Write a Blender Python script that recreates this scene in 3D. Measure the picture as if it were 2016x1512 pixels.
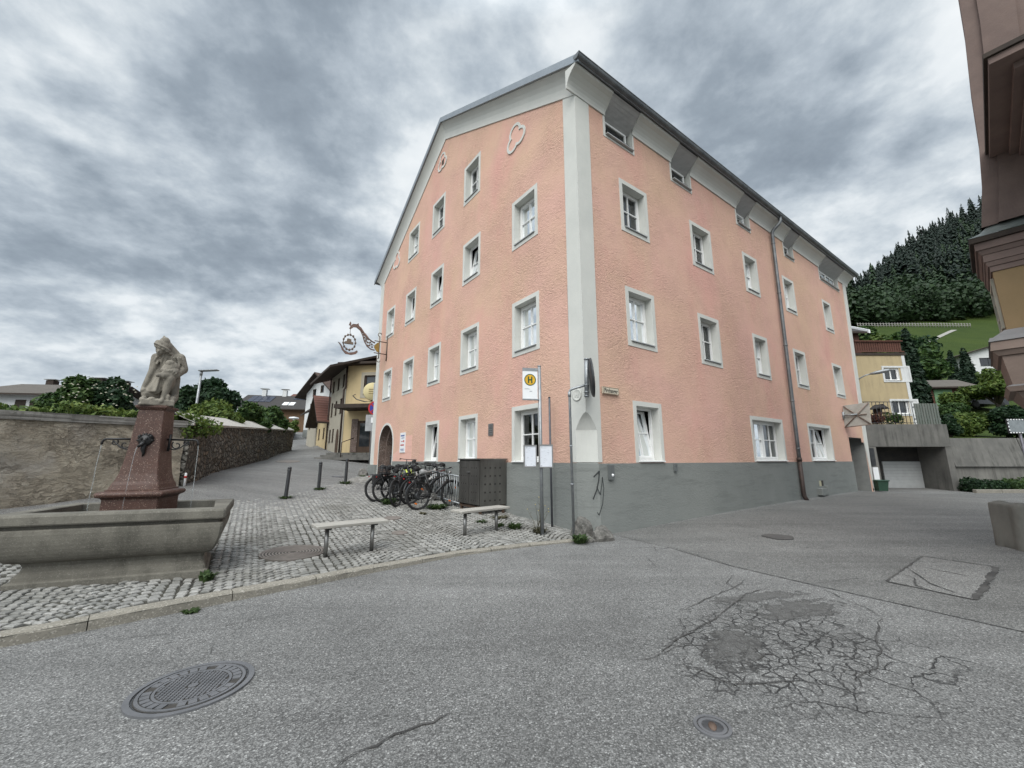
import bpy, bmesh, math, random
import numpy as np
from mathutils import Vector, Matrix
from mathutils.geometry import tessellate_polygon
for _o in list(bpy.data.objects): bpy.data.objects.remove(_o)
S = bpy.context.scene
COL = S.collection
R = math.radians
# ------------------------------------------------------------------ camera, sky, sun, exposure
cd = bpy.data.cameras.new('camera'); cam = bpy.data.objects.new('camera', cd); COL.objects.link(cam)
cd.sensor_width = 36.0; cd.lens = 775.0 / 2016 * 36; cd.clip_start = .05; cd.clip_end = 6000
cam.location = (0, 0, 0); cam.rotation_euler = (R(90 + 10.846), 0, 0)
S.camera = cam
S.view_settings.view_transform = 'Standard'; S.view_settings.look = 'None'
S.view_settings.exposure = 0.6; S.view_settings.gamma = 1.0
SUN_EL, SUN_AZ = R(52), R(200)          # azimuth clockwise from +Y
W = bpy.data.worlds.new('World'); S.world = W; W.use_nodes = True

def build_world():
    nt = W.node_tree; N = nt.nodes; Lk = nt.links; N.clear()
    def n(t, **k):
        x = N.new(t)
        for a, b in k.items(): setattr(x, a, b)
        return x
    def mth(op, a, b=None, c=None):
        x = n('ShaderNodeMath', operation=op)
        for i, v in enumerate((a, b, c)):
            if v is None: continue
            if isinstance(v, (int, float)): x.inputs[i].default_value = v
            else: Lk.new(v, x.inputs[i])
        return x.outputs[0]
    out = n('ShaderNodeOutputWorld')
    sky = n('ShaderNodeTexSky'); sky.sky_type = 'NISHITA'; sky.sun_disc = False
    sky.sun_elevation = SUN_EL; sky.sun_rotation = SUN_AZ
    bg1 = n('ShaderNodeBackground'); bg1.inputs[1].default_value = .06; Lk.new(sky.outputs[0], bg1.inputs[0])
    tc = n('ShaderNodeTexCoord'); sx = n('ShaderNodeSeparateXYZ'); Lk.new(tc.outputs['Generated'], sx.inputs[0])
    z = mth('MAXIMUM', sx.outputs[2], 0.0)
    zz = mth('ADD', z, .30)
    px = mth('DIVIDE', sx.outputs[0], zz); py = mth('DIVIDE', sx.outputs[1], zz)
    cb = n('ShaderNodeCombineXYZ'); Lk.new(px, cb.inputs[0]); Lk.new(py, cb.inputs[1]); cb.inputs[2].default_value = SKY_SEED
    def noise(scale, det, rough, dist, off=(0, 0, 0), rz=0.0, sc=(1, 1, 1)):
        mp = n('ShaderNodeMapping'); mp.inputs['Location'].default_value = off
        mp.inputs['Rotation'].default_value = (0, 0, rz); mp.inputs['Scale'].default_value = sc
        Lk.new(cb.outputs[0], mp.inputs[0])
        t = n('ShaderNodeTexNoise'); t.inputs['Scale'].default_value = scale; t.inputs['Detail'].default_value = det
        t.inputs['Roughness'].default_value = rough; t.inputs['Distortion'].default_value = dist
        Lk.new(mp.outputs[0], t.inputs['Vector']); return t.outputs[0]
    a = noise(1.9, 11, .57, .08, SKY_OFF, R(-20), (1.0, 1.15, 1))
    b = noise(5.5, 9, .6, .1, (7.3, 2.2, 0))
    c = noise(.62, 4, .5, .1, SKY_OFF2)
    w = noise(2.1, 8, .55, .1, (2.7, 5.1, 0), R(35)); w = mth('SUBTRACT', 1.0, mth('MULTIPLY', mth('ABSOLUTE', mth('SUBTRACT', w, .5)), 4.0))
    m = mth('ADD', mth('MULTIPLY', a, .66), mth('ADD', mth('MULTIPLY', b, .26), mth('ADD', mth('MULTIPLY', c, .34), mth('MULTIPLY', w, -.07))))
    m = mth('SUBTRACT', m, .06)
    rp = n('ShaderNodeValToRGB'); Lk.new(m, rp.inputs[0]); cr = rp.color_ramp
    while len(cr.elements) < 6: cr.elements.new(.5)
    for e, (p, col) in zip(cr.elements, SKY_RAMP):
        e.position = p; e.color = (*col, 1)
    # overcast skies are brighter overhead
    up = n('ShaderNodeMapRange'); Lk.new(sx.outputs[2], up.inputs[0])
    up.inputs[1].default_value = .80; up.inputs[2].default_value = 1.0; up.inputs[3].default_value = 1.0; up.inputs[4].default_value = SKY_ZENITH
    # added glow in the unseen cloud round the hidden sun, brightening the facades
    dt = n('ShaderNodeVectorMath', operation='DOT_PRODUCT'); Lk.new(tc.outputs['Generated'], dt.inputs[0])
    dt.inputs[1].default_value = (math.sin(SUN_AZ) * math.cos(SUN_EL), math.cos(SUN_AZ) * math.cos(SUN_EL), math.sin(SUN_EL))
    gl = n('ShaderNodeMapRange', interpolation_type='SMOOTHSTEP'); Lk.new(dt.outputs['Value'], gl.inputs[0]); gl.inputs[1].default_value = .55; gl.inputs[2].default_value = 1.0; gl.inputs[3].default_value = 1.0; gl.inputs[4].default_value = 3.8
    # pale band low over the horizon
    lo = n('ShaderNodeMapRange'); Lk.new(sx.outputs[2], lo.inputs[0]); lo.inputs[1].default_value = .0; lo.inputs[2].default_value = .22
    lo.inputs[3].default_value = .55; lo.inputs[4].default_value = 0.0
    mx = n('ShaderNodeMix', data_type='RGBA'); Lk.new(lo.outputs[0], mx.inputs[0]); Lk.new(rp.outputs[0], mx.inputs[6]); mx.inputs[7].default_value = (.36, .40, .445, 1)
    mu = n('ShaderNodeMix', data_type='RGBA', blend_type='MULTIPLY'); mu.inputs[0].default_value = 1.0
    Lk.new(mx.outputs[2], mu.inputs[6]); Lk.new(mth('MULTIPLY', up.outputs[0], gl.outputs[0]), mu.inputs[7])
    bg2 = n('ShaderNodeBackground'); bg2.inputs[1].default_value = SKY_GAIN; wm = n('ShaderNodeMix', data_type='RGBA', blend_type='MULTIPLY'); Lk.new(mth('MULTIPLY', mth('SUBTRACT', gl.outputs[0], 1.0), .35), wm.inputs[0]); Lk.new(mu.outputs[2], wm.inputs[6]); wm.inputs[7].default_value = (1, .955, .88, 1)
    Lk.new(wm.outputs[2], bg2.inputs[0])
    ms = n('ShaderNodeMixShader'); ms.inputs[0].default_value = .94
    Lk.new(bg1.outputs[0], ms.inputs[1]); Lk.new(bg2.outputs[0], ms.inputs[2]); Lk.new(ms.outputs[0], out.inputs[0])
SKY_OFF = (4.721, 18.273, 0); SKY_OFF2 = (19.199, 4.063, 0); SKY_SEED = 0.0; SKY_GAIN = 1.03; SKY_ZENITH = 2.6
SKY_RAMP = [(.35, (.15, .18, .215)), (.435, (.215, .253, .293)), (.495, (.315, .358, .40)), (.54, (.42, .462, .495)), (.59, (.55, .582, .602)), (.69, (.64, .66, .668))]
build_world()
sd = bpy.data.lights.new('sun', 'SUN'); sd.energy = 1.5; sd.angle = R(50); sd.color = (1, .965, .925)
sun = bpy.data.objects.new('sun', sd); COL.objects.link(sun)
_d = Vector((math.sin(SUN_AZ) * math.cos(SUN_EL), math.cos(SUN_AZ) * math.cos(SUN_EL), math.sin(SUN_EL)))
sun.rotation_euler = (-_d).to_track_quat('-Z', 'Y').to_euler()

# ------------------------------------------------------------------ helpers
def V(*a): return Vector(a)
_CP, _SP = math.cos(R(10.846)), math.sin(R(10.846))
def ray(px, py):
    X = (px - 1008) / 775.0; u = -(py - 756) / 775.0
    return Vector((X, _CP - u * _SP, _SP + u * _CP))
def PY(px, py, y):      # point seen in that direction, y metres ahead
    v = ray(px, py); return v * (y / v.y)
def PZ(px, py, z):
    v = ray(px, py); return v * (z / v.z)

class MB:
    def __init__(s): s.v = []; s.f = []; s.m = []; s.s = []; s.cm = 0; s.cs = False
    def poly(s, pts, smooth=None):
        b = len(s.v); s.v += [tuple(p) for p in pts]; s.f.append(tuple(range(b, b + len(pts)))); s.m.append(s.cm); s.s.append(s.cs if smooth is None else smooth)
    def mesh(s, vs, fs, smooth=False):
        b = len(s.v); s.v += [tuple(p) for p in vs]
        for f in fs: s.f.append(tuple(b + i for i in f)); s.m.append(s.cm); s.s.append(smooth)
    def box(s, c, d, M=None, bev=0.0):
        x, y, z = d[0] / 2, d[1] / 2, d[2] / 2
        if bev <= 0:
            vs = [(-x, -y, -z), (x, -y, -z), (x, y, -z), (-x, y, -z), (-x, -y, z), (x, -y, z), (x, y, z), (-x, y, z)]
            fs = [(0, 3, 2, 1), (4, 5, 6, 7), (0, 1, 5, 4), (1, 2, 6, 5), (2, 3, 7, 6), (3, 0, 4, 7)]
        else:
            vs, fs = [], []
            b = min(bev, x * .9, y * .9, z * .9)
            # three axis-aligned face sets, joined by bevel faces (hull)
            bm = bmesh.new()
            for sx in (-1, 1):
                for sy in (-1, 1):
                    for sz in (-1, 1):
                        for k in range(3):
                            q = [sx * (x - b), sy * (y - b), sz * (z - b)]
                            q[k] += (sx, sy, sz)[k] * b
                            bm.verts.new(q)
            bmesh.ops.convex_hull(bm, input=bm.verts)
            bmesh.ops.dissolve_limit(bm, angle_limit=.01, verts=bm.verts, edges=bm.edges)
            bm.verts.index_update()
            vs = [v.co.copy() for v in bm.verts]; fs = [[v.index for v in f.verts] for f in bm.faces]; bm.free()
        c = Vector(c)
        if M is None: vs = [Vector(v) + c for v in vs]
        else: vs = [M @ Vector(v) + c for v in vs]
        s.mesh(vs, fs)
    def tube(s, path, r, seg=8, caps=True, closed=False):
        path = [Vector(p) for p in path]; n = len(path)
        rs = r if isinstance(r, (list, tuple)) else [r] * n
        prev = None; rings = []
        for i, p in enumerate(path):
            if closed: t = path[(i + 1) % n] - path[i - 1]
            else: t = path[min(i + 1, n - 1)] - path[max(i - 1, 0)]
            if t.length < 1e-9: t = Vector((0, 0, 1))
            t.normalize()
            if prev is None:
                a = t.cross(Vector((0, 0, 1)) if abs(t.z) < .9 else Vector((1, 0, 0))).normalized()
            else:
                a = prev - t * prev.dot(t)
                a = a.normalized() if a.length > 1e-6 else t.orthogonal().normalized()
            prev = a; b = t.cross(a)
            rings.append([p + (a * math.cos(2 * math.pi * k / seg) + b * math.sin(2 * math.pi * k / seg)) * rs[i] for k in range(seg)])
        base = len(s.v)
        for rg in rings: s.v += [tuple(q) for q in rg]
        m = n if closed else n - 1
        for i in range(m):
            for k in range(seg):
                i2 = (i + 1) % n
                s.f.append((base + i * seg + k, base + i * seg + (k + 1) % seg, base + i2 * seg + (k + 1) % seg, base + i2 * seg + k)); s.m.append(s.cm); s.s.append(True)
        if caps and not closed:
            s.f.append(tuple(base + k for k in range(seg))[::-1]); s.m.append(s.cm); s.s.append(False)
            s.f.append(tuple(base + (n - 1) * seg + k for k in range(seg))); s.m.append(s.cm); s.s.append(False)
    def lathe(s, prof, c=(0, 0, 0), seg=24, M=None, smooth=True, sc=(1, 1)):
        base = len(s.v); c = Vector(c); n = len(prof)
        for (r, z) in prof:
            for k in range(seg):
                a = 2 * math.pi * k / seg
                p = Vector((r * math.cos(a) * sc[0], r * math.sin(a) * sc[1], z))
                s.v.append(tuple((M @ p if M is not None else p) + c))
        for i in range(n - 1):
            for k in range(seg):
                s.f.append((base + i * seg + k, base + i * seg + (k + 1) % seg, base + (i + 1) * seg + (k + 1) % seg, base + (i + 1) * seg + k)); s.m.append(s.cm); s.s.append(smooth)
        if prof[0][0] > 1e-4: s.f.append(tuple(base + k for k in range(seg))[::-1]); s.m.append(s.cm); s.s.append(False)
        if prof[-1][0] > 1e-4: s.f.append(tuple(base + (n - 1) * seg + k for k in range(seg))); s.m.append(s.cm); s.s.append(False)
    def prism(s, poly, fn, a, b):
        """closed outline poly [(x,y)] extruded from depth a to b; fn(x,y,d)->point"""
        n = len(poly); base = len(s.v)
        s.v += [tuple(fn(x, y, a)) for x, y in poly] + [tuple(fn(x, y, b)) for x, y in poly]
        for i in range(n):
            j = (i + 1) % n; s.f.append((base + i, base + j, base + n + j, base + n + i)); s.m.append(s.cm); s.s.append(False)
        tri = tessellate_polygon([[Vector((x, y, 0)) for x, y in poly]])
        for t in tri:
            s.f.append(tuple(base + i for i in t)); s.m.append(s.cm); s.s.append(False)
            s.f.append(tuple(base + n + i for i in t)[::-1]); s.m.append(s.cm); s.s.append(False)
    def holed(s, loops, fn, d):
        """flat sheet: first loop is the outline, the others are holes"""
        flat = [p for l in loops for p in l]; base = len(s.v)
        s.v += [tuple(fn(x, y, d)) for x, y in flat]
        for t in tessellate_polygon([[Vector((x, y, 0)) for x, y in l] for l in loops]):
            s.f.append(tuple(base + i for i in t)); s.m.append(s.cm); s.s.append(False)
    def build(s, name, mats, parent=None, **tags):
        if not isinstance(mats, (list, tuple)): mats = [mats]
        me = bpy.data.meshes.new(name)
        off = Vector((0, 0, 0))
        q = parent
        while q is not None: off = off + q.location; q = q.parent
        vs = [(a - off.x, b - off.y, c - off.z) for a, b, c in s.v] if parent is not None and off.length > 0 else s.v
        me.from_pydata(vs, [], s.f)
        for m in mats: me.materials.append(m)
        me.polygons.foreach_set('material_index', s.m); me.polygons.foreach_set('use_smooth', s.s)
        me.validate(); me.update()
        bm = bmesh.new(); bm.from_mesh(me)
        bmesh.ops.recalc_face_normals(bm, faces=bm.faces); bm.to_mesh(me); bm.free()
        o = bpy.data.objects.new(name, me); COL.objects.link(o)
        if parent is not None: o.parent = parent
        for k, v in tags.items(): o[k] = v
        return o
def thing(name, label, cat, loc=(0, 0, 0), rz=0.0, group=None):
    o = bpy.data.objects.new(name, None); COL.objects.link(o); o.empty_display_size = .2
    o.location = loc; o.rotation_euler = (0, 0, rz); o['label'] = label; o['category'] = cat
    if group: o['group'] = group
    return o
def local_build(mb, name, mats, parent, **tags):
    """build with vertices already in the parent's frame"""
    o = mb.build(name, mats, None, **tags); o.parent = parent; return o
def copy_tree(o, parent=None):
    c = o.copy(); COL.objects.link(c)
    if parent is not None: c.parent = parent
    for ch in o.children: copy_tree(ch, c)
    return c
def np_mesh(name, verts, quads, mat, parent=None, smooth=False, **tags):
    """fast quad mesh from numpy arrays"""
    me = bpy.data.meshes.new(name); nq = len(quads)
    me.vertices.add(len(verts)); me.vertices.foreach_set('co', np.ascontiguousarray(verts, dtype=np.float32).ravel())
    me.loops.add(nq * 4); me.loops.foreach_set('vertex_index', np.ascontiguousarray(quads, dtype=np.int32).ravel())
    me.polygons.add(nq); me.polygons.foreach_set('loop_start', np.arange(0, nq * 4, 4, dtype=np.int32)); me.polygons.foreach_set('loop_total', np.full(nq, 4, dtype=np.int32))
    me.polygons.foreach_set('use_smooth', np.full(nq, smooth))
    for m in (mat if isinstance(mat, (list, tuple)) else [mat]): me.materials.append(m)
    me.update(calc_edges=True); me.validate()
    o = bpy.data.objects.new(name, me); COL.objects.link(o)
    if parent is not None: o.parent = parent
    for k, v in tags.items(): o[k] = v
    return o

# ------------------------------------------------------------------ materials
def nodes_of(name):
    m = bpy.data.materials.new(name); m.use_nodes = True
    nt = m.node_tree; nt.nodes.clear()
    o = nt.nodes.new('ShaderNodeOutputMaterial'); b = nt.nodes.new('ShaderNodeBsdfPrincipled')
    nt.links.new(b.outputs[0], o.inputs[0])
    return m, nt, b, o
class NT:
    def __init__(s, name): s.m, s.nt, s.b, s.o = nodes_of(name); s.N = s.nt.nodes; s.L = s.nt.links.new
    def n(s, t, **k):
        x = s.N.new(t)
        for a, b in k.items(): setattr(x, a, b)
        return x
    def setin(s, sock, v):
        if isinstance(v, (int, float)): sock.default_value = v
        elif isinstance(v, (tuple, list)): sock.default_value = v if len(v) != 3 or sock.type != 'RGBA' else (*v, 1)
        else: s.L(v, sock)
    def math(s, op, a, b=0.0, c=0.0, clamp=False):
        x = s.n('ShaderNodeMath', operation=op, use_clamp=clamp)
        for i, v in enumerate((a, b, c)): s.setin(x.inputs[i], v)
        return x.outputs[0]
    def coord(s, kind='Object', scale=(1, 1, 1), loc=(0, 0, 0), rot=(0, 0, 0)):
        t = s.n('ShaderNodeTexCoord'); mp = s.n('ShaderNodeMapping')
        mp.inputs['Scale'].default_value = scale; mp.inputs['Location'].default_value = loc; mp.inputs['Rotation'].default_value = rot
        s.L(t.outputs[kind], mp.inputs[0]); return mp.outputs[0]
    def noise(s, vec, scale=5, det=6, rough=.55, dist=0.0):
        t = s.n('ShaderNodeTexNoise'); s.L(vec, t.inputs['Vector'])
        for k, v in (('Scale', scale), ('Detail', det), ('Roughness', rough), ('Distortion', dist)): t.inputs[k].default_value = v
        return t.outputs[0]
    def voro(s, vec, scale=5, feature='F1', rnd=1.0, out='Distance'):
        t = s.n('ShaderNodeTexVoronoi', feature=feature); s.L(vec, t.inputs['Vector']); t.inputs['Scale'].default_value = scale; t.inputs['Randomness'].default_value = rnd
        return t.outputs[out]
    def rng(s, v, a, b, c=0.0, d=1.0):
        x = s.n('ShaderNodeMapRange'); s.setin(x.inputs[0], v)
        for i, q in enumerate((a, b, c, d)): x.inputs[i + 1].default_value = q
        return x.outputs[0]
    def mix(s, f, a, b, blend='MIX'):
        x = s.n('ShaderNodeMix', data_type='RGBA', blend_type=blend)
        s.setin(x.inputs[0], f); s.setin(x.inputs[6], a); s.setin(x.inputs[7], b); return x.outputs[2]
    def bump(s, h, strength=.5, dist=.02, prev=None):
        x = s.n('ShaderNodeBump'); x.inputs['Strength'].default_value = strength; x.inputs['Distance'].default_value = dist
        s.L(h, x.inputs['Height'])
        if prev is not None: s.L(prev, x.inputs['Normal'])
        return x.outputs[0]
    def fin(s, color=None, rough=None, normal=None, metal=None, spec=None):
        if color is not None: s.setin(s.b.inputs['Base Color'], color)
        if rough is not None: s.setin(s.b.inputs['Roughness'], rough)
        if metal is not None: s.setin(s.b.inputs['Metallic'], metal)
        if spec is not None: s.setin(s.b.inputs['Specular IOR Level'], spec)
        if normal is not None: s.L(normal, s.b.inputs['Normal'])
        return s.m
_MC = {}
def M(name, c1, c2=None, scale=4.0, rough=.8, bump=.15, bscale=60.0, bdist=.01, metal=0.0, stretch=(1, 1, 1), spec=.4, lo=.35, hi=.65, kind='Object'):
    if name in _MC: return _MC[name]
    t = NT(name); v = t.coord(kind, stretch)
    c2 = c2 or tuple(x * .72 for x in c1)
    col = t.mix(t.rng(t.noise(v, scale, 8, .6), lo, hi), c1, c2)
    nrm = t.bump(t.noise(v, bscale, 6, .6), bump, bdist) if bump else None
    rg = t.math('ADD', rough - .08, t.math('MULTIPLY', t.noise(v, scale * 3, 4), .16))
    _MC[name] = t.fin(col, rg, nrm, metal, spec); return _MC[name]
def mat_asphalt(name, base=(.185, .185, .18), dark=1.0, cracks=True):
    t = NT(name); v = t.coord('Object')
    big = t.noise(v, .35, 6, .6); mid = t.noise(v, 2.2, 8, .65)
    st = t.n('ShaderNodeTexVoronoi', feature='F1'); t.L(v, st.inputs['Vector']); st.inputs['Scale'].default_value = 105
    rc = t.n('ShaderNodeSeparateColor'); t.L(st.outputs['Color'], rc.inputs[0])
    stone = t.rng(rc.outputs[0], .0, 1.0, .54, 1.46)
    bright = t.math('GREATER_THAN', rc.outputs[1], .93)
    gap = t.rng(st.outputs['Distance'], .35, .75, 1.0, .55)
    f = t.math('MULTIPLY', stone, gap)
    f = t.math('ADD', f, t.math('MULTIPLY', bright, .85))
    f = t.math('MULTIPLY', f, t.rng(big, .3, .7, .84, 1.16)); f = t.math('MULTIPLY', f, t.rng(mid, .25, .75, .88, 1.12))
    tr = t.noise(t.coord('Object', (.10, 1.5, 1), (0, 0, 0), (0, 0, R(-36))), 1.6, 5, .6); f = t.math('MULTIPLY', f, t.rng(tr, .32, .68, .86, 1.12))
    f = t.math('MULTIPLY', f, t.rng(t.noise(t.coord('Object', (1, 1, 1), (9, 3, 0)), 1.1, 7, .7), .58, .74, 1.0, .78))
    f = t.math('MULTIPLY', f, dark)
    cb = t.n('ShaderNodeCombineColor')
    for i in range(3): t.L(t.math('MULTIPLY', f, base[i]), cb.inputs[i])
    col = cb.outputs[0]
    nrm = t.bump(t.math('ADD', st.outputs['Distance'], t.math('MULTIPLY', t.noise(v, 45, 5), .6)), .55, .006)
    if cracks:      # crazed, worn-out area: fine net of cracks round two holes in the top layer
        warp = t.n('ShaderNodeVectorMath', operation='ADD'); nz = t.n('ShaderNodeTexNoise'); nz.inputs['Scale'].default_value = 5; nz.inputs['Detail'].default_value = 5
        t.L(v, nz.inputs['Vector']); sc = t.n('ShaderNodeVectorMath', operation='SCALE'); t.L(nz.outputs['Color'], sc.inputs[0]); sc.inputs['Scale'].default_value = .16
        t.L(v, warp.inputs[0]); t.L(sc.outputs[0], warp.inputs[1]); wv = warp.outputs[0]
        def ell(cx, cy, rx, ry, rot, soft, nzamp):
            mp = t.n('ShaderNodeMapping', vector_type='TEXTURE'); mp.inputs['Location'].default_value = (cx, cy, 0); mp.inputs['Rotation'].default_value = (0, 0, rot); mp.inputs['Scale'].default_value = (rx, ry, 1)
            t.L(v, mp.inputs[0]); s2 = t.n('ShaderNodeSeparateXYZ'); t.L(mp.outputs[0], s2.inputs[0])
            d = t.math('SQRT', t.math('ADD', t.math('POWER', s2.outputs[0], 2), t.math('POWER', s2.outputs[1], 2)))
            d = t.math('ADD', d, t.math('MULTIPLY', t.math('SUBTRACT', t.noise(v, 6.5, 7, .68), .5), nzamp))
            return t.rng(d, 1.0 - soft, 1.0, 1.0, 0.0)
        area = ell(2.22, 3.72, 1.32, .80, R(38), .30, 1.2)
        area2 = ell(2.5, 3.35, 1.15, .7, R(25), .3, 1.2)
        area3 = ell(2.85, 7.3, .85, .30, R(5), .5, .8)
        e1 = t.voro(wv, 8.5, 'DISTANCE_TO_EDGE'); e2 = t.voro(wv, 3.2, 'DISTANCE_TO_EDGE')
        k1 = t.math('MULTIPLY', t.rng(e1, .018, .065, 1, 0), area); k2 = t.math('MULTIPLY', t.rng(e2, .006, .022, 1, 0), t.math('MAXIMUM', area2, t.math('MULTIPLY', area3, .8)))
        k = t.math('MULTIPLY', t.math('MAXIMUM', k1, k2), t.rng(t.noise(v, 4, 5), .33, .48))
        col = t.mix(t.math('MULTIPLY', k, .9), col, (.022, .022, .022))
        hol = t.math('MAXIMUM', ell(1.84, 3.60, .46, .20, R(52), .15, 3.4), ell(2.92, 4.38, .50, .22, R(22), .15, 3.4))
        hol = t.math('MAXIMUM', hol, ell(2.75, 4.75, .62, .12, R(12), .3, 3.0))
        col = t.mix(t.math('MULTIPLY', hol, t.rng(t.noise(v, 16, 6, .7), .3, .6, .95, .5)), col, t.mix(t.noise(v, 60, 4), (.045, .044, .042), (.095, .092, .088)))
        rub = t.math('MULTIPLY', t.math('MULTIPLY', area, t.rng(t.noise(v, 14, 6, .7), .52, .66)), .55); col = t.mix(rub, col, (.07, .068, .065))
        hgt = t.math('MULTIPLY', t.math('MAXIMUM', k, hol), -1.0)
        nrm = t.bump(hgt, .9, .012, nrm)
    return t.fin(col, t.rng(mid, .3, .7, .78, .95), nrm, spec=.35)

def mat_stucco(name, c1, c2, c3=None, fine=1.0, stain=.0):
    t = NT(name); v = t.coord('Object'); vs = t.coord('Object', (1.0, 1.0, 2.1))
    big = t.noise(v, .33, 7, .62, .3); mid = t.noise(v, 1.7, 8, .65)
    col = t.mix(t.rng(big, .34, .66), c1, c2)
    rain = t.math('MULTIPLY', t.rng(t.noise(t.coord('Object', (2.6, 2.6, .16), (3, 1, 0)), 1.7, 7, .65), .55, .75), t.rng(t.noise(v, .5, 4), .42, .6))
    col = t.mix(t.math('MULTIPLY', rain, .17 * fine), col, tuple(x * .6 for x in c1))
    if fine < .6: col = t.mix(t.math('MULTIPLY', t.rng(t.noise(t.coord('Object', (.35, .35, 3.0)), 2.2, 7, .7), .50, .70), .5), col, tuple(x * .62 for x in c1))
    if c3: col = t.mix(t.math('MULTIPLY', t.rng(t.noise(t.coord('Object', (1, 1, .5), (5, 2, 1)), .55, 7, .65), .50, .72), .75), col, c3)
    col = t.mix(t.math('MULTIPLY', t.rng(mid, .46, .70), .18), col, tuple(x * .62 for x in c1))
    # trowelled, torn roughcast: ridges lying mostly level
    w = t.n('ShaderNodeVectorMath', operation='ADD'); nz = t.n('ShaderNodeTexNoise'); nz.inputs['Scale'].default_value = 2.4; nz.inputs['Detail'].default_value = 3
    t.L(vs, nz.inputs['Vector']); sc = t.n('ShaderNodeVectorMath', operation='SCALE'); t.L(nz.outputs['Color'], sc.inputs[0]); sc.inputs['Scale'].default_value = .35
    t.L(vs, w.inputs[0]); t.L(sc.outputs[0], w.inputs[1])
    ridge = t.noise(w.outputs[0], 9, 5, .6, .6)
    ridge = t.math('ABSOLUTE', t.math('SUBTRACT', ridge, .5))
    amp = t.rng(t.noise(v, .6, 4, .5), .36, .66, .25, 1.0)
    rr = t.math('MULTIPLY', t.rng(ridge, 0.0, .10, 1.0, 0.0), amp)
    col = t.mix(t.math('MULTIPLY', rr, (.25 if fine > .6 else .16) * fine), col, tuple(x * .5 for x in c1))
    n1 = t.bump(t.math('MULTIPLY', t.noise(w.outputs[0], 13, 6, .62, .4), amp), .75 * fine, .06)
    n1 = t.bump(t.noise(v, 85, 5, .65), .3 * fine, .012, n1)
    return t.fin(col, .93, n1, spec=.15)

def mat_render(name, c1, c2, bump=.25, streak=0.0, dirt=(.05, .05, .045)):
    t = NT(name); v = t.coord('Object')
    col = t.mix(t.rng(t.noise(v, 1.2, 8, .65), .35, .65), c1, c2)
    if streak:
        k = t.math('MULTIPLY', t.rng(t.noise(t.coord('Object', (2.4, 2.4, .22)), 2.2, 8, .7), .47, .66), t.rng(t.noise(v, .8, 3), .35, .6))
        col = t.mix(t.math('MULTIPLY', k, streak), col, dirt)
    nrm = t.bump(t.noise(v, 34, 7, .65), bump, .015)
    return t.fin(col, .9, nrm, spec=.2)

def mat_rubble(name, mortar=(.14, .13, .115), lo=(.09, .085, .078), hi=(.27, .255, .23), scale=4.5, depth=.07):
    t = NT(name); v = t.coord('Object', (1, 1, 1.35))
    w = t.n('ShaderNodeVectorMath', operation='ADD'); nz = t.n('ShaderNodeTexNoise'); nz.inputs['Scale'].default_value = 3; nz.inputs['Detail'].default_value = 4
    t.L(v, nz.inputs['Vector']); sc = t.n('ShaderNodeVectorMath', operation='SCALE'); t.L(nz.outputs['Color'], sc.inputs[0]); sc.inputs['Scale'].default_value = .3
    t.L(v, w.inputs[0]); t.L(sc.outputs[0], w.inputs[1])
    cell = t.n('ShaderNodeTexVoronoi', feature='F1'); t.L(w.outputs[0], cell.inputs['Vector']); cell.inputs['Scale'].default_value = scale
    e = t.voro(w.outputs[0], scale, 'DISTANCE_TO_EDGE')
    sp = t.n('ShaderNodeSeparateColor'); t.L(cell.outputs['Color'], sp.inputs[0])
    stone = t.mix(sp.outputs[0], lo, hi)
    stone = t.mix(t.rng(t.noise(v, 22, 6), .3, .7), stone, tuple(x * .6 for x in lo))
    stone = t.mix(t.math('MULTIPLY', t.rng(sp.outputs[1], .7, 1.0), .5), stone, (.22, .16, .10))
    col = t.mix(t.rng(e, .02, .10), tuple(x * .35 for x in mortar), stone)
    h = t.math('ADD', t.rng(e, 0, .22), t.math('MULTIPLY', t.noise(v, 20, 5), .35))
    return t.fin(col, .92, t.bump(h, 1.0, depth), spec=.2)

def mat_granite(name, c, speck=(.55, .5, .48), dark=(.03, .02, .02), scale=70, rough=.55, amount=.86):
    t = NT(name); v = t.coord('Object')
    st = t.n('ShaderNodeTexVoronoi', feature='F1'); t.L(v, st.inputs['Vector']); st.inputs['Scale'].default_value = scale
    sp = t.n('ShaderNodeSeparateColor'); t.L(st.outputs['Color'], sp.inputs[0])
    col = t.mix(t.rng(t.noise(v, 3, 6), .3, .7), c, tuple(x * .7 for x in c))
    col = t.mix(t.math('GREATER_THAN', sp.outputs[0], amount), col, speck)
    col = t.mix(t.math('MULTIPLY', t.math('GREATER_THAN', sp.outputs[1], .8), .6), col, dark)
    return t.fin(col, t.rng(t.noise(v, 5, 4), .3, .7, rough - .12, rough + .12), t.bump(t.noise(v, 90, 4), .12, .005), spec=.5)

def mat_leaf(name, dark, mid, light, trans=.25):
    t = NT(name); g = t.n('ShaderNodeNewGeometry'); v = t.coord('Object')
    f = t.math('ADD', t.math('MULTIPLY', g.outputs['Random Per Island'], .55), t.math('MULTIPLY', t.noise(v, 1.1, 5), .55))
    col = t.mix(t.rng(f, .2, .55), dark, mid); col = t.mix(t.rng(f, .55, .95), col, light)
    t.fin(col, .62, None, spec=.3)
    tr = t.n('ShaderNodeBsdfTranslucent'); t.L(col, tr.inputs[0]); ms = t.n('ShaderNodeMixShader'); ms.inputs[0].default_value = trans
    t.L(t.b.outputs[0], ms.inputs[1]); t.L(tr.outputs[0], ms.inputs[2]); t.L(ms.outputs[0], t.o.inputs[0])
    return t.m

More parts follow.
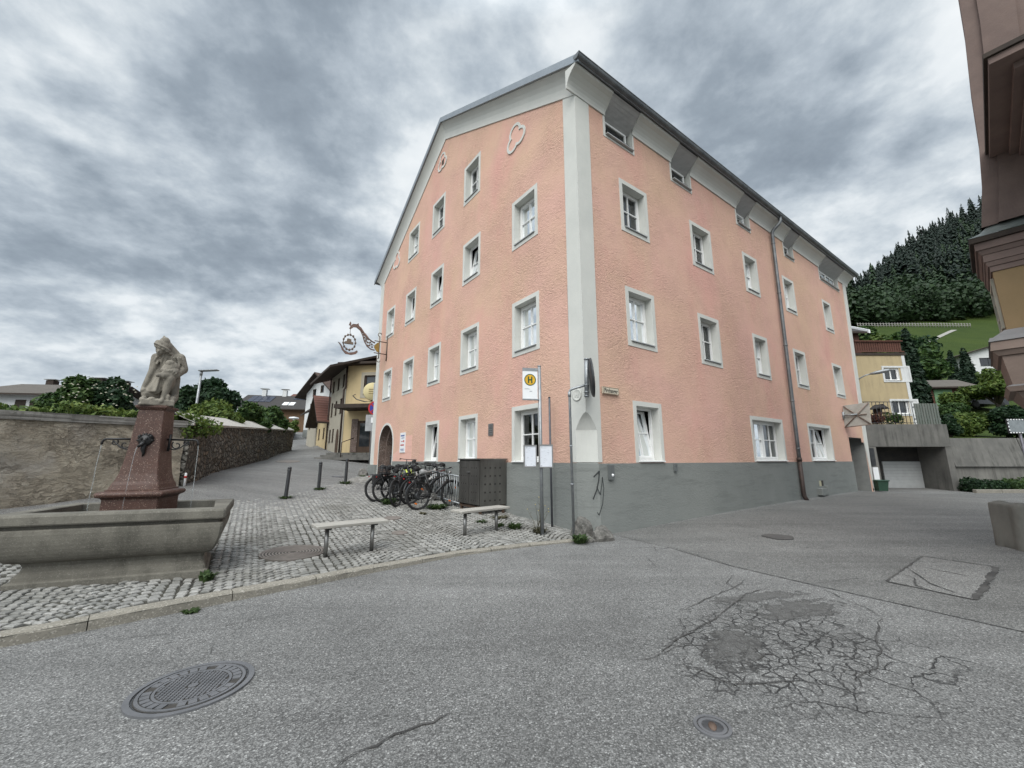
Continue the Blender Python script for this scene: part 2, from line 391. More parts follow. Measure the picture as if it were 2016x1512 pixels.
def mat_glass(name, tint=(.55, .6, .62), refl=1.0):
    t = NT(name); t.nt.nodes.remove(t.b)
    fr = t.n('ShaderNodeFresnel'); fr.inputs[0].default_value = 1.55
    tr = t.n('ShaderNodeBsdfTransparent'); tr.inputs[0].default_value = (*tint, 1)
    gl = t.n('ShaderNodeBsdfGlossy'); gl.inputs['Roughness'].default_value = .03; gl.inputs[0].default_value = (.9, .93, .95, 1)
    v = t.coord('Object'); t.L(t.bump(t.noise(v, 1.3, 2), .05, .05), gl.inputs['Normal'])
    ms = t.n('ShaderNodeMixShader'); t.L(t.math('MULTIPLY', fr.outputs[0], refl * 1.6, clamp=True), ms.inputs[0]); t.L(tr.outputs[0], ms.inputs[1]); t.L(gl.outputs[0], ms.inputs[2]); t.L(ms.outputs[0], t.o.inputs[0])
    return t.m

def mat_water(name):
    t = NT(name); v = t.coord('Object')
    return t.fin((.02, .03, .03), .06, t.bump(t.noise(v, 9, 4, .6, .6), .35, .02), spec=.6)

def mat_roof(name, c1, c2, pitch=.33, axis='z', rough=.85):
    t = NT(name); v = t.coord('Object')
    b = t.n('ShaderNodeTexBrick'); t.L(v, b.inputs['Vector'])
    wv = t.n('ShaderNodeTexWave', wave_type='BANDS', bands_direction='Z'); t.L(v, wv.inputs['Vector']); wv.inputs['Scale'].default_value = .5 / pitch; wv.inputs['Distortion'].default_value = .4
    col = t.mix(t.rng(t.noise(v, 1.6, 8, .7), .3, .7), c1, c2)
    col = t.mix(t.math('MULTIPLY', t.rng(wv.outputs[0], .75, 1.0), .5), col, tuple(x * .4 for x in c1))
    return t.fin(col, rough, t.bump(wv.outputs[0], .6, .04), spec=.25)

ASPHALT = mat_asphalt('asphalt', (.178, .177, .172))
ASPHALT2 = mat_asphalt('older_asphalt', (.155, .154, .148), 1.0, False)
PINK = mat_stucco('pink_roughcast', (.65, .40, .334), (.63, .43, .31), (.66, .355, .305))
PINK_PATCH = mat_stucco('fresh_pink_render', (.69, .44, .36), (.69, .41, .345), None, .25)
GREYBASE = mat_stucco('grey_plinth_render', (.205, .217, .208), (.24, .25, .238), None, .45)
WHITEGREY = mat_render('pale_grey_trim', (.60, .60, .565), (.54, .545, .515), .22)
CORNICE = mat_render('pale_grey_cornice', (.58, .58, .55), (.53, .535, .51), .08)
WHITEPVC = M('white_window_frame', (.80, .80, .79), (.74, .74, .73), rough=.35, bump=0)
GLASS = mat_glass('window_glass')
CURTAIN = M('sheer_curtain', (.62, .63, .63), (.42, .43, .44), scale=6, stretch=(3, 3, .2), rough=.95, bump=.3, bscale=9)
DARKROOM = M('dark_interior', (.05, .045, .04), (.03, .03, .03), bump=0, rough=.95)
SILL = M('metal_window_sill', (.42, .43, .43), (.34, .35, .35), rough=.4, metal=.3, bump=0)
ZINC = M('weathered_zinc', (.115, .125, .135), (.19, .20, .205), scale=3, rough=.5, metal=.55, bump=.05, bscale=20)
ROOFMETAL = M('grey_sheet_roof', (.24, .26, .28), (.30, .32, .34), scale=2, rough=.5, metal=.3, bump=.05)
RUSTPIPE = M('dark_iron_pipe', (.045, .035, .032), (.075, .05, .042), scale=8, rough=.6, metal=.3)
DARKWOOD = M('dark_wood', (.045, .03, .022), (.09, .055, .035), scale=4, stretch=(1, 1, .15), bump=.4, bscale=20)
OLDWOOD = M('bleached_bench_wood', (.40, .385, .35), (.27, .255, .23), scale=5, stretch=(.25, 4, 4), rough=.85, bump=.5, bscale=14)
STEEL = M('brushed_steel', (.33, .325, .315), (.26, .255, .25), scale=4, rough=.38, metal=.85, bump=.08, bscale=80)
GALV = M('galvanised_steel', (.25, .265, .28), (.33, .345, .355), scale=14, rough=.5, metal=.6, bump=.05)
DARKSTEEL = M('dark_paint_steel', (.03, .032, .035), (.05, .052, .055), scale=6, rough=.5, metal=.2, bump=.05)
LOCKER = M('dull_steel_sheet', (.13, .126, .118), (.24, .23, .215), scale=2.5, rough=.38, metal=.8, bump=.03, bscale=8, stretch=(1.5, 1.5, .25))
BLACK = M('black_rubber', (.012, .012, .013), (.02, .02, .02), rough=.75, bump=.1)
BROWNSTONE = mat_granite('brown_door_stone', (.16, .115, .095), (.3, .25, .22), (.05, .035, .03), 40, .8, .9)
SIGNWHITE = M('sign_white', (.78, .79, .80), (.74, .75, .76), rough=.4, bump=0)
INK = M('sign_black', (.02, .02, .02), (.03, .03, .03), rough=.5, bump=0)
CONCRETE = mat_render('stained_concrete', (.165, .16, .148), (.115, .113, .106), .3, .95)
CONCRETE2 = mat_render('clean_concrete', (.215, .208, .19), (.16, .155, .144), .3, .7)
KERB = mat_granite('granite_kerb', (.265, .245, .205), (.32, .30, .26), (.15, .14, .12), 90, .85, .85)
ASPHALT3 = mat_asphalt('pale_patch_asphalt', (.20, .198, .19), 1.0, False)
TAR = M('bitumen_seam', (.03, .029, .028), (.075, .073, .07), rough=.8, bump=.3)
# ------------------------------------------------------------------ the lie of the land
FC = np.array([1.563, 8.3])                                     # street corner of the pink house
LD = np.array([math.cos(R(126.489)), math.sin(R(126.489))]); LN = np.array([-LD[1], LD[0]]); LN = LN if LN @ FC < 0 else -LN
RD = np.array([math.cos(R(34.748)), math.sin(R(34.748))]); RN = np.array([RD[1], -RD[0]]); RN = RN if RN @ FC < 0 else -RN
def LW(u, n, z): return Vector((FC[0] + u * LD[0] + n * LN[0], FC[1] + u * LD[1] + n * LN[1], z))
def RW(u, n, z): return Vector((FC[0] + u * RD[0] + n * RN[0], FC[1] + u * RD[1] + n * RN[1], z))
class RBF:
    def __init__(s, pts):
        p = np.array(pts, float); s.p = p[:, :2]; n = len(p)
        d = np.linalg.norm(s.p[:, None] - s.p[None], axis=2)
        A = np.zeros((n + 1, n + 1)); A[:n, :n] = d; A[:n, n] = 1; A[n, :n] = 1
        s.w = np.linalg.solve(A + np.diag([1e-6] * n + [0]), np.append(p[:, 2], 0))
    def __call__(s, x, y):
        q = np.stack([np.atleast_1d(x), np.atleast_1d(y)], -1).astype(float)
        out = np.empty(len(q))
        for i in range(0, len(q), 20000):
            d = np.linalg.norm(q[i:i + 20000, None] - s.p[None], axis=2); out[i:i + 20000] = d @ s.w[:-1] + s.w[-1]
        return out
street = [(-6.4, 11, -1.05), (-6.1, 12.6, -.93), (-5.7, 13.8, -.83), (-8.9, 10.9, -.70), (-7.1, 19.3, -.75), (-10.5, 16, -.40), (-13.6, 22, .0), (-17, 31, .55), (-10.2, 24, .30), (-15, 31, 1.1),
          (-22, 40, 1.9), (-33, 60, 4.1), (-44, 80, 6.3), (-30, 62, 4.2)]
road_pts = [(0, 0, -1.50), (-4.3, 3.66, -1.545), (-3.38, 4.5, -1.545), (-2.05, 5.5, -1.535), (-.86, 6.55, -1.52), (1.03, 7.6, -1.505), (2.35, 8.85, -1.515), (9.9, 13.9, -1.37), (14.7, 17.3, -1.34), (17, 19.6, -1.48), (21, 19.6, -1.5),
            (26, 19.6, -1.5), (32, 19.6, -1.5), (8.3, 6.9, -1.5), (5, 3, -1.5), (-5, -6, -1.5), (8, -6, -1.5), (-8, -1, -1.55), (20, 5, -1.5), (3, 5, -1.5), (2, 3, -1.5), (-2, 2.5, -1.51), (-20, -5, -1.6), (30, 8, -1.5), (-9.6, 8.2, -1.05), (-12.5, 4, -1.1), (-7, 8.5, -1.12), (-8.3, 6, -1.2)] + street
HR = RBF(road_pts)
plaza_pts = [(-6.6, 1.9, -1.43), (-4.4, 3.74, -1.435), (-3.46, 4.57, -1.435), (-2.13, 5.76, -1.445), (-.89, 6.83, -1.455), (1.05, 7.72, -1.47), (1.6, 8.0, -1.475), (-.06, 10.4, -1.345), (-1.55, 12.5, -1.17), (-6.65, 19.4, -.76), (-3.3, 15, -1.0),
             (-2.4, 10.3, -1.26), (-3.8, 5.3, -1.42), (-5.3, 4.45, -1.40), (-5.1, 7, -1.32), (-6.6, 6.3, -1.28), (-3.3, 6.6, -1.42)] + street[:6] + [(-9.6, 8.2, -1.05), (-12.5, 4, -1.1), (-7, 8.5, -1.12), (-8.3, 6, -1.2)]
HP = RBF(plaza_pts)
def hr(x, y): return float(HR(x, y)[0])
def hp(x, y): return float(HP(x, y)[0])
def _hit(px, py, fn):
    """walk along the line of sight of a photo pixel until it meets the surface"""
    v = ray(px, py); d = v / v.y; t = np.arange(1.0, 60, .05)
    below = fn(d.x * t, d.y * t) >= d.z * t
    k = int(np.argmax(below)); lo, hi = t[max(k - 1, 0)], t[k]
    for _ in range(24):
        m_ = (lo + hi) / 2
        if fn(d.x * m_, d.y * m_)[0] >= d.z * m_: hi = m_
        else: lo = m_
    return d * hi
def on_plaza(px, py): return _hit(px, py, HP)
def on_road(px, py): return _hit(px, py, HR)
def grid_mesh(name, xs, ys, zf, mat, **tags):
    X, Y = np.meshgrid(xs, ys); Z = zf(X.ravel(), Y.ravel()); vv = np.stack([X.ravel(), Y.ravel(), Z], -1)
    nx, ny = len(xs), len(ys); i = np.arange(ny - 1)[:, None] * nx + np.arange(nx - 1)[None]
    q = np.stack([i, i + 1, i + nx + 1, i + nx], -1).reshape(-1, 4)
    return np_mesh(name, vv, q, mat, smooth=True, **tags)
GROUND = M('bare_ground', (.10, .095, .07), (.06, .075, .035), scale=.6, rough=.95, bump=.4, bscale=12)
def gz(x, y):
    z = HR(np.clip(x, -46, 34), np.clip(y, -12, 84)) - .12
    far = np.maximum(0, np.hypot(x, y) - 90); return z - np.minimum(far * .02, 3)
gx = np.unique(np.concatenate([np.linspace(-3000, -60, 14), np.linspace(-60, 40, 60), np.linspace(40, 3000, 14)]))
gy = np.unique(np.concatenate([np.linspace(-1500, -14, 8), np.linspace(-14, 90, 60), np.linspace(90, 3000, 14)]))
grid_mesh('ground', gx, gy, gz, GROUND, kind='structure')
grid_mesh('road', np.arange(-46, 34.1, .5), np.arange(-8, 84.1, .5), HR, ASPHALT, kind='structure')

# darker, older strip of asphalt beyond a straight seam, tar-sealed repair, long cracks: thin sheets on the road
def strip(mb, pts, w, dz, seed, jit=.5, taper=True):
    rng = random.Random(seed); P = []
    for a, b in zip(pts[:-1], pts[1:]):
        L = math.hypot(b[0] - a[0], b[1] - a[1]); n = max(2, int(L / .05))
        for i in range(n):
            f = i / n; P.append((a[0] + (b[0] - a[0]) * f, a[1] + (b[1] - a[1]) * f))
    P.append(pts[-1]); n = len(P); Lf, Rt = [], []; ox = oy = 0
    for i, (x, y) in enumerate(P):
        a = P[max(i - 1, 0)]; b = P[min(i + 1, n - 1)]; dx, dy = b[0] - a[0], b[1] - a[1]; l = math.hypot(dx, dy) or 1
        ox = ox * .8 + rng.uniform(-1, 1) * w * jit
        ww = w * rng.uniform(.35, 1.5) * (min(1, i / 6, (n - 1 - i) / 6) * .9 + .1 if taper else 1) / 2
        cx, cy = x - dy / l * ox, y + dx / l * ox
        for S_, k in ((Lf, ww), (Rt, -ww)):
            q = (cx - dy / l * k, cy + dx / l * k); S_.append((q[0], q[1], hr(*q) + dz))
    for i in range(n - 1): mb.poly([Lf[i], Lf[i + 1], Rt[i + 1], Rt[i]])
def g2(px, py): p = on_road(px, py); return (p.x, p.y)
def tri_sheet(name, poly, dz, mat, step=.5):
    """polygon on the road, cut into a grid so that it follows the surface"""
    bm = bmesh.new(); vs = [bm.verts.new((x, y, 0)) for x, y in poly]; bm.faces.new(vs)
    xs = [p[0] for p in poly]; ys = [p[1] for p in poly]
    for k in np.arange(math.floor(min(xs)), max(xs), step): bmesh.ops.bisect_plane(bm, geom=bm.verts[:] + bm.edges[:] + bm.faces[:], plane_co=(k, 0, 0), plane_no=(1, 0, 0))
    for k in np.arange(math.floor(min(ys)), max(ys), step): bmesh.ops.bisect_plane(bm, geom=bm.verts[:] + bm.edges[:] + bm.faces[:], plane_co=(0, k, 0), plane_no=(0, 1, 0))
    bmesh.ops.triangulate(bm, faces=bm.faces)
    for v in bm.verts: v.co.z = hr(v.co.x, v.co.y) + dz
    me = bpy.data.meshes.new(name); bm.to_mesh(me); bm.free(); me.materials.append(mat)
    for p in me.polygons: p.use_smooth = True
    o = bpy.data.objects.new(name, me); COL.objects.link(o); o['kind'] = 'structure'; return o
seam = [(2.05, 8.55), g2(1330, 1082), g2(1440, 1115), g2(1600, 1152), g2(2016, 1245), (7.5, 1.2)]
tri_sheet('older_road_strip', seam + [(12, -2), (26, 4), (31, 17.5), (24, 19.2), (15.2, 17.4), (10.2, 13.95)], .004, ASPHALT2, .8)
cr = MB()
strip(cr, seam[1:-1], .009, .008, 1, .3, False)
for i, pts in enumerate(([(640, 1530), (700, 1490), (800, 1447), (870, 1420), (925, 1393)], [(0, 1313), (120, 1283), (250, 1256), (400, 1243), (480, 1225), (620, 1197)], [(408, 1302), (412, 1285), (420, 1268)],
                          [(1330, 1210), (1380, 1185), (1440, 1160), (1470, 1140)], [(1290, 1295), (1330, 1260), (1400, 1225), (1470, 1170), (1520, 1155)], [(1218, 1297), (1250, 1303), (1282, 1300), (1320, 1283), (1360, 1262)],
                          [(1740, 1215), (1728, 1250), (1735, 1290), (1715, 1320), (1690, 1335), (1695, 1365)], [(1600, 1150), (1660, 1180), (1710, 1200), (1745, 1222)], [(1282, 1300), (1380, 1320), (1440, 1350), (1500, 1345), (1580, 1340), (1620, 1370)],
                          [(1200, 1085), (1260, 1078), (1330, 1080), (1400, 1100), (1440, 1115)], [(1270, 1095), (1285, 1110), (1300, 1122)], [(1600, 1150), (1640, 1145), (1700, 1138), (1745, 1147)], [(1565, 1082), (1600, 1078), (1625, 1080)], [(1590, 1084), (1640, 1077), (1672, 1079)],
                          [(1470, 1170), (1430, 1150), (1445, 1130)], [(1560, 1240), (1600, 1260), (1640, 1255), (1680, 1270)], [(1460, 1320), (1510, 1290), (1560, 1300), (1600, 1280)])):
    strip(cr, [g2(*p) for p in pts], [.017, .006, .009, .009, .013, .008, .011, .008, .010, .007, .007, .007, .013, .009, .008, .008, .009][i], .009, 10 + i, 1.3 if i in (0, 2, 6) else .8)
cr.build('road_cracks', TAR, kind='structure')
tr_ = MB()
q = [(1815, 1096), (1962, 1118), (1918, 1182), (1746, 1146)]
tri_sheet('repair_patch', [g2(*p) for p in q], .008, ASPHALT3, .6)
for k in range(4): strip(tr_, [g2(*q[k]), g2(*q[(k + 1) % 4])], .03 if k != 1 else .06, .012, 50 + k, .12, False)
for a in ([(1790, 1112), (1850, 1125), (1935, 1142)], [(1770, 1130), (1800, 1140), (1805, 1155), (1850, 1170)], [(1785, 1118), (1830, 1150), (1900, 1175)]): strip(tr_, [g2(*p) for p in a], .018, .015, 70 + len(a), .25)
tr_.build('tar_sealing', TAR, kind='structure')
pt = MB(); c = on_road(1532, 1058); rng = random.Random(4)
for k in range(20):
    a0, a1 = 2 * math.pi * k / 20, 2 * math.pi * (k + 1) / 20
    f = lambda a: .27 * (1 + .06 * math.sin(3 * a + 1) + .05 * math.sin(5 * a))
    P = [(c.x, c.y), (c.x + f(a0) * math.cos(a0), c.y + f(a0) * math.sin(a0)), (c.x + f(a1) * math.cos(a1), c.y + f(a1) * math.sin(a1))]
    pt.poly([(x, y, hr(x, y) + .016) for x, y in P])
pt.build('round_asphalt_patch', M('fresh_asphalt', (.06, .058, .056), (.085, .08, .078), bump=.5, bscale=90), kind='structure')

# ------------------------------------------------------------------ cobbled square and its granite kerb
kerb_line = [(-11.5, -2.9), (-7.4, .85), (-5.27, 2.72), (-4.25, 3.63), (-3.36, 4.46), (-2.08, 5.63), (-.87, 6.67), (.2, 7.26), (1.05, 7.66), (1.62, 8.0)]
plaza_poly = kerb_line + [(1.75, 8.3)] + [tuple(LW(u, -.05, 0)[:2]) for u in (.3, 5, 10, 14.4)] + [(-7.25, 19.7), (-6.0, 14.4), (-6.2, 12.5), (-6.6, 11), (-7.6, 9.3), (-8.8, 7.6), (-10.5, 5), (-13, 2)]
def inside(poly, x, y):
    c = False; n = len(poly)
    for i in range(n):
        x1, y1 = poly[i]; x2, y2 = poly[i - 1]
        if (y1 > y) != (y2 > y) and x < (x2 - x1) * (y - y1) / (y2 - y1) + x1: c = not c
    return c
def edge_dist(line, x, y):
    best = 9e9
    for (x1, y1), (x2, y2) in zip(line[:-1], line[1:]):
        dx, dy = x2 - x1, y2 - y1; t = max(0, min(1, ((x - x1) * dx + (y - y1) * dy) / (dx * dx + dy * dy)))
        best = min(best, math.hypot(x - x1 - t * dx, y - y1 - t * dy))
    return best
FOUNT = V(-4.88, 5.47, 0); FROT = R(19.5)
def in_fountain(x, y, m=0.0):
    dx, dy = x - FOUNT.x, y - FOUNT.y; a = dx * math.cos(FROT) + dy * math.sin(FROT); b = -dx * math.sin(FROT) + dy * math.cos(FROT)
    return -.945 - m < a < .945 - .30 * max(0, min(1, (b + .565) / 1.13)) + m and abs(b) < .565 + m
MH2 = on_plaza(577, 1088)
bed = MB()
bm = bmesh.new(); bm.faces.new([bm.verts.new((x, y, 0)) for x, y in plaza_poly])
for k in np.arange(-13, 3, .7): bmesh.ops.bisect_plane(bm, geom=bm.verts[:] + bm.edges[:] + bm.faces[:], plane_co=(k, 0, 0), plane_no=(1, 0, 0))
for k in np.arange(-3, 20, .7): bmesh.ops.bisect_plane(bm, geom=bm.verts[:] + bm.edges[:] + bm.faces[:], plane_co=(0, k, 0), plane_no=(0, 1, 0))
bmesh.ops.triangulate(bm, faces=bm.faces); bm.verts.ensure_lookup_table()
for v in bm.verts: v.co.z = hp(v.co.x, v.co.y) - .018
me = bpy.data.meshes.new('paving_bed'); bm.to_mesh(me); bm.free(); me.materials.append(M('joint_sand', (.035, .033, .028), (.06, .058, .045), scale=3, rough=.98, bump=.6, bscale=60))
o = bpy.data.objects.new('paving_bed', me); COL.objects.link(o); o['kind'] = 'structure'
def mat_cobble():
    t = NT('granite_setts'); v = t.coord('Object'); g = t.n('ShaderNodeNewGeometry')
    f = g.outputs['Random Per Island']
    col = t.mix(f, (.195, .193, .182), (.355, .347, .328))
    col = t.mix(t.math('MULTIPLY', t.rng(t.noise(v, .8, 6, .6), .5, .68), .6), col, (.125, .12, .105))
    col = t.mix(t.rng(t.noise(v, 55, 5), .35, .7), col, t.mix(.5, col, (.12, .12, .11)))
    return t.fin(col, .82, t.bump(t.noise(v, 60, 5), .4, .006), spec=.3)
rng = random.Random(7); verts = []; quads = []
WA, PIT, AMP = 1.55, .118, .43
SS = np.linspace(-.5, .5, 201); _dl = np.hypot(np.diff(SS) * WA, np.diff(AMP * (1 - (2 * SS) ** 2))); CUM = np.concatenate([[0], np.cumsum(_dl)]); ARC = CUM[-1]; CUM = CUM / ARC
ang = R(33); ca, sa = math.cos(ang), math.sin(ang)
for col_i in range(-10, 12):
    for row in range(-70, 220):
        n = 16; seg_w = ARC / n
        for i in range(n):
            s = float(np.interp((i + .5) / n, CUM, SS)); t0 = row * PIT + AMP * (1 - (2 * s) ** 2) + (.05 if col_i % 2 else 0)
            sx = (col_i + .5 + s) * WA
            x0 = sx * ca - t0 * sa - 2.0; y0 = sx * sa + t0 * ca + 3.5
            if not (-12.5 < x0 < 2 and -2.5 < y0 < 19.8): continue
            if math.hypot(x0, y0) > 22 or not inside(plaza_poly, x0, y0): continue
            if in_fountain(x0, y0, .02) or math.hypot(x0 - MH2.x, y0 - MH2.y) < .46 or edge_dist(kerb_line, x0, y0) < .17: continue
            sl = math.atan(-8 * AMP * s / WA) + ang + rng.uniform(-.09, .09)
            c_, s_ = math.cos(sl), math.sin(sl); w2 = (seg_w - .018 - rng.uniform(0, .016)) / 2; h2 = (PIT * math.cos(sl - ang) - .016 - rng.uniform(0, .014)) / 2
            h2 = max(h2, .028); z0 = hp(x0, y0) + rng.uniform(-.006, .006); tx, ty = rng.uniform(-.05, .05), rng.uniform(-.05, .05)
            b = len(verts)
            for (kx, ky) in ((-1, -1), (1, -1), (1, 1), (-1, 1)):
                jx, jy = rng.uniform(-.009, .009), rng.uniform(-.009, .009)
                for lev in (0, 1, 2):
                    ins = (0, .002, .012)[lev]; zz = (-.03, -.008, .0)[lev]
                    lx, ly = kx * (w2 - ins) + jx, ky * (h2 - ins) + jy
                    verts.append((x0 + lx * c_ - ly * s_, y0 + lx * s_ + ly * c_, z0 + zz + lx * tx + ly * ty))
            for k in range(4):
                k2 = (k + 1) % 4
                for lev in (0, 1): quads.append((b + k * 3 + lev, b + k2 * 3 + lev, b + k2 * 3 + lev + 1, b + k * 3 + lev + 1))
            quads.append((b + 2, b + 5, b + 8, b + 11))
np_mesh('cobble_paving', np.array(verts), np.array(quads), mat_cobble(), kind='structure')
# kerb: long granite stones, knee-high nowhere: a step that fades out towards the corner
kb = MB(); rng = random.Random(3)
pts = []
for a, b in zip(kerb_line[:-1], kerb_line[1:]):
    L = math.hypot(b[0] - a[0], b[1] - a[1]); n = max(1, int(L / .12))
    pts += [(a[0] + (b[0] - a[0]) * i / n, a[1] + (b[1] - a[1]) * i / n) for i in range(n)]
pts.append(kerb_line[-1]); i = 0
while i < len(pts) - 1:
    ln = rng.randint(6, 10); seg = pts[i:min(i + ln, len(pts) - 1) + 1]; i += ln
    if len(seg) < 2: break
    jz = rng.uniform(-.006, .006); rows = []
    for k, (x, y) in enumerate(seg):
        a = seg[max(k - 1, 0)]; b = seg[min(k + 1, len(seg) - 1)]; dx, dy = b[0] - a[0], b[1] - a[1]; l = math.hypot(dx, dy); nx, ny = -dy / l, dx / l
        e = .004 if k in (0, len(seg) - 1) else 0; ex, ey = (dx / l * e * (1 if k == 0 else -1), dy / l * e * (1 if k == 0 else -1))
        zt = max(hp(x + nx * .1, y + ny * .1), hr(x, y) + .02) + jz + rng.uniform(-.003, .003); o1 = rng.uniform(-.006, .006)
        prof = [(-.0 + o1, hr(x, y) - .08), (.0 + o1, zt - .025), (.02 + o1, zt - .004), (.13, zt + .002), (.15, zt - .02), (.15, zt - .1)]
        rows.append([(x + nx * p + ex, y + ny * p + ey, z) for p, z in prof])
    for k in range(len(rows) - 1):
        for j in range(5): kb.poly([rows[k][j], rows[k + 1][j], rows[k + 1][j + 1], rows[k][j + 1]], smooth=False)
    kb.poly(rows[0]); kb.poly(rows[-1])
kb.build('kerb', KERB, kind='structure')
# ------------------------------------------------------------------ the pink corner house
HOUSE = thing('corner_house', 'big pink roughcast corner house with grey plinth, pale window surrounds and gable roof', 'house', (FC[0], FC[1], -1.5))
TOPZ = 8.95; ULEN, RLEN, RLEN0 = 14.4, 19.35, 18.45; GSL = .565; APU = 7.2
def gz_(u): return TOPZ + .03 + GSL * min(u, ULEN - u)
Lwin = [(u1, u2, z1, z2) for z1, z2, us in ((8.95, 10.50, [(4.44, 5.55), (7.06, 8.20), (9.55, 10.76)]), (5.86, 7.39, [(1.47, 2.61), (4.36, 5.50), (7.0, 8.09), (9.60, 10.74), (12.14, 13.27)]),
        (2.715, 4.26, [(1.456, 2.605), (4.363, 5.505), (7.007, 8.09), (9.49, 10.66), (12.07, 13.22)]), (-.09, 1.36, [(1.43, 2.62), (4.354, 5.51), (6.93, 8.04)])) for u1, u2 in us]
Rwin = [(u1, u2, z1, z2) for z1, z2, us in ((5.78, 7.29, [(1.51, 2.66), (4.76, 5.95), (8.06, 9.13), (11.29, 12.37), (15.5, 16.55)]), (2.71, 4.25, [(1.51, 2.66), (4.74, 5.90), (8.09, 9.17), (11.38, 12.52), (15.5, 16.68)]),
        (-.08, 1.365, [(1.55, 2.64), (7.25, 9.58), (11.74, 14.12)])) for u1, u2 in us]
LTILT = {(4.36, 5.86), (7.0, 5.86), (9.60, 5.86), (6.93, -.09)}; RTILT = {(1.55, -.08), (11.74, -.08)}
B_ = .115; REV = .20
def hole(w): u1, u2, z1, z2 = w; return [(u1 + B_, z1 + (B_ if z1 > 0 else .02)), (u2 - B_, z1 + (B_ if z1 > 0 else .02)), (u2 - B_, z2 - B_), (u1 + B_, z2 - B_)]
AU1, AU2, ASP = 11.45, 13.25, .66
arch = [(AU1, -1.3)] + [(AU1, ASP)] + [((AU1 + AU2) / 2 - (AU2 - AU1) / 2 * math.cos(math.pi * k / 14), ASP + (AU2 - AU1) / 2 * math.sin(math.pi * k / 14)) for k in range(1, 14)] + [(AU2, ASP), (AU2, -1.3)]
CHU, CHZ, TIPZ = .30, .62, .99
w = MB()
outL = [(CHU, -2.2), (ULEN, -2.2), (ULEN, gz_(ULEN) - .03), (APU, gz_(APU)), (0, TOPZ + .03), (0, TIPZ)] + [(CHU * g ** .6, TIPZ - (TIPZ - CHZ) * g) for g in (.1, .25, .45, .7, 1.0)]
arch_hole = [(AU1, -1.25)] + arch[1:-1] + [(AU2, -1.25)]
w.holed([outL] + [hole(x) for x in Lwin] + [arch_hole], lambda x, y, d: LW(x, d, y), 0)
VENT = [(1.07, 2.17), (4.01, 5.0), (7.97, 8.9), (11.9, 12.78), (15.75, 18.2)]
NI1, NI2, NIZ = 16.2, 18.15, .97
outR = [(CHU, -2.2), (NI1, -2.2), (NI1, NIZ), (NI2 - .25, NIZ), (NI2 - .25, .78), (NI2 + .1, .78), (NI2 + .1, -2.2), (RLEN0, -2.2), (RLEN, TOPZ)]
for a, b in VENT[::-1]: outR += [(b, TOPZ), (b, 8.36), (a, 8.36), (a, TOPZ)]
outR += [(0, TOPZ), (0, TIPZ)] + [(CHU * g ** .6, TIPZ - (TIPZ - CHZ) * g) for g in (.1, .25, .45, .7, 1.0)]
w.holed([outR] + [hole(x) for x in Rwin], lambda x, y, d: RW(x, d, y), 0)
# back and far walls close the block
BK = RLEN - .1
def HB(u, r, z): p = FC + LD * u + RD * r; return Vector((p[0], p[1], z))
w.poly([HB(ULEN, 0, -2.2), HB(ULEN, BK, -2.2), HB(ULEN, BK, TOPZ), HB(ULEN, 0, TOPZ)])
w.poly([RW(RLEN0, 0, -2.2), RW(RLEN, 0, TOPZ), HB(APU, RLEN, gz_(APU)), HB(ULEN, RLEN, TOPZ), HB(ULEN, RLEN0, -2.2)])
w.build('wall', PINK, HOUSE)
# dark rooms behind the openings: one inner lining set back from the walls
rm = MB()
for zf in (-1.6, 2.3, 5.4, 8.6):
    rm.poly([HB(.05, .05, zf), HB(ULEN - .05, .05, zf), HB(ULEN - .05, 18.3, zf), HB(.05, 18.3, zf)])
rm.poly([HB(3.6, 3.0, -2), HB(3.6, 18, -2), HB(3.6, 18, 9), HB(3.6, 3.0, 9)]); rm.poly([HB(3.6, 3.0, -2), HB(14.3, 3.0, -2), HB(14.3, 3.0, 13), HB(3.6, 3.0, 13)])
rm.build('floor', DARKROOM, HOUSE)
# pilasters and plinth
pl = MB()
PT = .014
STOP = [(CHU * g ** .6 - PT * (1 - g), TIPZ - (TIPZ - CHZ) * g) for g in (.1, .25, .45, .7, 1.0)]
pl.holed([[(CHU, -.06), (.43, -.06), (.41, TOPZ + .2), (-PT, TOPZ + .02), (-PT, TIPZ)] + STOP], lambda x, y, d: LW(x, d, y), PT)
pl.holed([[(CHU, -.06), (.43, -.06), (.47, TOPZ), (-PT, TOPZ), (-PT, TIPZ)] + STOP], lambda x, y, d: RW(x, d, y), PT)
for fn in (LW, RW): pl.poly([fn(.43, PT, -.06), fn(.43, PT, 4), fn(.43, -.01, 4), fn(.43, -.01, -.06)])
k = 12; zb = -.06
def chf(f, s):      # hollowed stop of the chamfer under the sharp corner
    z = TIPZ - (TIPZ - CHZ) * f; c = CHU * f ** .6 - PT * (1 - f); fr = s / 4
    a, b = LW(c, PT, z), RW(c, PT, z); p = a.lerp(b, fr); deep = math.sin(math.pi * fr) * .03 * min(1, f * 3)
    mid = (LW(2, 0, 0) + RW(2, 0, 0)) / 2 - V(FC[0], FC[1], 0); mid.z = 0; mid.normalize(); return p + mid * deep
for i in range(k):
    for s in range(4): pl.poly([chf(i / k, s), chf((i + 1) / k, s), chf((i + 1) / k, s + 1), chf(i / k, s + 1)], smooth=True)
for s in range(4):
    a, b = chf(1, s), chf(1, s + 1); pl.poly([a, b, V(b.x, b.y, zb), V(a.x, a.y, zb)], smooth=True)
pl.build('pilaster', WHITEGREY, HOUSE); pl = MB()
pl.prism([(13.93, -.3), (14.42, -.3), (14.42, TOPZ + .25), (13.98, TOPZ + .3)], lambda x, y, d: LW(x, d, y), -.01, .03)
pl.build('pilaster', WHITEGREY, HOUSE); pl = MB()
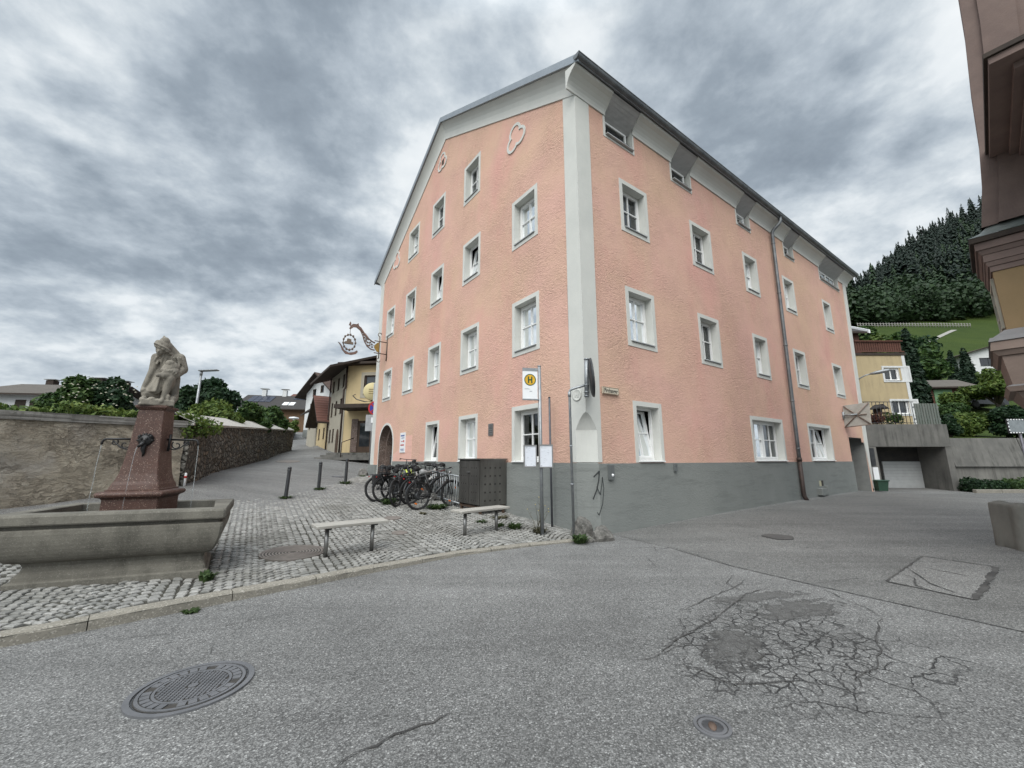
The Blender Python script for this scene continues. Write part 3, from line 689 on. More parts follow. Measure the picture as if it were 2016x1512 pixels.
pl.prism([(18.2, .75), (RLEN0 + .06, -1.5), (RLEN + .02, TOPZ), (RLEN - .42, TOPZ)], lambda x, y, d: RW(x, d, y), -.01, .03)
pl.build('pilaster', WHITEGREY, HOUSE)
pb = MB()
def plinth(pts, fn, t=.035):
    pb.holed([pts], fn, t); n = len(pts)
    for i in range(n):
        a, b = pts[i], pts[(i + 1) % n]; pb.poly([fn(a[0], a[1], t), fn(b[0], b[1], t), fn(b[0], b[1], -.02), fn(a[0], a[1], -.02)])
plinth([(CHU - .01, -2.1), (11.33, -2.1), (11.33, -.075), (CHU - .01, -.075)], lambda x, y, d: LW(x, d, y))
plinth([(13.36, -2.1), (14.46, -2.1), (14.46, -.25), (13.36, -.25)], lambda x, y, d: LW(x, d, y), .12)
plinth([(CHU - .01, -2.1), (NI1 + .02, -2.1), (NI1 - .02, -.085), (CHU - .01, -.085)], lambda x, y, d: RW(x, d, y))
pb.poly([LW(CHU - .01, .035, -2.1), LW(CHU - .01, .035, -.075), RW(CHU - .01, .035, -.085), RW(CHU - .01, .035, -2.1)])
pb.poly([LW(CHU - .01, .035, -.075), RW(CHU - .01, .035, -.085), RW(CHU, 0, -.07), LW(CHU, 0, -.07)])
pb.build('plinth', GREYBASE, HOUSE)
# cornices: a plastered cove under the eaves, another climbing the gable
COVE = [(0.0, -.02), (.035, -.02), (.04, .05), (.06, .12), (.10, .19), (.16, .26), (.24, .33), (.34, .385), (.36, .44), (0.0, .5)]
cn = MB()
edges_r = [-.30]
for a, b in VENT: edges_r += [a, b]
edges_r.append(RLEN + .3)
for i in range(0, len(edges_r), 2):
    a, b = edges_r[i], edges_r[i + 1]
    cn.prism([(d, z) for d, z in COVE], lambda d, z, u: RW(u, d, TOPZ + z), a, b); cn.build('cornice', CORNICE, HOUSE); cn = MB()
# plank-lined hollows above the little attic windows
PLANK = M('grey_soffit_plank', (.42, .415, .415), (.36, .355, .355), scale=3, stretch=(.3, 3, 3), rough=.7, bump=.2, bscale=12)
for a, b in VENT:
    vw = MB()
    vw.poly([RW(a + .1, -.13, 8.42), RW(b - .1, -.13, 8.42), RW(b - .1, -.13, 8.98), RW(a + .1, -.13, 8.98)])
    n = 2 if b - a > 1.5 else 1; fw = (b - a - .2) / n
    vw = MB()
    for k in range(n):
        x0 = a + .1 + k * fw
        for (p, q, r, s) in ((x0, x0 + .06, 8.42, 8.95), (x0 + fw - .06, x0 + fw, 8.42, 8.95), (x0 + .06, x0 + fw - .06, 8.42, 8.48), (x0 + .06, x0 + fw - .06, 8.89, 8.95)) + (((x0 + fw / 2 - .015, x0 + fw / 2 + .015, 8.48, 8.89),) if fw > .9 else ()):
            vw.prism([(p, r), (q, r), (q, s), (p, s)], lambda x, y, d: RW(x, d, y), -.17, -.11)
    win = vw.build('attic_window', WHITEPVC, HOUSE)
    g = MB(); g.poly([RW(a + .1, -.14, 8.44), RW(b - .1, -.14, 8.44), RW(b - .1, -.14, 8.94), RW(a + .1, -.14, 8.94)]); g.build('pane', GLASS, win)
    s = MB()
    for i in range(6):
        f0, f1 = i / 6, (i + 1) / 6 - .012
        q0, q1 = (-.12 + .43 * f0, 8.95 + .38 * f0), (-.12 + .43 * f1, 8.95 + .38 * f1)
        s.poly([RW(a, q0[0], q0[1]), RW(b, q0[0], q0[1]), RW(b, q1[0], q1[1]), RW(a, q1[0], q1[1])])
    s.poly([RW(a, -.13, 8.975), RW(b, -.13, 8.975), RW(b, .34, 9.375), RW(a, .34, 9.375)])
    s.build('soffit', PLANK, win)
    t = MB(); f = .075
    for x, sg in ((a, 1), (b, -1)):
        t.poly([RW(x, -.17, 8.36), RW(x, 0.01, 8.36), RW(x, 0.01, 8.97), RW(x, .34, 9.36), RW(x, -.17, 8.97)])
        t.prism([(x, 8.30), (x, TOPZ - .02), (x - sg * f, TOPZ - .02), (x - sg * f, 8.30)], lambda p, q, d: RW(p, d, q), -.005, .012)
    t.prism([(a, 8.36), (b, 8.36), (b, 8.30), (a, 8.30)], lambda p, q, d: RW(p, d, q), -.005, .012)
    t.poly([RW(a, -.17, 8.36), RW(b, -.17, 8.36), RW(b, 0.01, 8.36), RW(a, 0.01, 8.36)])
    t.build('surround', WHITEGREY, win)
    d = MB(); d.box(RW((a + b) / 2, -.03, 8.385), (b - a - .02, .22, .03), Matrix.Rotation(R(34.748), 3, 'Z')); d.build('sill', SILL, win)
gc = MB()
gp = [(0, -.05), (.03, -.05), (.035, .06), (.05, .2), (.085, .34), (.14, .46), (.21, .56), (.24, .60), (.24, .68), (0, .72)]
def gabl(u0, u1, ends):
    base = len(gc.v)
    for u, miter in ((u0, ends[0]), (u1, ends[1])):
        for d, z in gp:
            uu = u - d if miter < 0 else (u + d if miter > 0 else u)
            zz = TOPZ + .03 + GSL * (min(uu, ULEN - uu)) + z * 1.0
            gc.v.append(tuple(LW(uu, d, zz)))
    n = len(gp)
    for i in range(n - 1): gc.f.append((base + i, base + i + 1, base + n + i + 1, base + n + i)); gc.m.append(0); gc.s.append(False)
    gc.f.append(tuple(range(base, base + n))); gc.m.append(0); gc.s.append(False); gc.f.append(tuple(range(base + n, base + 2 * n))); gc.m.append(0); gc.s.append(False)
gabl(0, APU, (-1, 0)); gabl(APU, ULEN, (0, 1))
gc.build('gable_cornice', CORNICE, HOUSE)
# roof: two thick slopes with a sheet-metal verge
rf = MB()
def RP(u, r, dz=0): return HB(u, r, 9.62 + GSL * min(u, ULEN - u) + dz)
for (u0, u1) in ((-.42, APU), (APU, ULEN + .42)):
    r0, r1 = -.28, RLEN + .45
    a = [RP(u0, r0), RP(u1, r0), RP(u1, r1), RP(u0, r1)]; b = [p + V(0, 0, .1) for p in a]
    rf.poly(a); rf.poly(b)
    for i in range(4): j = (i + 1) % 4; rf.poly([a[i], a[j], b[j], b[i]])
rf.build('roof', ROOFMETAL, HOUSE)
vg = MB()
for (u0, u1) in ((-.44, APU), (APU, ULEN + .44)):
    for p, q, zz0, zz1 in ((-.31, -.27, -.03, .17), (-.31, -.05, .17, .19)):
        a = [HB(u0, p, RP(u0, 0).z + zz0), HB(u1, p, RP(u1, 0).z + zz0), HB(u1, q, RP(u1, 0).z + zz0), HB(u0, q, RP(u0, 0).z + zz0)]; b = [x + V(0, 0, zz1 - zz0) for x in a]
        vg.poly(a); vg.poly(b)
        for i in range(4): j = (i + 1) % 4; vg.poly([a[i], a[j], b[j], b[i]])
vg.build('verge', M('verge_flashing', (.30, .33, .36), (.26, .29, .32), rough=.45, metal=.4, bump=0), HOUSE)
gt = MB()   # half-round gutter with joints and end cap
r_ = .095; n = 10
prof = [(.42 + r_ * math.cos(math.pi + math.pi * k / n), 9.50 + r_ * 1.0 * math.sin(math.pi + math.pi * k / n)) for k in range(n + 1)]
prof = prof + [(.42 + r_ + .015, 9.515), (.42 + r_ + .015, 9.53), (.42 - r_, 9.53)]
gt.prism(prof, lambda d, z, u: RW(u, d, z), -.34, RLEN + .5)
for u in np.arange(.3, RLEN + .4, .95):
    gt.prism([(.42 + (r_ + .009) * math.cos(math.pi + math.pi * k / n), 9.50 + (r_ + .009) * math.sin(math.pi + math.pi * k / n)) for k in range(n + 1)], lambda d, z, x: RW(x, d, z), u, u + .035)
gt.build('gutter', ZINC, HOUSE)
dp = MB(); U0, U1 = 10.72, 10.28
pth = [RW(U0 - .02, .42, 9.42), RW(U0 - .02, .42, 9.25), RW(U0 - .06, .36, 9.12), RW(U0 - .12, .22, 8.98), RW(U0 - .14, .13, 8.85), RW(U0 - .14, .12, 8.6)]
pth += [RW(U0 - .14 + (U1 - U0 + .14) * k / 10, .12, 8.6 - 8.7 * k / 10) for k in range(1, 11)]
dp.tube(pth, .062, 12)
for z in (8.4, 6.3, 4.2, 2.1, .4): f = (8.6 - z) / 8.7; dp.tube([RW(U0 - .14 + (U1 - U0 + .14) * f, .12, z), RW(U0 - .14 + (U1 - U0 + .14) * f, .12, z - .05)], .072, 12)
DP = dp.build('downpipe', ZINC, HOUSE)
dp = MB(); dp.tube([RW(U1, .12, -.02), RW(U1 - .01, .12, -1.1), RW(U1 - .01, .13, -1.25), RW(U1 - .01, .2, -1.40)], .068, 12); dp.tube([RW(U1, .12, .06), RW(U1, .12, -.06)], .08, 12); dp.build('standpipe', RUSTPIPE, DP)

# windows: casement > pane, curtain, surround, sill
SHEER = [0, 1, 2, 0, 3, 1, 0, 2]
def window(fn, w, tilt, idx, ang, double=False):
    u1, u2, z1, z2 = w; h = hole(w); a, b, c, d = h[0][0], h[1][0], h[0][1], h[2][1]
    m = MB(); F0, F1 = -REV - .06, -REV; fw = .055
    def bar(p, q, r, s, n0=F0, n1=F1): m.prism([(p, r), (q, r), (q, s), (p, s)], lambda x, y, e: fn(x, e, y), n0, n1)
    a2, b2, c2, d2 = a + .004, b - .004, c + .045, d - .004
    bar(a2, a2 + fw, c2, d2); bar(b2 - fw, b2, c2, d2); bar(a2 + fw, b2 - fw, c2, c2 + fw); bar(a2 + fw, b2 - fw, d2 - fw, d2)
    leaves = [(a2 + fw, b2 - fw)]
    if double:
        mid = (a2 + b2) / 2; bar(mid - .05, mid + .05, c2 + fw, d2 - fw, F0, F1 + .012); leaves = [(a2 + fw, mid - .05), (mid + .05, b2 - fw)]
    g = MB(); sh = .045
    for li, (p, q) in enumerate(leaves):
        tl = tilt and (not double or li == 1); z0, z3 = c2 + fw, d2 - fw
        def tp(x, y, e): return fn(x, e - ((y - z0) * .17 if tl else 0), y)
        def sbar(x0, x1, y0, y1, n0, n1): m.prism([(x0, y0), (x1, y0), (x1, y1), (x0, y1)], tp, n0, n1)
        s0, s1 = F0 + .012, F1 + .014
        sbar(p, p + sh, z0, z3, s0, s1); sbar(q - sh, q, z0, z3, s0, s1); sbar(p + sh, q - sh, z0, z0 + sh, s0, s1); sbar(p + sh, q - sh, z3 - sh, z3, s0, s1)
        mx = (p + q) / 2; mz = (z0 + z3) / 2 + .02
        sbar(mx - .014, mx + .014, z0 + sh, z3 - sh, s0 + .01, s1 - .006); sbar(p + sh, mx - .014, mz - .014, mz + .014, s0 + .01, s1 - .006); sbar(mx + .014, q - sh, mz - .014, mz + .014, s0 + .01, s1 - .006)
        g.poly([tp(p + sh, z0 + sh, F0 + .03), tp(q - sh, z0 + sh, F0 + .03), tp(q - sh, z3 - sh, F0 + .03), tp(p + sh, z3 - sh, F0 + .03)])
    win = m.build('window', WHITEPVC, HOUSE); g.build('pane', GLASS, win)
    kind = SHEER[idx % 8]
    if kind and not tilt:
        q = MB(); x0, x1 = (a + .05, b - .05) if kind == 1 else ((a + .05, a + (b - a) * .38) if kind == 2 else (a + (b - a) * .55, b - .05)); top = d - .1 if kind != 1 else c + (d - c) * .52
        nn = 16
        for i in range(nn): q.poly([fn(x0 + (x1 - x0) * (i + k) / nn, F0 - .1 - .025 * math.sin((i + k) * 2.1), zz) for k, zz in ((0, c + .06), (1, c + .06), (1, top), (0, top))], smooth=True)
        q.build('curtain', CURTAIN, win)
    s = MB(); out = [(u1, z1 if z1 > 0 else c - .01), (u2, z1 if z1 > 0 else c - .01), (u2, z2), (u1, z2)]; P = .014
    s.holed([out, h], lambda x, y, e: fn(x, e, y), P)
    for i in range(4):
        p, q = out[i], out[(i + 1) % 4]; s.poly([fn(p[0], P, p[1]), fn(q[0], P, q[1]), fn(q[0], -.01, q[1]), fn(p[0], -.01, p[1])])
        p, q = h[i], h[(i + 1) % 4]; s.poly([fn(p[0], P, p[1]), fn(q[0], P, q[1]), fn(q[0], -REV - .07, q[1]), fn(p[0], -REV - .07, p[1])])
    s.build('surround', WHITEGREY, win)
    l = MB(); ex = .05 if z1 > 0 else .075
    def sl(x, y, e): return fn(x, e, c + .042 - (e + REV) * .06 - y)
    xa, xb = (a + .01, b - .01) if z1 > 0 else (a - .02, b + .06)
    l.prism([(xa, 0), (xb, 0), (xb, .024), (xa, .024)], sl, -REV + .002, ex if z1 > 0 else ex)
    l.build('sill', SILL if z1 > 0 else WHITEPVC, win)
fL = lambda u, n, z: LW(u, n, z)
fR = lambda u, n, z: RW(u, n, z)
for i, x in enumerate(Lwin): window(fL, x, (x[0], x[2]) in LTILT, i * 3 + 1, 0)
for i, x in enumerate(Rwin): window(fR, x, (x[0], x[2]) in RTILT, i * 5 + 2, 0, x[1] - x[0] > 2)
# trefoil plaster rings
def trefoil(cu, cz, s, rot, dark=False):
    lob = [(.175 * math.cos(q), .175 * math.sin(q), .245) for q in (math.pi / 2, math.pi / 2 + 2.094, math.pi / 2 + 4.189)]
    def rad(a, shrink=0):
        best = 0
        for x, y, r in lob:
            r = r - shrink; b = x * math.cos(a) + y * math.sin(a); disc = b * b - (x * x + y * y - r * r)
            if x * x + y * y > r * r and b < 0: continue
            if disc > 0: best = max(best, b + math.sqrt(disc))
        best = max(best, .14 - shrink)
        return best
    n = 60; A = [2 * math.pi * k / n for k in range(n)]
    o_ = [(cu + s * rad(a) * math.cos(a + rot), cz + s * rad(a) * math.sin(a + rot)) for a in A]; i_ = [(cu + s * rad(a, .07) * math.cos(a + rot), cz + s * rad(a, .07) * math.sin(a + rot)) for a in A]
    t = MB(); f = lambda x, y, d: LW(x, d, y)
    for k in range(n):
        j = (k + 1) % n
        t.poly([f(*o_[k], .03), f(*o_[j], .03), f(*i_[j], .03), f(*i_[k], .03)]); t.poly([f(*o_[k], .03), f(*o_[j], .03), f(*o_[j], -.01), f(*o_[k], -.01)]); t.poly([f(*i_[k], .03), f(*i_[j], .03), f(*i_[j], -.01), f(*i_[k], -.01)])
    tr = t.build('trefoil', WHITEGREY, HOUSE)
    c = MB(); c.holed([i_], f, .006); c.build('infill', PINK_PATCH, tr)
    if dark:
        d = MB(); d.prism([(cu - .13, cz - .16), (cu + .08, cz - .16), (cu + .08, cz + .1), (cu - .13, cz + .1)], f, .007, .012); d.build('hatch', DARKWOOD, tr)
trefoil(2.42, 9.52, 1.15, R(-10)); trefoil(7.45, 12.1, 1.0, R(0), True); trefoil(12.3, 9.75, 1.15, R(10))
# arched doorway
dr = MB(); f = lambda x, y, d: LW(x, d, y)
bo = [(AU1 - .1, -.85)] + [(AU1 - .1, ASP)] + [((AU1 + AU2) / 2 - ((AU2 - AU1) / 2 + .1) * math.cos(math.pi * k / 14), ASP + ((AU2 - AU1) / 2 + .1) * math.sin(math.pi * k / 14)) for k in range(1, 14)] + [(AU2 + .1, ASP), (AU2 + .1, -.85)]
inn = [(AU1, -.85)] + arch[1:-1] + [(AU2, -.85)]
for k in range(len(bo) - 1): dr.poly([f(*bo[k], .016), f(*bo[k + 1], .016), f(*inn[k + 1], .016), f(*inn[k], .016)]); dr.poly([f(*bo[k], .016), f(*bo[k + 1], .016), f(*bo[k + 1], -.01), f(*bo[k], -.01)])
DOORW = dr.build('doorway', WHITEGREY, HOUSE)
dr = MB()
inn[0] = (AU1, -1.25); inn[-1] = (AU2, -1.25)
for k in range(len(inn) - 1): dr.poly([f(*inn[k], .017), f(*inn[k + 1], .017), f(*inn[k + 1], -.62), f(*inn[k], -.62)], smooth=False)
sm = [(x + (.14 if x < 12.3 else -.14) if 1 else x, y - (.14 if y > ASP else 0)) for x, y in inn]
for k in range(len(inn) - 1): dr.poly([f(*inn[k], -.3), f(*inn[k + 1], -.3), f(*sm[k + 1], -.3), f(*sm[k], -.3)]); dr.poly([f(*sm[k], -.3), f(*sm[k + 1], -.3), f(*sm[k + 1], -.62), f(*sm[k], -.62)])
dr.build('stone_jamb', BROWNSTONE, DOORW)
dr = MB(); dr.prism(inn, f, -.66, -.60)
for x in (11.8, 12.35, 12.9): dr.box(LW(x, -.59, -.3), (.02, .03, 1.6), Matrix.Rotation(R(126.489), 3, 'Z'))
dr.build('door', DARKWOOD, DOORW)
# side niche at the far end of the long front
ni = MB(); a, b = NI1, NI2 + .1
ni.poly([RW(a, 0, -2), RW(a, -1.4, -2), RW(a, -1.4, NIZ), RW(a, 0, NIZ)]); ni.poly([RW(a, -1.4, -2), RW(b, -1.4, -2), RW(b, -1.4, NIZ), RW(a, -1.4, NIZ)]); ni.poly([RW(b, 0, -2), RW(b, -1.4, -2), RW(b, -1.4, NIZ), RW(b, 0, NIZ)]); ni.poly([RW(a, 0, NIZ), RW(b, 0, NIZ), RW(b, -1.4, NIZ), RW(a, -1.4, NIZ)])
ni.build('niche', M('niche_render', (.24, .245, .235), (.2, .205, .2), rough=.9, bump=.2), HOUSE)
ce = MB(); f2 = lambda x, y, d: RW(x, d, y)
for (p, q, r, s) in ((11.9, 12.0, -1.05, -.72), (12.42, 12.52, -1.05, -.72), (12.0, 12.42, -.78, -.72), (12.0, 12.42, -1.05, -.98)): ce.prism([(p, r), (q, r), (q, s), (p, s)], f2, .03, .045)
CW = ce.build('cellar_window', GREYBASE, HOUSE)
ce = MB(); ce.prism([(12.0, -.98), (12.22, -.98), (12.22, -.78), (12.0, -.78)], f2, .02, .04); ce.build('shutter', M('pale_yellow_board', (.5, .47, .32), rough=.7), CW)
ce = MB(); ce.prism([(12.22, -.98), (12.42, -.98), (12.42, -.78), (12.22, -.78)], f2, .02, .038); ce.build('opening', DARKROOM, CW)
ce = MB(); ce.box(RW(12.0, .1, -1.17), (.5, .18, .24), Matrix.Rotation(R(34.748), 3, 'Z'), .01); ce.box(RW(12.55, .07, -1.13), (.2, .14, .3), Matrix.Rotation(R(34.748), 3, 'Z'), .01); ce.build('cellar_light_shaft', GREYBASE, CW)
pp = MB(); pp.prism([(9.3, -.075), (10.7, -.075), (10.7, .95), (9.3, .95)], f, -.005, .006); pp.prism([(10.7, -.075), (11.32, -.075), (11.32, .2), (10.7, .4)], f, -.005, .005); pp.build('repaired_render', PINK_PATCH, HOUSE)
# ------------------------------------------------------------------ things on the house walls
RZL, RZR = R(126.489), R(34.748)
def wall_thing(name, label, cat, side, u, n, z, group=None):
    """Empty on the wall; local x along the wall (u), y outward, z up"""
    p = (LW if side == 'L' else RW)(u, n, z)
    o = thing(name, label, cat, p, 0, group)
    d = LD if side == 'L' else RD; nn = LN if side == 'L' else RN
    return o, (lambda x, y, zz: Vector((p[0] + d[0] * x + nn[0] * y, p[1] + d[1] * x + nn[1] * y, p[2] + zz)))
def text_faces(body, size, bold=0.0):
    c = bpy.data.curves.new('t', 'FONT'); c.body = body; c.size = size; c.align_x = 'CENTER'; c.align_y = 'CENTER'; c.offset = bold; c.resolution_u = 3
    o = bpy.data.objects.new('t', c); COL.objects.link(o); dg = bpy.context.evaluated_depsgraph_get(); me = o.evaluated_get(dg).to_mesh()
    vs = [v.co.copy() for v in me.vertices]; fs = [tuple(p.vertices) for p in me.polygons]
    o.evaluated_get(dg).to_mesh_clear(); bpy.data.objects.remove(o); bpy.data.curves.remove(c); return vs, fs
def put_text(mb, body, size, fn, bold=0.0):
    vs, fs = text_faces(body, size, bold); mb.mesh([fn(v.x, v.y) for v in vs], fs)
def rim_box(mb, fn, x0, x1, z0, z1, w, d0, d1):
    for (a, b, c, e) in ((x0, x0 + w, z0, z1), (x1 - w, x1, z0, z1), (x0 + w, x1 - w, z0, z0 + w), (x0 + w, x1 - w, z1 - w, z1)):
        mb.prism([(a, c), (b, c), (b, e), (a, e)], lambda x, y, d: fn(x, d, y), d0, d1)
def plate(mb, fn, x0, x1, z0, z1, d0, d1): mb.prism([(x0, z0), (x1, z0), (x1, z1), (x0, z1)], lambda x, y, d: fn(x, d, y), d0, d1)
CREAM = M('cream_enamel', (.62, .56, .45), (.55, .5, .4), rough=.4, bump=0)
t, f = wall_thing('street_sign', 'small cream street name sign reading Pirchanger beside the corner pilaster', 'sign', 'R', .5, .02, 1.43)
m = MB(); plate(m, f, 0, .53, 0, .16, 0, .03); m.build('sign_plate', CREAM, t)
m = MB(); rim_box(m, f, .006, .524, .006, .154, .009, .03, .034); m.build('border', M('brown_rim', (.22, .13, .08), bump=0), t)
m = MB(); put_text(m, 'Pirchanger', .13, lambda x, y: f(.265 + x * .80, .0335, .077 + y), .0025); m.build('lettering', INK, t)
t, f = wall_thing('survey_plaque', 'round pale relief plaque with faint cross mark on the corner pilaster', 'plaque', 'L', .22, .016, 1.38)
m = MB(); m.lathe([(.13, 0), (.135, .012), (.12, .02), (.105, .012), (0, .012)], f(0, 0, 0), 24, Matrix((( -LN[1], 0, LN[0]), (LN[0], 0, LN[1]), (0, 1, 0)))); m.build('disc', WHITEGREY, t)
m = MB(); plate(m, f, -.06, -.02, -.05, .04, .012, .02); plate(m, f, .02, .06, -.04, .05, .012, .02); plate(m, f, -.02, .02, -.01, .02, .012, .018); m.build('relief', CORNICE, t)
t, f = wall_thing('info_plaque', 'small square grey metal plaque between two ground floor windows', 'plaque', 'L', 3.5, .004, .66)
m = MB(); plate(m, f, 0, .24, 0, .34, 0, .02); m.build('plate', STEEL, t)
m = MB(); plate(m, f, .05, .19, .2, .3, .02, .024); plate(m, f, .04, .2, .13, .15, .02, .023); plate(m, f, .04, .17, .08, .1, .02, .023); m.build('lettering', M('plaque_ink', (.12, .12, .12), bump=0), t)
t, f = wall_thing('door_notice_board', 'white notice board with red and blue print lines right of the arched door', 'notice board', 'L', 9.95, .008, .28)
m = MB(); plate(m, f, 0, .56, 0, .82, 0, .03); m.build('board', SIGNWHITE, t)
BLUEINK = M('blue_print', (.12, .16, .34), bump=0, rough=.6); REDINK = M('red_print', (.5, .06, .05), bump=0, rough=.6); GREYINK = M('grey_print', (.3, .31, .34), bump=0, rough=.6)
m = MB(); plate(m, f, .08, .48, .66, .72, .03, .033); plate(m, f, .08, .4, .58, .61, .03, .033); plate(m, f, .08, .46, .12, .15, .03, .033); plate(m, f, .08, .42, .07, .09, .03, .033); m.build('print', BLUEINK, t)
m = MB(); plate(m, f, .08, .2, .42, .5, .03, .033); plate(m, f, .08, .47, .28, .33, .03, .033); plate(m, f, .24, .42, .44, .47, .03, .033); m.build('print', REDINK, t)
t, f = wall_thing('intercom_box', 'small dark grey wall box with round white button near the corner', 'wall box', 'R', .55, .038, -.42)
m = MB(); plate(m, f, 0, .16, 0, .30, 0, .05); m.build('casing', M('box_grey', (.14, .15, .15), rough=.5, bump=0), t)
m = MB(); m.lathe([(.03, 0), (.03, .012), (0, .016)], f(.09, .05, .09), 14, Matrix(((1, 0, RN[0]), (0, 0, RN[1]), (0, 1, 0)))); m.build('button', SIGNWHITE, t)
t, f = wall_thing('junction_box', 'tiny grey junction box on plinth right of the tilted window', 'wall box', 'R', 2.92, .038, -.29)
m = MB(); plate(m, f, 0, .1, 0, .17, 0, .05); plate(m, f, .02, .08, .13, .19, .0, .06); m.build('casing', M('box_grey', (.14, .15, .15)), t)
t, f = wall_thing('letterbox', 'black metal letterbox in the shade of the arched door', 'letterbox', 'L', 11.5, -.08, -.18)
m = MB(); m.box(f(.12, 0, .2), (.26, .14, .38), Matrix.Rotation(RZL, 3, 'Z'), .01); m.build('casing', DARKSTEEL, t)
m = MB(); m.box(f(.12, .075, .32), (.2, .012, .04), Matrix.Rotation(RZL, 3, 'Z')); m.build('flap', STEEL, t)
g = MB(); rng = random.Random(5)      # scribbled tag on the plinth
def scr(p, w):
    for a, b in zip(p[:-1], p[1:]):
        dx, dz = b[0] - a[0], b[1] - a[1]; l = math.hypot(dx, dz) or 1; ox, oz = -dz / l * w / 2, dx / l * w / 2
        g.poly([RW(a[0] - ox, .0375, a[1] - oz), RW(b[0] - ox, .0375, b[1] - oz), RW(b[0] + ox, .0375, b[1] + oz), RW(a[0] + ox, .0375, a[1] + oz)])
scr([(.12, -.36), (.30, -.24), (.27, -.42), (.2, -.62), (.08, -.8)], .035); scr([(.2, -.55), (.3, -.72), (.36, -.5), (.38, -.36)], .022); scr([(.38, -.36), (.41, -.6), (.36, -.9), (.24, -1.12), (.19, -1.06)], .022)
g.build('graffiti', M('graffiti_paint', (.05, .055, .055), rough=.6, bump=0), HOUSE)
# mirror on a wall arm, seen from behind
t, f = wall_thing('traffic_mirror', 'square traffic mirror seen from behind on a short wall arm near the niche', 'mirror', 'R', 15.85, .01, 1.90)
m = MB(); m.tube([f(0, 0, 0), f(0.05, .5, .02)], .035, 8); m.tube([f(0, .0, -.16), f(0, .03, .16)], .045, 8); m.build('arm', GALV, t)
ax = Vector((.62, -.78, 0)).normalized() * .9; cc = f(.12, .48, -.02)
mfn = lambda x, d, z: cc + ax * x + Vector((.78, .62, 0)) * d + Vector((0, 0, z))
m = MB(); m.prism([(-.55, -.5), (.45, -.42), (.5, .52), (-.5, .46)], lambda x, y, d: mfn(x, d, y), 0, .03); m.build('mirror_back', M('dirty_plastic', (.42, .41, .38), (.33, .32, .29), bump=.1), t)
m = MB()
for a, b in (((-.52, -.48), (.47, .49)), ((-.48, .44), (.43, -.40)), ((-.55, -.5), (.45, -.42)), ((-.1, 0), (.35, .03))): m.tube([mfn(a[0], -.03, a[1]), mfn(b[0], -.03, b[1])], .022, 6)
m.build('brace', M('rusty_brace', (.16, .12, .10), (.22, .17, .14)), t)
t, f = wall_thing('street_lamp', 'grey street lamp head on short wall bracket at the far house edge', 'street lamp', 'R', 19.0, .02, 4.0)
m = MB(); m.tube([f(0, 0, -.1), f(0, .06, -.05), f(.05, .25, .06), f(.1, .42, .1)], .03, 8); m.build('bracket', GALV, t)
m = MB(); Mx = Matrix.Rotation(math.atan2(RN[1], RN[0]) + .35, 3, 'Z') @ Matrix.Rotation(-.15, 3, 'Y')
m.lathe([(0, -.38), (.07, -.35), (.11, -.2), (.13, .08), (.11, .28), (.05, .38), (0, .40)], f(.18, .78, .15), 12, Mx @ Matrix.Rotation(R(90), 3, 'Y'), True, (.7, 1)); m.build('lamp_head', GALV, t)

# wrought-iron inn sign hanging out from the left end of the gable
t, f = wall_thing('inn_sign', 'ornate wrought iron bracket sign with hanging wreath at the far left end of the gable', 'hanging sign', 'L', 12.95, .02, 5.35)
IRON = M('painted_iron', (.10, .075, .06), (.16, .12, .10), scale=9, rough=.6, metal=.3); GOLDBROWN = M('gilded_brown', (.20, .13, .11), (.13, .095, .085), scale=5, rough=.5, metal=.2, bump=.1); GILT = M('old_gilt', (.35, .24, .07), rough=.45, metal=.4)
# local plane: y outward, z up.  arm traced outward from the wall
m = MB()
for z in (-.30, .30): m.tube([f(0, 0, z), f(0, .62, z + .0)], .025, 6)
m.tube([f(0, .38, -.55), f(0, .38, .55)], .025, 6); m.tube([f(0, .0, -.62), f(0, .0, .6)], .035, 6)
for z, s in ((.55, 1), (-.55, -1)): m.tube([f(0, .38 + .09 * math.sin(a), z + s * (.09 - .09 * math.cos(a))) for a in np.linspace(0, 4.5, 10)], .018, 6)
m.build('wall_bracket', IRON, t)
up = [(.75, .45), (1.1, .55), (1.5, .82), (1.95, 1.35), (2.4, 1.95), (2.9, 2.25), (3.35, 2.2), (3.6, 1.85), (3.66, 1.6)]
lo = [(.75, -.42), (1.15, -.38), (1.6, -.1), (1.95, .45), (2.15, 1.05), (2.45, 1.62), (2.9, 1.95), (3.25, 1.92), (3.5, 1.68), (3.66, 1.6)]
SC = .42
m = MB(); m.tube([f(0, a * SC + .28, b * SC) for a, b in lo], [.03] * 6 + [.04, .04, .04, .02], 6)
m.prism([(a, b) for a, b in up[2:]] + [(3.5, 1.55), (3.3, 1.9), (2.9, 1.95), (2.45, 1.72), (2.2, 1.4), (1.95, 1.1), (1.5, .6)], lambda a, b, d: f(d, a * SC + .28, b * SC), -.03, .03)
m.tube([f(0, a * SC + .28, b * SC) for a, b in up[:4]], .035, 6)
m.prism([(3.5, 1.9), (3.75, 2.0), (3.62, 2.45), (3.5, 2.25)], lambda a, b, d: f(d, a * SC + .28, b * SC), -.015, .015); m.prism([(2.6, 2.0), (2.75, 2.42), (2.95, 2.2)], lambda a, b, d: f(d, a * SC + .28, b * SC), -.015, .015)
m.build('dragon_arm', GOLDBROWN, t)
m = MB(); rng = random.Random(2)
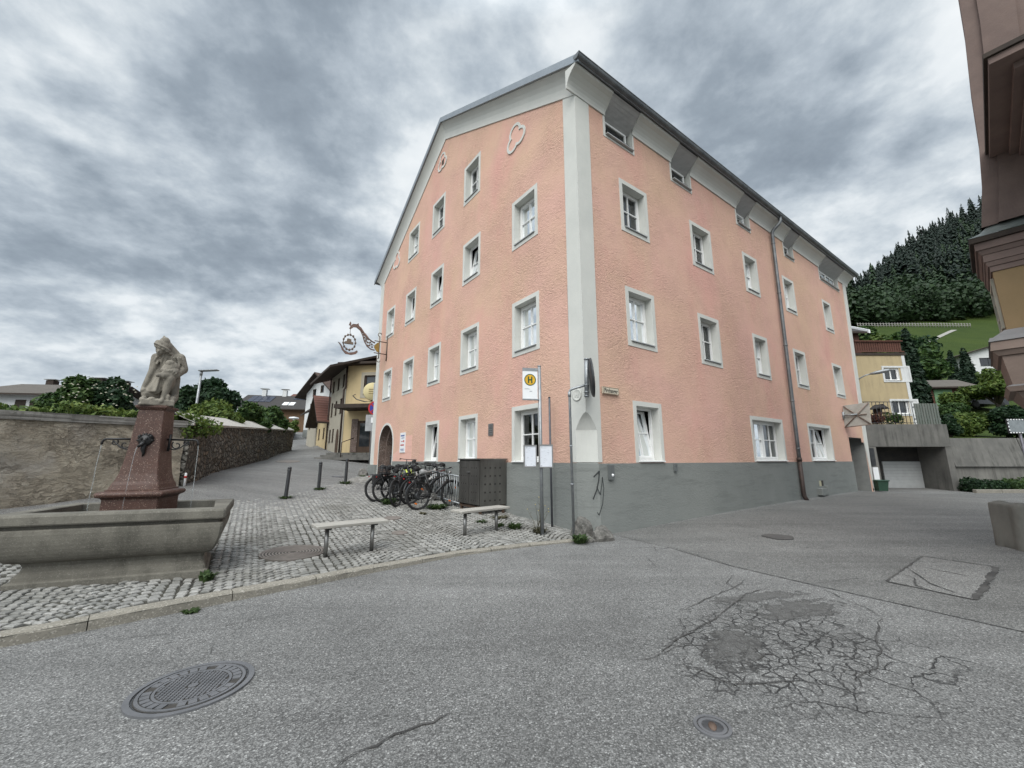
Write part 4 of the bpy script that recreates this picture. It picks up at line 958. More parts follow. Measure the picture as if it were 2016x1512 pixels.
for a, b in ((1.05, -.1), (1.35, .05), (1.3, .4), (1.6, .35), (1.75, .7), (1.95, .85), (2.05, 1.2), (1.55, .0), (1.1, .2), (1.8, .5), (2.2, 1.45)):
    q = [(a + (.11 + .04 * math.cos(5 * w)) * math.cos(w), b + (.11 + .04 * math.cos(5 * w)) * math.sin(w)) for w in np.linspace(0, 2 * math.pi, 20, endpoint=False)]
    m.prism(q, lambda x, y, d: f(d, x * SC + .28, y * SC), -.012, .012)
m.tube([f(0, a * SC + .28, b * SC) for a, b in ((.8, .1), (1.3, .22), (1.8, .62), (2.15, 1.35))], .012, 5)
m.build('leaf_scrolls', IRON, t)
m = MB(); m.prism([(.40, -.26), (.5, -.22), (.62, -.05), (.62, .06), (.5, .2), (.40, .26)], lambda x, y, d: f(d, x, y), -.02, .02); m.build('gilt_shield', GILT, t)
cy, cz = 3.55 * SC + .28, 1.6 * SC - .66
m = MB(); m.tube([f(0, cy, 1.6 * SC), f(0, cy, cz + .36)], .012, 6); m.tube([f(0, cy + .27 * math.sin(a), cz + .36 * math.cos(a)) for a in np.linspace(0, 2 * math.pi, 24, endpoint=False)], .022, 6, closed=True)
for a in np.linspace(.3, 6.2, 13):
    m.lathe([(0, -.07), (.05, -.02), (.04, .04), (0, .07)], f(rng.uniform(-.03, .03), cy + .275 * math.sin(a), cz + .365 * math.cos(a)), 6)
m.build('wreath', IRON, t)
m = MB(); m.prism([(-.3, -.14), (.26, -.12), (.24, .02), (.12, .04), (.1, .22), (-.14, .24), (-.17, .04), (-.3, .0)], lambda x, y, d: f(d, cy - x * .68, cz + y * .68), -.05, .05); m.build('hat_emblem', M('emblem_brown', (.2, .16, .12), (.13, .1, .08), scale=6), t)
m = MB(); m.prism([(-.62, -.15), (-.5, -.3), (-.3, -.62), (0, -.76), (.35, -.66), (.55, -.5), (.62, -.62), (.5, -.78), (.2, -.9), (-.2, -.88), (-.45, -.62), (-.56, -.35), (-.75, -.1)], lambda x, y, d: f(d, cy - x * .66, cz + y * .66), -.02, .02); m.build('scroll_band', GOLDBROWN, t)

# ------------------------------------------------------------------ bus stop, poles, mirror at the corner
p = on_plaza(1068, 1052)
t = thing('bus_stop_sign', 'tall grey bus stop pole with white flag and green and yellow H emblem', 'bus stop', p)
m = MB(); top = 1.94
m.tube([p + V(0, 0, -.05), V(p.x - .02, p.y, top)], .034, 14); m.tube([V(p.x - .02, p.y, top), V(p.x - .02, p.y, top + .02)], .037, 14); m.build('pole', GALV, t)
e1 = Vector((-.98, -.18, 0)).normalized(); e2 = Vector((-e1.y, e1.x, 0)); e2 = e2 if e2.y < 0 else -e2
o_ = V(p.x - .02, p.y, 0) + e1 * .045
ff = lambda x, d, z: o_ + e1 * x + e2 * d + V(0, 0, z)
m = MB(); m.prism([(0, 1.24), (.32, 1.24), (.32, 1.90), (0, 1.88)], lambda x, y, d: ff(x, d, y), -.012, .012); m.build('flag', SIGNWHITE, t)
m = MB(); plate(m, ff, 0, .32, 1.83, 1.90, -.014, .014); plate(m, ff, -.03, .32, 1.215, 1.24, -.03, .03); plate(m, ff, -.03, .06, 1.86, 1.89, -.02, .02); m.build('clamp_rail', GALV, t)
def disc(mb, fn, cx, cz, r, d, n=40, r0=0):
    for k in range(n):
        a, b = 2 * math.pi * k / n, 2 * math.pi * (k + 1) / n
        if r0: mb.poly([fn(cx + r * math.cos(a), d, cz + r * math.sin(a)), fn(cx + r * math.cos(b), d, cz + r * math.sin(b)), fn(cx + r0 * math.cos(b), d, cz + r0 * math.sin(b)), fn(cx + r0 * math.cos(a), d, cz + r0 * math.sin(a))])
        else: mb.poly([fn(cx, d, cz), fn(cx + r * math.cos(a), d, cz + r * math.sin(a)), fn(cx + r * math.cos(b), d, cz + r * math.sin(b))])
GREENS = M('sign_green', (.012, .075, .03), bump=0, rough=.4); YELLOWS = M('sign_yellow', (.72, .42, .03), bump=0, rough=.4)
m = MB(); disc(m, ff, .16, 1.645, .125, .016, r0=.108); m.build('ring', GREENS, t)
m = MB(); disc(m, ff, .16, 1.645, .108, .015); m.build('disc', YELLOWS, t)
m = MB(); plate(m, ff, .112, .138, 1.575, 1.715, .014, .019); plate(m, ff, .182, .208, 1.575, 1.715, .014, .019); plate(m, ff, .138, .182, 1.632, 1.658, .014, .0185); m.build('letter_h', GREENS, t)
m = MB(); plate(m, ff, .19, .28, 1.455, 1.459, .012, .0135); plate(m, ff, .16, .28, 1.442, 1.446, .012, .0135)
for k in range(4): plate(m, ff, .12 + k * .014, .13 + k * .014, 1.392, 1.408, .012, .0135)
m.build('small_print', GREYINK, t)
def timetable(label, px0, px1, py0, py1, depth, seed, tilt):
    a = PY(px0, py1, depth); b = PY(px1, py1 + 2, depth + tilt); c = PY(px0, py0, depth)
    ex = Vector((b.x - a.x, b.y - a.y, 0)); w = ex.length; ex.normalize(); en = Vector((ex.y, -ex.x, 0)); en = en if en.y < 0 else -en; h = c.z - a.z
    th = thing('timetable_case', label, 'timetable', a, 0, 'timetable cases at the bus stop')
    fn = lambda x, d, z: a + ex * x + en * d + V(0, 0, z)
    m = MB(); rim_box(m, fn, 0, w, 0, h, .022, -.02, .022); m.build('case_frame', STEEL, th)
    m = MB(); plate(m, fn, .02, w - .02, .02, h - .02, -.018, .008); m.build('sheet', M('printed_paper', (.66, .68, .73), (.6, .63, .68), bump=0, rough=.3), th)
    m = MB(); r = random.Random(seed)
    plate(m, fn, .04, .08, h - .055, h - .05, .008, .0085)
    plate(m, fn, .04, w * .55, h - .075, h - .071, .008, .0085)
    for k in range(14):
        x0 = r.uniform(.04, w - .1); z0 = r.uniform(.06, h - .1); plate(m, fn, x0, x0 + r.uniform(.01, .05), z0, z0 + .003, .008, .0085)
    plate(m, fn, .035, .065, .035, .045, .008, .0085); plate(m, fn, w - .075, w - .04, .035, .04, .008, .0085); m.build('print', GREYINK, th)
    m = MB(); plate(m, fn, w * .3, w * .7, h * .2, h * .26, -.05, -.02); plate(m, fn, w * .3, w * .7, h * .75, h * .8, -.05, -.02); m.build('clamp', GALV, th)
timetable('left framed white timetable case fixed to the bus stop pole', 1031, 1057, 876, 920, p.y - .10, 1, .02)
timetable('right framed white timetable case nearer the thin dark post', 1061, 1089, 875, 921, p.y - .06, 2, .02)
p2 = on_plaza(1087, 1036)
t = thing('post', 'thin dark grey bare post right behind the timetable cases', 'post', p2)
m = MB(); zt = (ray(1085, 783).z / ray(1085, 783).y) * p2.y; m.tube([p2 + V(0, 0, -.05), V(p2.x - .01, p2.y, zt)], .024, 10); m.build('pole', M('dark_grey_pole', (.12, .125, .14), rough=.5, metal=.4), t)
m = MB(); m.lathe([(.026, 0), (.026, .02), (.0, .026)], V(p2.x - .01, p2.y, zt), 10); m.build('cap', DARKSTEEL, t)
p3 = V(1.2, 8.05, hp(1.2, 8.05))
t = thing('corner_mirror', 'round traffic mirror seen edge-on on a cranked grey post at the house corner', 'mirror', p3)
m = MB(); zt = ray(1127, 768).z / ray(1127, 768).y * 8.05
q = [p3 + V(0, 0, -.05), V(1.19, 8.05, zt - .05), V(1.20, 8.04, zt - .01), V(1.25, 8.03, zt + .02)]
e = PY(1157, 757, 7.95); m.tube(q + [e], .026, 12); m.tube([V(1.19, 8.05, zt - .14), V(1.19, 8.05, zt - .04)], .035, 10)
for zz in (-.5, .25): m.tube([V(1.193, 8.05, zz), V(1.193, 8.05, zz + .03)], .033, 10)
m.build('post', GALV, t)
m = MB(); a, b = PY(1155, 782, 7.95), PY(1154.5, 706, 7.95); m.tube([a, b], .045, 12)
for k in (.02, .12, .3, .97): m.tube([a.lerp(b, k), a.lerp(b, k + .025)], .055, 12)
m.build('sleeve', GALV, t)
mc = a.lerp(b, .5) + V(.075, .0, .0); Mx = Matrix.Rotation(R(-8), 3, 'Z') @ Matrix.Rotation(R(86), 3, 'Y')
m = MB(); m.lathe([(.0, -.02), (.2, -.012), (.36, .0), (.40, .02), (.41, .05), (.39, .055)], mc, 32, Mx); m.build('mirror_shell', DARKSTEEL, t)
m = MB(); m.lathe([(.39, .052), (.25, .075), (.0, .09)], mc, 32, Mx); m.build('mirror_glass', M('mirror_glass', (.75, .78, .8), (.7, .73, .75), rough=.06, metal=1.0, bump=0), t)

# ------------------------------------------------------------------ boulders and weeds at the corner
def boulder(name, label, px, py, w, d, h, seed, depth=None):
    c = on_plaza(px, py) if depth is None else V(*depth)
    bm = bmesh.new(); bmesh.ops.create_icosphere(bm, subdivisions=3, radius=1.0); r = random.Random(seed)
    dirs = [Vector((r.uniform(-1, 1), r.uniform(-1, 1), r.uniform(-.3, 1))).normalized() for _ in range(11)]; offs = [r.uniform(.62, .9) for _ in dirs]
    for v in bm.verts:
        n = v.co.normalized(); k = 1.0
        for dd, of in zip(dirs, offs):
            q = n.dot(dd)
            if q > .05: k = min(k, of / q)
        k *= 1 + .04 * math.sin(9 * n.x + 4 * n.z + seed) + .03 * math.sin(17 * n.y + seed)
        v.co = Vector((n.x * k * w / 2, n.y * k * d / 2, n.z * k * h * .72 + h * .22))
    me = bpy.data.meshes.new(name); bm.to_mesh(me); bm.free(); me.materials.append(ROCK)
    o = bpy.data.objects.new(name, me); COL.objects.link(o); o.location = c; o['label'] = label; o['category'] = 'boulder'; o['group'] = 'boulders at the house corner'; o.rotation_euler = (0, 0, r.uniform(-.4, .4))
def mat_rock():
    t = NT('grey_boulder'); v = t.coord('Object')
    col = t.mix(t.rng(t.noise(v, 5, 8, .7), .35, .62), (.07, .068, .062), (.20, .19, .175)); col = t.mix(t.math('GREATER_THAN', t.noise(v, 26, 5, .6), .65), col, (.30, .295, .28))
    return t.fin(col, .85, t.bump(t.noise(v, 11, 8, .7), .8, .03), spec=.3)
ROCK = mat_rock()
boulder('boulder', 'largest boulder leaning on the house corner behind the mirror post', 1150, 1050, .50, .42, .42, 1, (1.36, 8.12, -1.49))
boulder('boulder', 'dark wedge-shaped boulder right of the other corner rocks', 1195, 1062, .50, .36, .30, 2, (1.72, 7.92, -1.52))
boulder('boulder', 'low flat light brown stone in front of the largest boulder', 1155, 1057, .34, .26, .15, 3, (1.40, 7.80, -1.50))
boulder('boulder', 'small rock at the foot of the no stopping sign pole', 727, 940, .55, .5, .42, 4, (-7.0, 19.0, -.78))
LEAF1 = mat_leaf('weed_leaf', (.02, .042, .012), (.04, .07, .02), (.08, .12, .04))
DRYLEAF = mat_leaf('dry_weed', (.05, .05, .03), (.09, .085, .05), (.16, .14, .09))
def tuft(name, label, c, rad, h, n, seed, mat, width=.018, group='weeds in the paving', cat='weed'):
    r = np.random.default_rng(seed); vs, qs = [], []
    for i in range(n):
        a = r.uniform(0, 2 * math.pi); d = rad * math.sqrt(r.uniform(0, 1)) * .7; bx, by = d * math.cos(a), d * math.sin(a)
        le = h * r.uniform(.5, 1.1); a2 = a + r.uniform(-.7, .7); out = rad * r.uniform(.2, .9); dx, dy = math.cos(a2), math.sin(a2); w = width * r.uniform(.6, 1.4)
        P = [(bx, by, -.02), (bx + dx * out * .4, by + dy * out * .4, le * .75), (bx + dx * out, by + dy * out, le * r.uniform(.5, 1.0))]
        for k in range(2):
            b = len(vs); w0, w1 = (w * .6, w) if k == 0 else (w, w * .12)
            for q, ww in ((P[k], w0), (P[k + 1], w1)): vs += [(q[0] - dy * ww, q[1] + dx * ww, q[2]), (q[0] + dy * ww, q[1] - dx * ww, q[2])]
            qs.append((b, b + 1, b + 3, b + 2))
    o = np_mesh(name, np.array(vs), np.array(qs), mat, label=label, category=cat, group=group); o.location = c; return o
TUFTS = [('green weed at the foot of the mirror post', (1142, 1066), .17, .12, 90), ('bright dandelion tuft right of the far bench', (1014, 1040), .16, .11, 90), ('dry weed mat along the wall by the post', (985, 1020), .2, .05, 60),
         ('green weed clump under the leftmost bicycle wheel', (765, 992), .22, .16, 110), ('mossy weed mat under the front bicycle', (858, 1000), .30, .10, 150), ('small weed in front of the bench by the locker', (948, 1028), .13, .05, 40),
         ('weed clump at the right front corner of the fountain', (405, 1142), .10, .10, 60), ('green weed between kerb and road below the fountain', (376, 1206), .07, .035, 50), ('faint weed on the paving below the front bicycle', (832, 1012), .1, .05, 30),
         ('weed at the foot of the nearest bollard', (562, 981), .2, .07, 50), ('weed at the foot of the middle bollard', (628, 964), .2, .08, 50), ('weed at the foot of the bollard nearest the house', (680, 952), .26, .1, 70),
         ('weed tuft under the right leg of the far bench', (985, 1036), .09, .07, 30), ('weed on the cobbles by the sign pole', (712, 938), .2, .06, 40)]
for i, (lb, px, rad, h, n) in enumerate(TUFTS):
    c = on_road(*px) if 'kerb' in lb else on_plaza(*px); tuft('weed', lb, c, rad, h, n, 100 + i, LEAF1 if i not in (2, 8) else DRYLEAF)
c = on_plaza(1062, 1048); m = MB(); r = random.Random(9)
t = thing('wild_plant', 'tall bare-stemmed wild plant with yellow buds at the foot of the bus stop pole', 'plant', c)
fl = MB()
for k in range(11):
    a = r.uniform(0, 6.28); h = r.uniform(.25, .72); sp = r.uniform(.05, .28); x, y = c.x + r.uniform(-.08, .08), c.y + r.uniform(-.06, .06)
    P = [V(x, y, c.z - .02), V(x + math.cos(a) * sp * .3, y + math.sin(a) * sp * .3, c.z + h * .5), V(x + math.cos(a) * sp, y + math.sin(a) * sp, c.z + h)]
    m.tube(P, [.006, .0045, .002], 5)
    for f_ in (.4, .6, .8):
        q = P[0].lerp(P[1], f_ * 2) if f_ < .5 else P[1].lerp(P[2], f_ * 2 - 1); b = r.uniform(0, 6.28); m.tube([q, q + V(math.cos(b) * .06, math.sin(b) * .06, .05)], [.003, .001], 4)
    fl.lathe([(0, -.012), (.011, 0), (0, .012)], P[2], 6)
m.build('stems', DRYLEAF, t); fl.build('buds', M('yellow_bud', (.55, .45, .15), bump=0), t)
tu = tuft('foot_leaves', '', (0, 0, 0), .16, .1, 60, 77, DRYLEAF); tu.parent = t; del tu['label'], tu['category'], tu['group']

# ------------------------------------------------------------------ bollards, benches, covers
def make_bollard():
    b = thing('bollard', 'nearest of the three black street bollards', 'bollard', group='bollards between square and street')
    m = MB(); m.lathe([(.052, -.05), (.05, 0), (.045, .72), (.045, .73)], (0, 0, 0), 14); local_build(m, 'shaft', DARKSTEEL, b)
    m = MB(); m.lathe([(.05, .73), (.056, .74), (.056, .76), (.046, .77), (.046, .79), (.055, .80), (.05, .83), (.03, .845), (0, .85)], (0, 0, 0), 14); local_build(m, 'cap', DARKSTEEL, b)
    return b
b0 = make_bollard(); bl = ['nearest of the three black street bollards, left of the others', 'middle one of the three black street bollards', 'black bollard nearest the house, rightmost of three']
for i, px in enumerate(((562, 981), (627, 963.5), (680, 952))):
    b = b0 if i == 0 else copy_tree(b0); b.location = on_plaza(*px); b['label'] = bl[i]
    b.rotation_euler = (R(1 if i else 0), R(2.2 if i == 0 else .5), 0)
def make_bench(label):
    b = thing('bench', label, 'bench', group='small wooden benches')
    for k in range(3):
        m = MB(); m.box((0, -.125 + k * .125, .445), (1.12, .115, .045), None, .006); local_build(m, 'seat_plank', OLDWOOD, b)
    for sx in (-1, 1):
        m = MB(); m.lathe([(.032, -.03), (.032, .40)], (sx * .36, 0, 0), 14); local_build(m, 'leg', STEEL, b)
        m = MB(); m.box((sx * .36, 0, .41), (.06, .30, .02)); local_build(m, 'bracket', DARKSTEEL, b)
    return b
q1, q2 = on_plaza(640, 1096), on_plaza(731, 1083); b0 = make_bench('weathered plank bench with two steel legs nearer the fountain')
b0.location = (q1 + q2) / 2; b0.rotation_euler = (0, 0, math.atan2(q2.y - q1.y, q2.x - q1.x)); s_ = (q2 - q1).length / .72; b0.scale = (s_, 1, 1)
q1, q2 = on_plaza(915, 1054), on_plaza(977, 1044); b1 = copy_tree(b0); b1['label'] = 'weathered plank bench in front of the metal locker'
b1.location = (q1 + q2) / 2; b1.rotation_euler = (0, 0, math.atan2(q2.y - q1.y, q2.x - q1.x)); b1.scale = ((q2 - q1).length / .72, 1, 1)
GROOVE = M('dark_cover_groove', (.035, .033, .03), (.055, .05, .045), rough=.9, bump=.2)  # darker colour for the lid surface between the raised ribs
IRONC = M('cast_iron_cover', (.125, .128, .135), (.17, .172, .18), scale=5, rough=.6, metal=.3, bump=.25, bscale=60)
def level(o, fn):
    x, y = o.location.x, o.location.y; e = .3
    n = Vector(((fn(x - e, y) - fn(x + e, y)) / (2 * e), (fn(x, y - e) - fn(x, y + e)) / (2 * e), 1)).normalized(); z = o.rotation_euler.z
    o.rotation_euler = (Vector((0, 0, 1)).rotation_difference(n).to_matrix() @ Matrix.Rotation(z, 3, 'Z')).to_euler()
def ring(mb, r0, r1, z0, z1, seg=48):
    mb.lathe([(r0, z0), (r0, z1), (r1, z1), (r1, z0)], (0, 0, 0), seg, None, False)
c = on_road(380, 1353); cv = thing('manhole_cover', 'large round cast iron manhole cover with grid pattern on the road', 'manhole cover', c + V(0, 0, .0), R(12))
m = MB(); ring(m, .325, .36, -.02, .012); m.lathe([(0, .004), (.325, .004)], (0, 0, 0), 48, None, False); local_build(m, 'frame', IRONC, cv)
m = MB(); m.cm = 1; m.lathe([(.31, -.01), (.31, .008), (0, .008)], (0, 0, 0), 48, None, False); m.cm = 0; ring(m, .285, .305, .006, .014); ring(m, .205, .222, .006, .014)
for k in range(28):
    if k % 7 == 0: continue
    a = 2 * math.pi * k / 28; m.box((.253 * math.cos(a), .253 * math.sin(a), .010), (.05, .045, .010), Matrix.Rotation(a, 3, 'Z'))
for i in range(-8, 9):
    for j in range(-8, 9):
        x, y = i * .024, j * .024
        if math.hypot(x, y) < .195 and not (abs(x) < .03 and abs(y) < .03): m.box((x, y, .010), (.017, .017, .009))
m.lathe([(.03, .008), (.03, .015), (0, .015)], (0, 0, 0), 16, None, False); local_build(m, 'lid', [IRONC, GROOVE], cv)
cv.scale = (.98, .98, 1); level(cv, hr)
nrm = []
c = on_road(1403, 1432); cv = thing('valve_cover', 'small oval water valve cover in the near road', 'valve cover', c, R(-20))
m = MB(); ring(m, .072, .088, -.02, .010, 32); ring(m, .05, .066, -.02, .008, 32); m.lathe([(.05, .004), (.0, .004)], (0, 0, 0), 32, None, False); local_build(m, 'frame', IRONC, cv)
m = MB(); m.lathe([(.022, .0), (.024, .009), (0, .012)], (0, 0, 0), 16, None, True, (.8, 1.5)); local_build(m, 'plug', M('rusty_plug', (.09, .06, .045), (.13, .09, .07)), cv); cv.scale = (1.15, 1.15, 1); level(cv, hr)
IRON2 = M('brown_iron_cover', (.15, .135, .12), (.20, .175, .16), scale=6, rough=.7, metal=.2, bump=.2)
cv = thing('manhole_cover', 'round concentric ribbed manhole cover in the cobbles left of the near bench', 'manhole cover', MH2 + V(0, 0, .0), 0)
m = MB(); m.cm = 1; m.lathe([(.43, -.03), (.43, .004), (0, .004)], (0, 0, 0), 48, None, False); m.cm = 0
for k in range(9): ring(m, .05 + k * .043, .073 + k * .043, .003, .012)
local_build(m, 'lid', [IRON2, GROOVE], cv)
m = MB(); ring(m, .43, .455, -.04, .012); local_build(m, 'frame', IRON2, cv); level(cv, hp)
for i, (px, lb, s_) in enumerate((((773, 1020), 'small oval rusty cover in the cobbles between bench and bicycles', .62), ((787, 1049), 'small rusty drain cover on cobbles right of the near bench', .5), ((665, 938), 'round pale cover in the asphalt beside the bollards', .8))):
    c = on_plaza(*px); cv = thing('drain_cover', lb, 'drain cover', c + V(0, 0, .004)); m = MB(); m.lathe([(.3 * s_, -.03), (.3 * s_, .006), (.26 * s_, .012), (0, .012)], (0, 0, 0), 24, None, False); local_build(m, 'lid', IRON2 if i < 2 else IRONC, cv); level(cv, hp)
for px, lb in (((570, 905), 'dark oblong road cover in the street by the rubble wall'), ((565, 908), 'second dark road cover nearest the rubble wall foot')):
    v = ray(*px); c = v * (21 / v.y); c.z = hr(c.x, c.y) + .006; cv = thing('drain_cover', lb, 'drain cover', c); m = MB(); m.lathe([(.5, -.05), (.5, .006), (0, .008)], (0, 0, 0), 24, None, False); local_build(m, 'lid', IRON2, cv); level(cv, hr)

# ------------------------------------------------------------------ sheet-steel locker beside the bicycles
def lk(u, n, z): return LW(u, n, z)
lc = thing('storage_locker', 'dark steel sheet locker with double doors and punched cross holes', 'locker', LW(3.3, .45, -1.2), RZL)
U0, U1, N0, N1, Z0, Z1 = 2.80, 3.84, .06, .86, -1.13, -.012
m = MB()
m.poly([lk(U0, N0, Z0), lk(U0, N1, Z0), lk(U0, N1, Z1), lk(U0, N0, Z1)]); m.poly([lk(U1, N0, Z0), lk(U1, N1, Z0), lk(U1, N1, Z1), lk(U1, N0, Z1)]); m.poly([lk(U0, N0, Z0), lk(U1, N0, Z0), lk(U1, N0, Z1), lk(U0, N0, Z1)]); m.poly([lk(U0, N0, Z0), lk(U1, N0, Z0), lk(U1, N1, Z0), lk(U0, N1, Z0)])
lo_ = V(*lc.location); Mi = (Matrix.Translation(lo_) @ Matrix.Rotation(RZL, 4, 'Z')).inverted()
def bl_(mb, name, mat, par=lc): mb.v = [tuple(Mi @ Vector(p)) for p in mb.v]; return local_build(mb, name, mat, par)
bl_(m, 'body', LOCKER)
m = MB()
a = [lk(U0 - .03, N0 - .02, Z1), lk(U1 + .03, N0 - .02, Z1), lk(U1 + .03, N1 + .04, Z1), lk(U0 - .03, N1 + .04, Z1)]; b = [x + V(0, 0, .035) for x in a]; m.poly(a); m.poly(b)
for i in range(4): m.poly([a[i], a[(i + 1) % 4], b[(i + 1) % 4], b[i]])
bl_(m, 'lid', LOCKER)
um = (U0 + U1) / 2
for (p, q) in ((U0 + .012, um - .012), (um + .012, U1 - .012)):
    m = MB(); m.prism([(p, Z0 + .02), (q, Z0 + .02), (q, Z1 - .02), (p, Z1 - .02)], lambda x, y, d: lk(x, d, y), N1 + .002, N1 + .018)
    d_ = bl_(m, 'door', LOCKER); h = MB()
    for i in range(3):
        for j in range(5):
            x, z = p + (q - p) * (.28 + .22 * i), Z1 - .2 - j * .2
            for w, hh in ((.04, .016), (.016, .04)): h.prism([(x - w / 2, z - hh / 2), (x + w / 2, z - hh / 2), (x + w / 2, z + hh / 2), (x - w / 2, z + hh / 2)], lambda a, b, d: lk(a, d, b), N1 + .017, N1 + .0195 + (w > .02) * .0005)
    bl_(h, 'punched_holes', DARKROOM, d_)
m = MB()
for i in range(4):
    for j in range(5):
        nn, z = N0 + .2 + i * .15, Z1 - .2 - j * .2
        for w, hh in ((.052, .022), (.022, .052)): m.prism([(nn - w / 2, z - hh / 2), (nn + w / 2, z - hh / 2), (nn + w / 2, z + hh / 2), (nn - w / 2, z + hh / 2)], lambda a, b, d: lk(d, a, b), U0 - .001 - (w > .02) * .0005, U0 - .004 - (w > .02) * .0005)
bl_(m, 'punched_holes', DARKROOM)
m = MB(); m.box(lk(um, N1 + .03, -.32), (.16, .03, .03), Matrix.Rotation(RZL, 3, 'Z')); bl_(m, 'latch', STEEL)
m = MB()
for u in (U0 + .06, U1 - .06):
    for n_ in (N0 + .06, N1 - .06): m.box(lk(u, n_, (Z0 - 1.32) / 2), (.06, .06, 1.32 + Z0 + .06), Matrix.Rotation(RZL, 3, 'Z'))
m.box(lk(um, N1 - .06, Z0 - .04), (U1 - U0, .09, .06), Matrix.Rotation(RZL, 3, 'Z')); m.box(lk(um, N0 + .1, Z0 - .04), (U1 - U0, .09, .06), Matrix.Rotation(RZL, 3, 'Z'))
bl_(m, 'timber_runners', DARKWOOD)
# ------------------------------------------------------------------ fountain with granite column, and the statue on it
FZ = -1.43
ft = thing('fountain', 'stone basin fountain with red granite column and iron water spouts', 'fountain', (FOUNT.x, FOUNT.y, FZ), FROT)
def rect_loft(mb, prof, hx, hy, ch=.02, smooth=False, inset=0.0):
    rows = []
    for out, z in prof:
        x, y = hx + out, hy + out; c = ch; xb = x - inset
        rows.append([(x, -y + c, z), (xb, y - c, z), (xb - c, y, z), (-x + c, y, z), (-x, y - c, z), (-x, -y + c, z), (-x + c, -y, z), (x - c, -y, z)])
    base = len(mb.v)
    for r_ in rows: mb.v += r_
    for i in range(len(rows) - 1):
        for k in range(8):
            j = (k + 1) % 8; mb.f.append((base + i * 8 + k, base + i * 8 + j, base + (i + 1) * 8 + j, base + (i + 1) * 8 + k)); mb.m.append(mb.cm); mb.s.append(smooth)
def mat_basin():
    t = NT('weathered_basin_stone'); v = t.coord('Object')
    col = t.mix(t.rng(t.noise(v, 2.2, 8, .68), .35, .65), (.115, .108, .092), (.175, .165, .14))
    k = t.rng(t.noise(t.coord('Object', (1, 1, .35)), 4, 8, .7), .48, .68)
    col = t.mix(t.math('MULTIPLY', k, .6), col, (.05, .048, .04))
    col = t.mix(t.math('GREATER_THAN', t.noise(v, 70, 3), .62), col, t.mix(.5, col, (.26, .245, .215)))
    return t.fin(col, .88, t.bump(t.noise(v, 38, 8, .7), .45, .012), spec=.25)
BASIN = mat_basin(); REDGRAN = mat_granite('red_granite', (.088, .040, .028), (.25, .18, .14), (.022, .012, .009), 150, .62, .95)
HX, HY = .90, .52
prof = [(.045, -.25), (.045, .07), (.03, .085), (.005, .09), (.0, .13), (-.035, .18), (-.045, .23), (-.03, .27), (.0, .28)]
cur = [(.0 + .185 * math.sin(a), .285 + .36 * (1 - math.cos(a))) for a in np.linspace(.15, 1.45, 9)]
prof += cur + [(.182, .645), (.17, .66), (.135, .665), (.13, .70), (.20, .705), (.208, .72), (.208, .80), (.195, .825), (.03, .83), (.015, .82), (.015, .5)]
m = MB(); rect_loft(m, prof, HX, HY, inset=.30); m.poly([(-HX - .012, -HY - .012, .6), (HX + .012, -HY - .012, .6), (HX - .288, HY + .012, .6), (-HX - .012, HY + .012, .6)])
local_build(m, 'basin', BASIN, ft)
m = MB(); n = 24; m.poly([(-HX - .014, -HY - .014, .725), (HX + .014, -HY - .014, .725), (HX - .286, HY + .014, .725), (-HX - .014, HY + .014, .725)]); local_build(m, 'water', mat_water('basin_water'), ft)
m = MB(); rect_loft(m, [(.31, .6), (.31, .93), (.325, .95), (.36, .965), (.37, .985), (.37, 1.0), (.36, 1.02), (.325, 1.03), (.30, 1.035), (.30, 1.05), (.28, 1.055), (.265, 1.11), (.245, 1.15), (.222, 1.24), (.205, 1.36), (.19, 1.5), (.175, 1.7), (.162, 1.95), (.155, 2.085), (.16, 2.09), (.178, 2.11), (.19, 2.125), (.19, 2.145), (.17, 2.155)], 0, 0, .012)
m.poly([(-.17, -.17, 2.155), (.17, -.17, 2.155), (.17, .17, 2.155), (-.17, .17, 2.155)]); m.v = [(x * .94 - .06, y * .94, z) for x, y, z in m.v]; col_ = local_build(m, 'column', REDGRAN, ft)
m = MB()
for z, h in ((1.22, .2), (2.02, .15)): pass
SPOUTM = M('black_cast_iron', (.018, .018, .02), (.03, .03, .03), rough=.45, metal=.4, bump=.1)
FALL = NT('falling_water'); FALL.fin((.75, .8, .82), .1, None); FALL.b.inputs['Transmission Weight'].default_value = .75; FALL.b.inputs['IOR'].default_value = 1.33; FALL = FALL.m
for sx in (-1, 1):
    m = MB(); z = 1.70
    m.tube([(sx * .17, 0, z), (sx * .48, 0, z + .0), (sx * .515, 0, z - .012), (sx * .53, 0, z - .045), (sx * .531, 0, z - .075)], [.014, .013, .013, .014, .016], 8)
    m.tube([(sx * (.195 + .0), 0, z - .16), (sx * .2, 0, z + .07)], .016, 8)
    for cx, cz, r0, tn in ((.285, -.075, .062, 1.7), (.40, -.045, .04, 1.5)):
        pts = [(sx * (cx + (r0 * (1 - .12 * a)) * math.cos(a + 2.3)), 0, z + cz + (r0 * (1 - .12 * a)) * math.sin(a + 2.3)) for a in np.linspace(0, tn * 3.6, 24)]; m.tube(pts, .008, 6)
    m.tube([(sx * .2, 0, z - .12), (sx * .26, 0, z - .14), (sx * .33, 0, z - .11), (sx * .42, 0, z - .02)], .009, 6)
    m.v = [(x - .06, y, z) for x, y, z in m.v]; s_ = local_build(m, 'spout', SPOUTM, ft)
    m = MB(); r = random.Random(3 + sx); P = [(sx * .531, 0, z - .07)]
    for k in range(1, 15): P.append((sx * (.531 + .02 * (k / 14) ** .5), .004 * math.sin(k), z - .07 - (z - .07 - .725) * (k / 14)))
    m.tube(P, [.0036 - .0016 * (k / 14) + .001 * r.random() for k in range(15)], 7); m.v = [(x - .06, y, z) for x, y, z in m.v]; local_build(m, 'water_jet', FALL, s_)
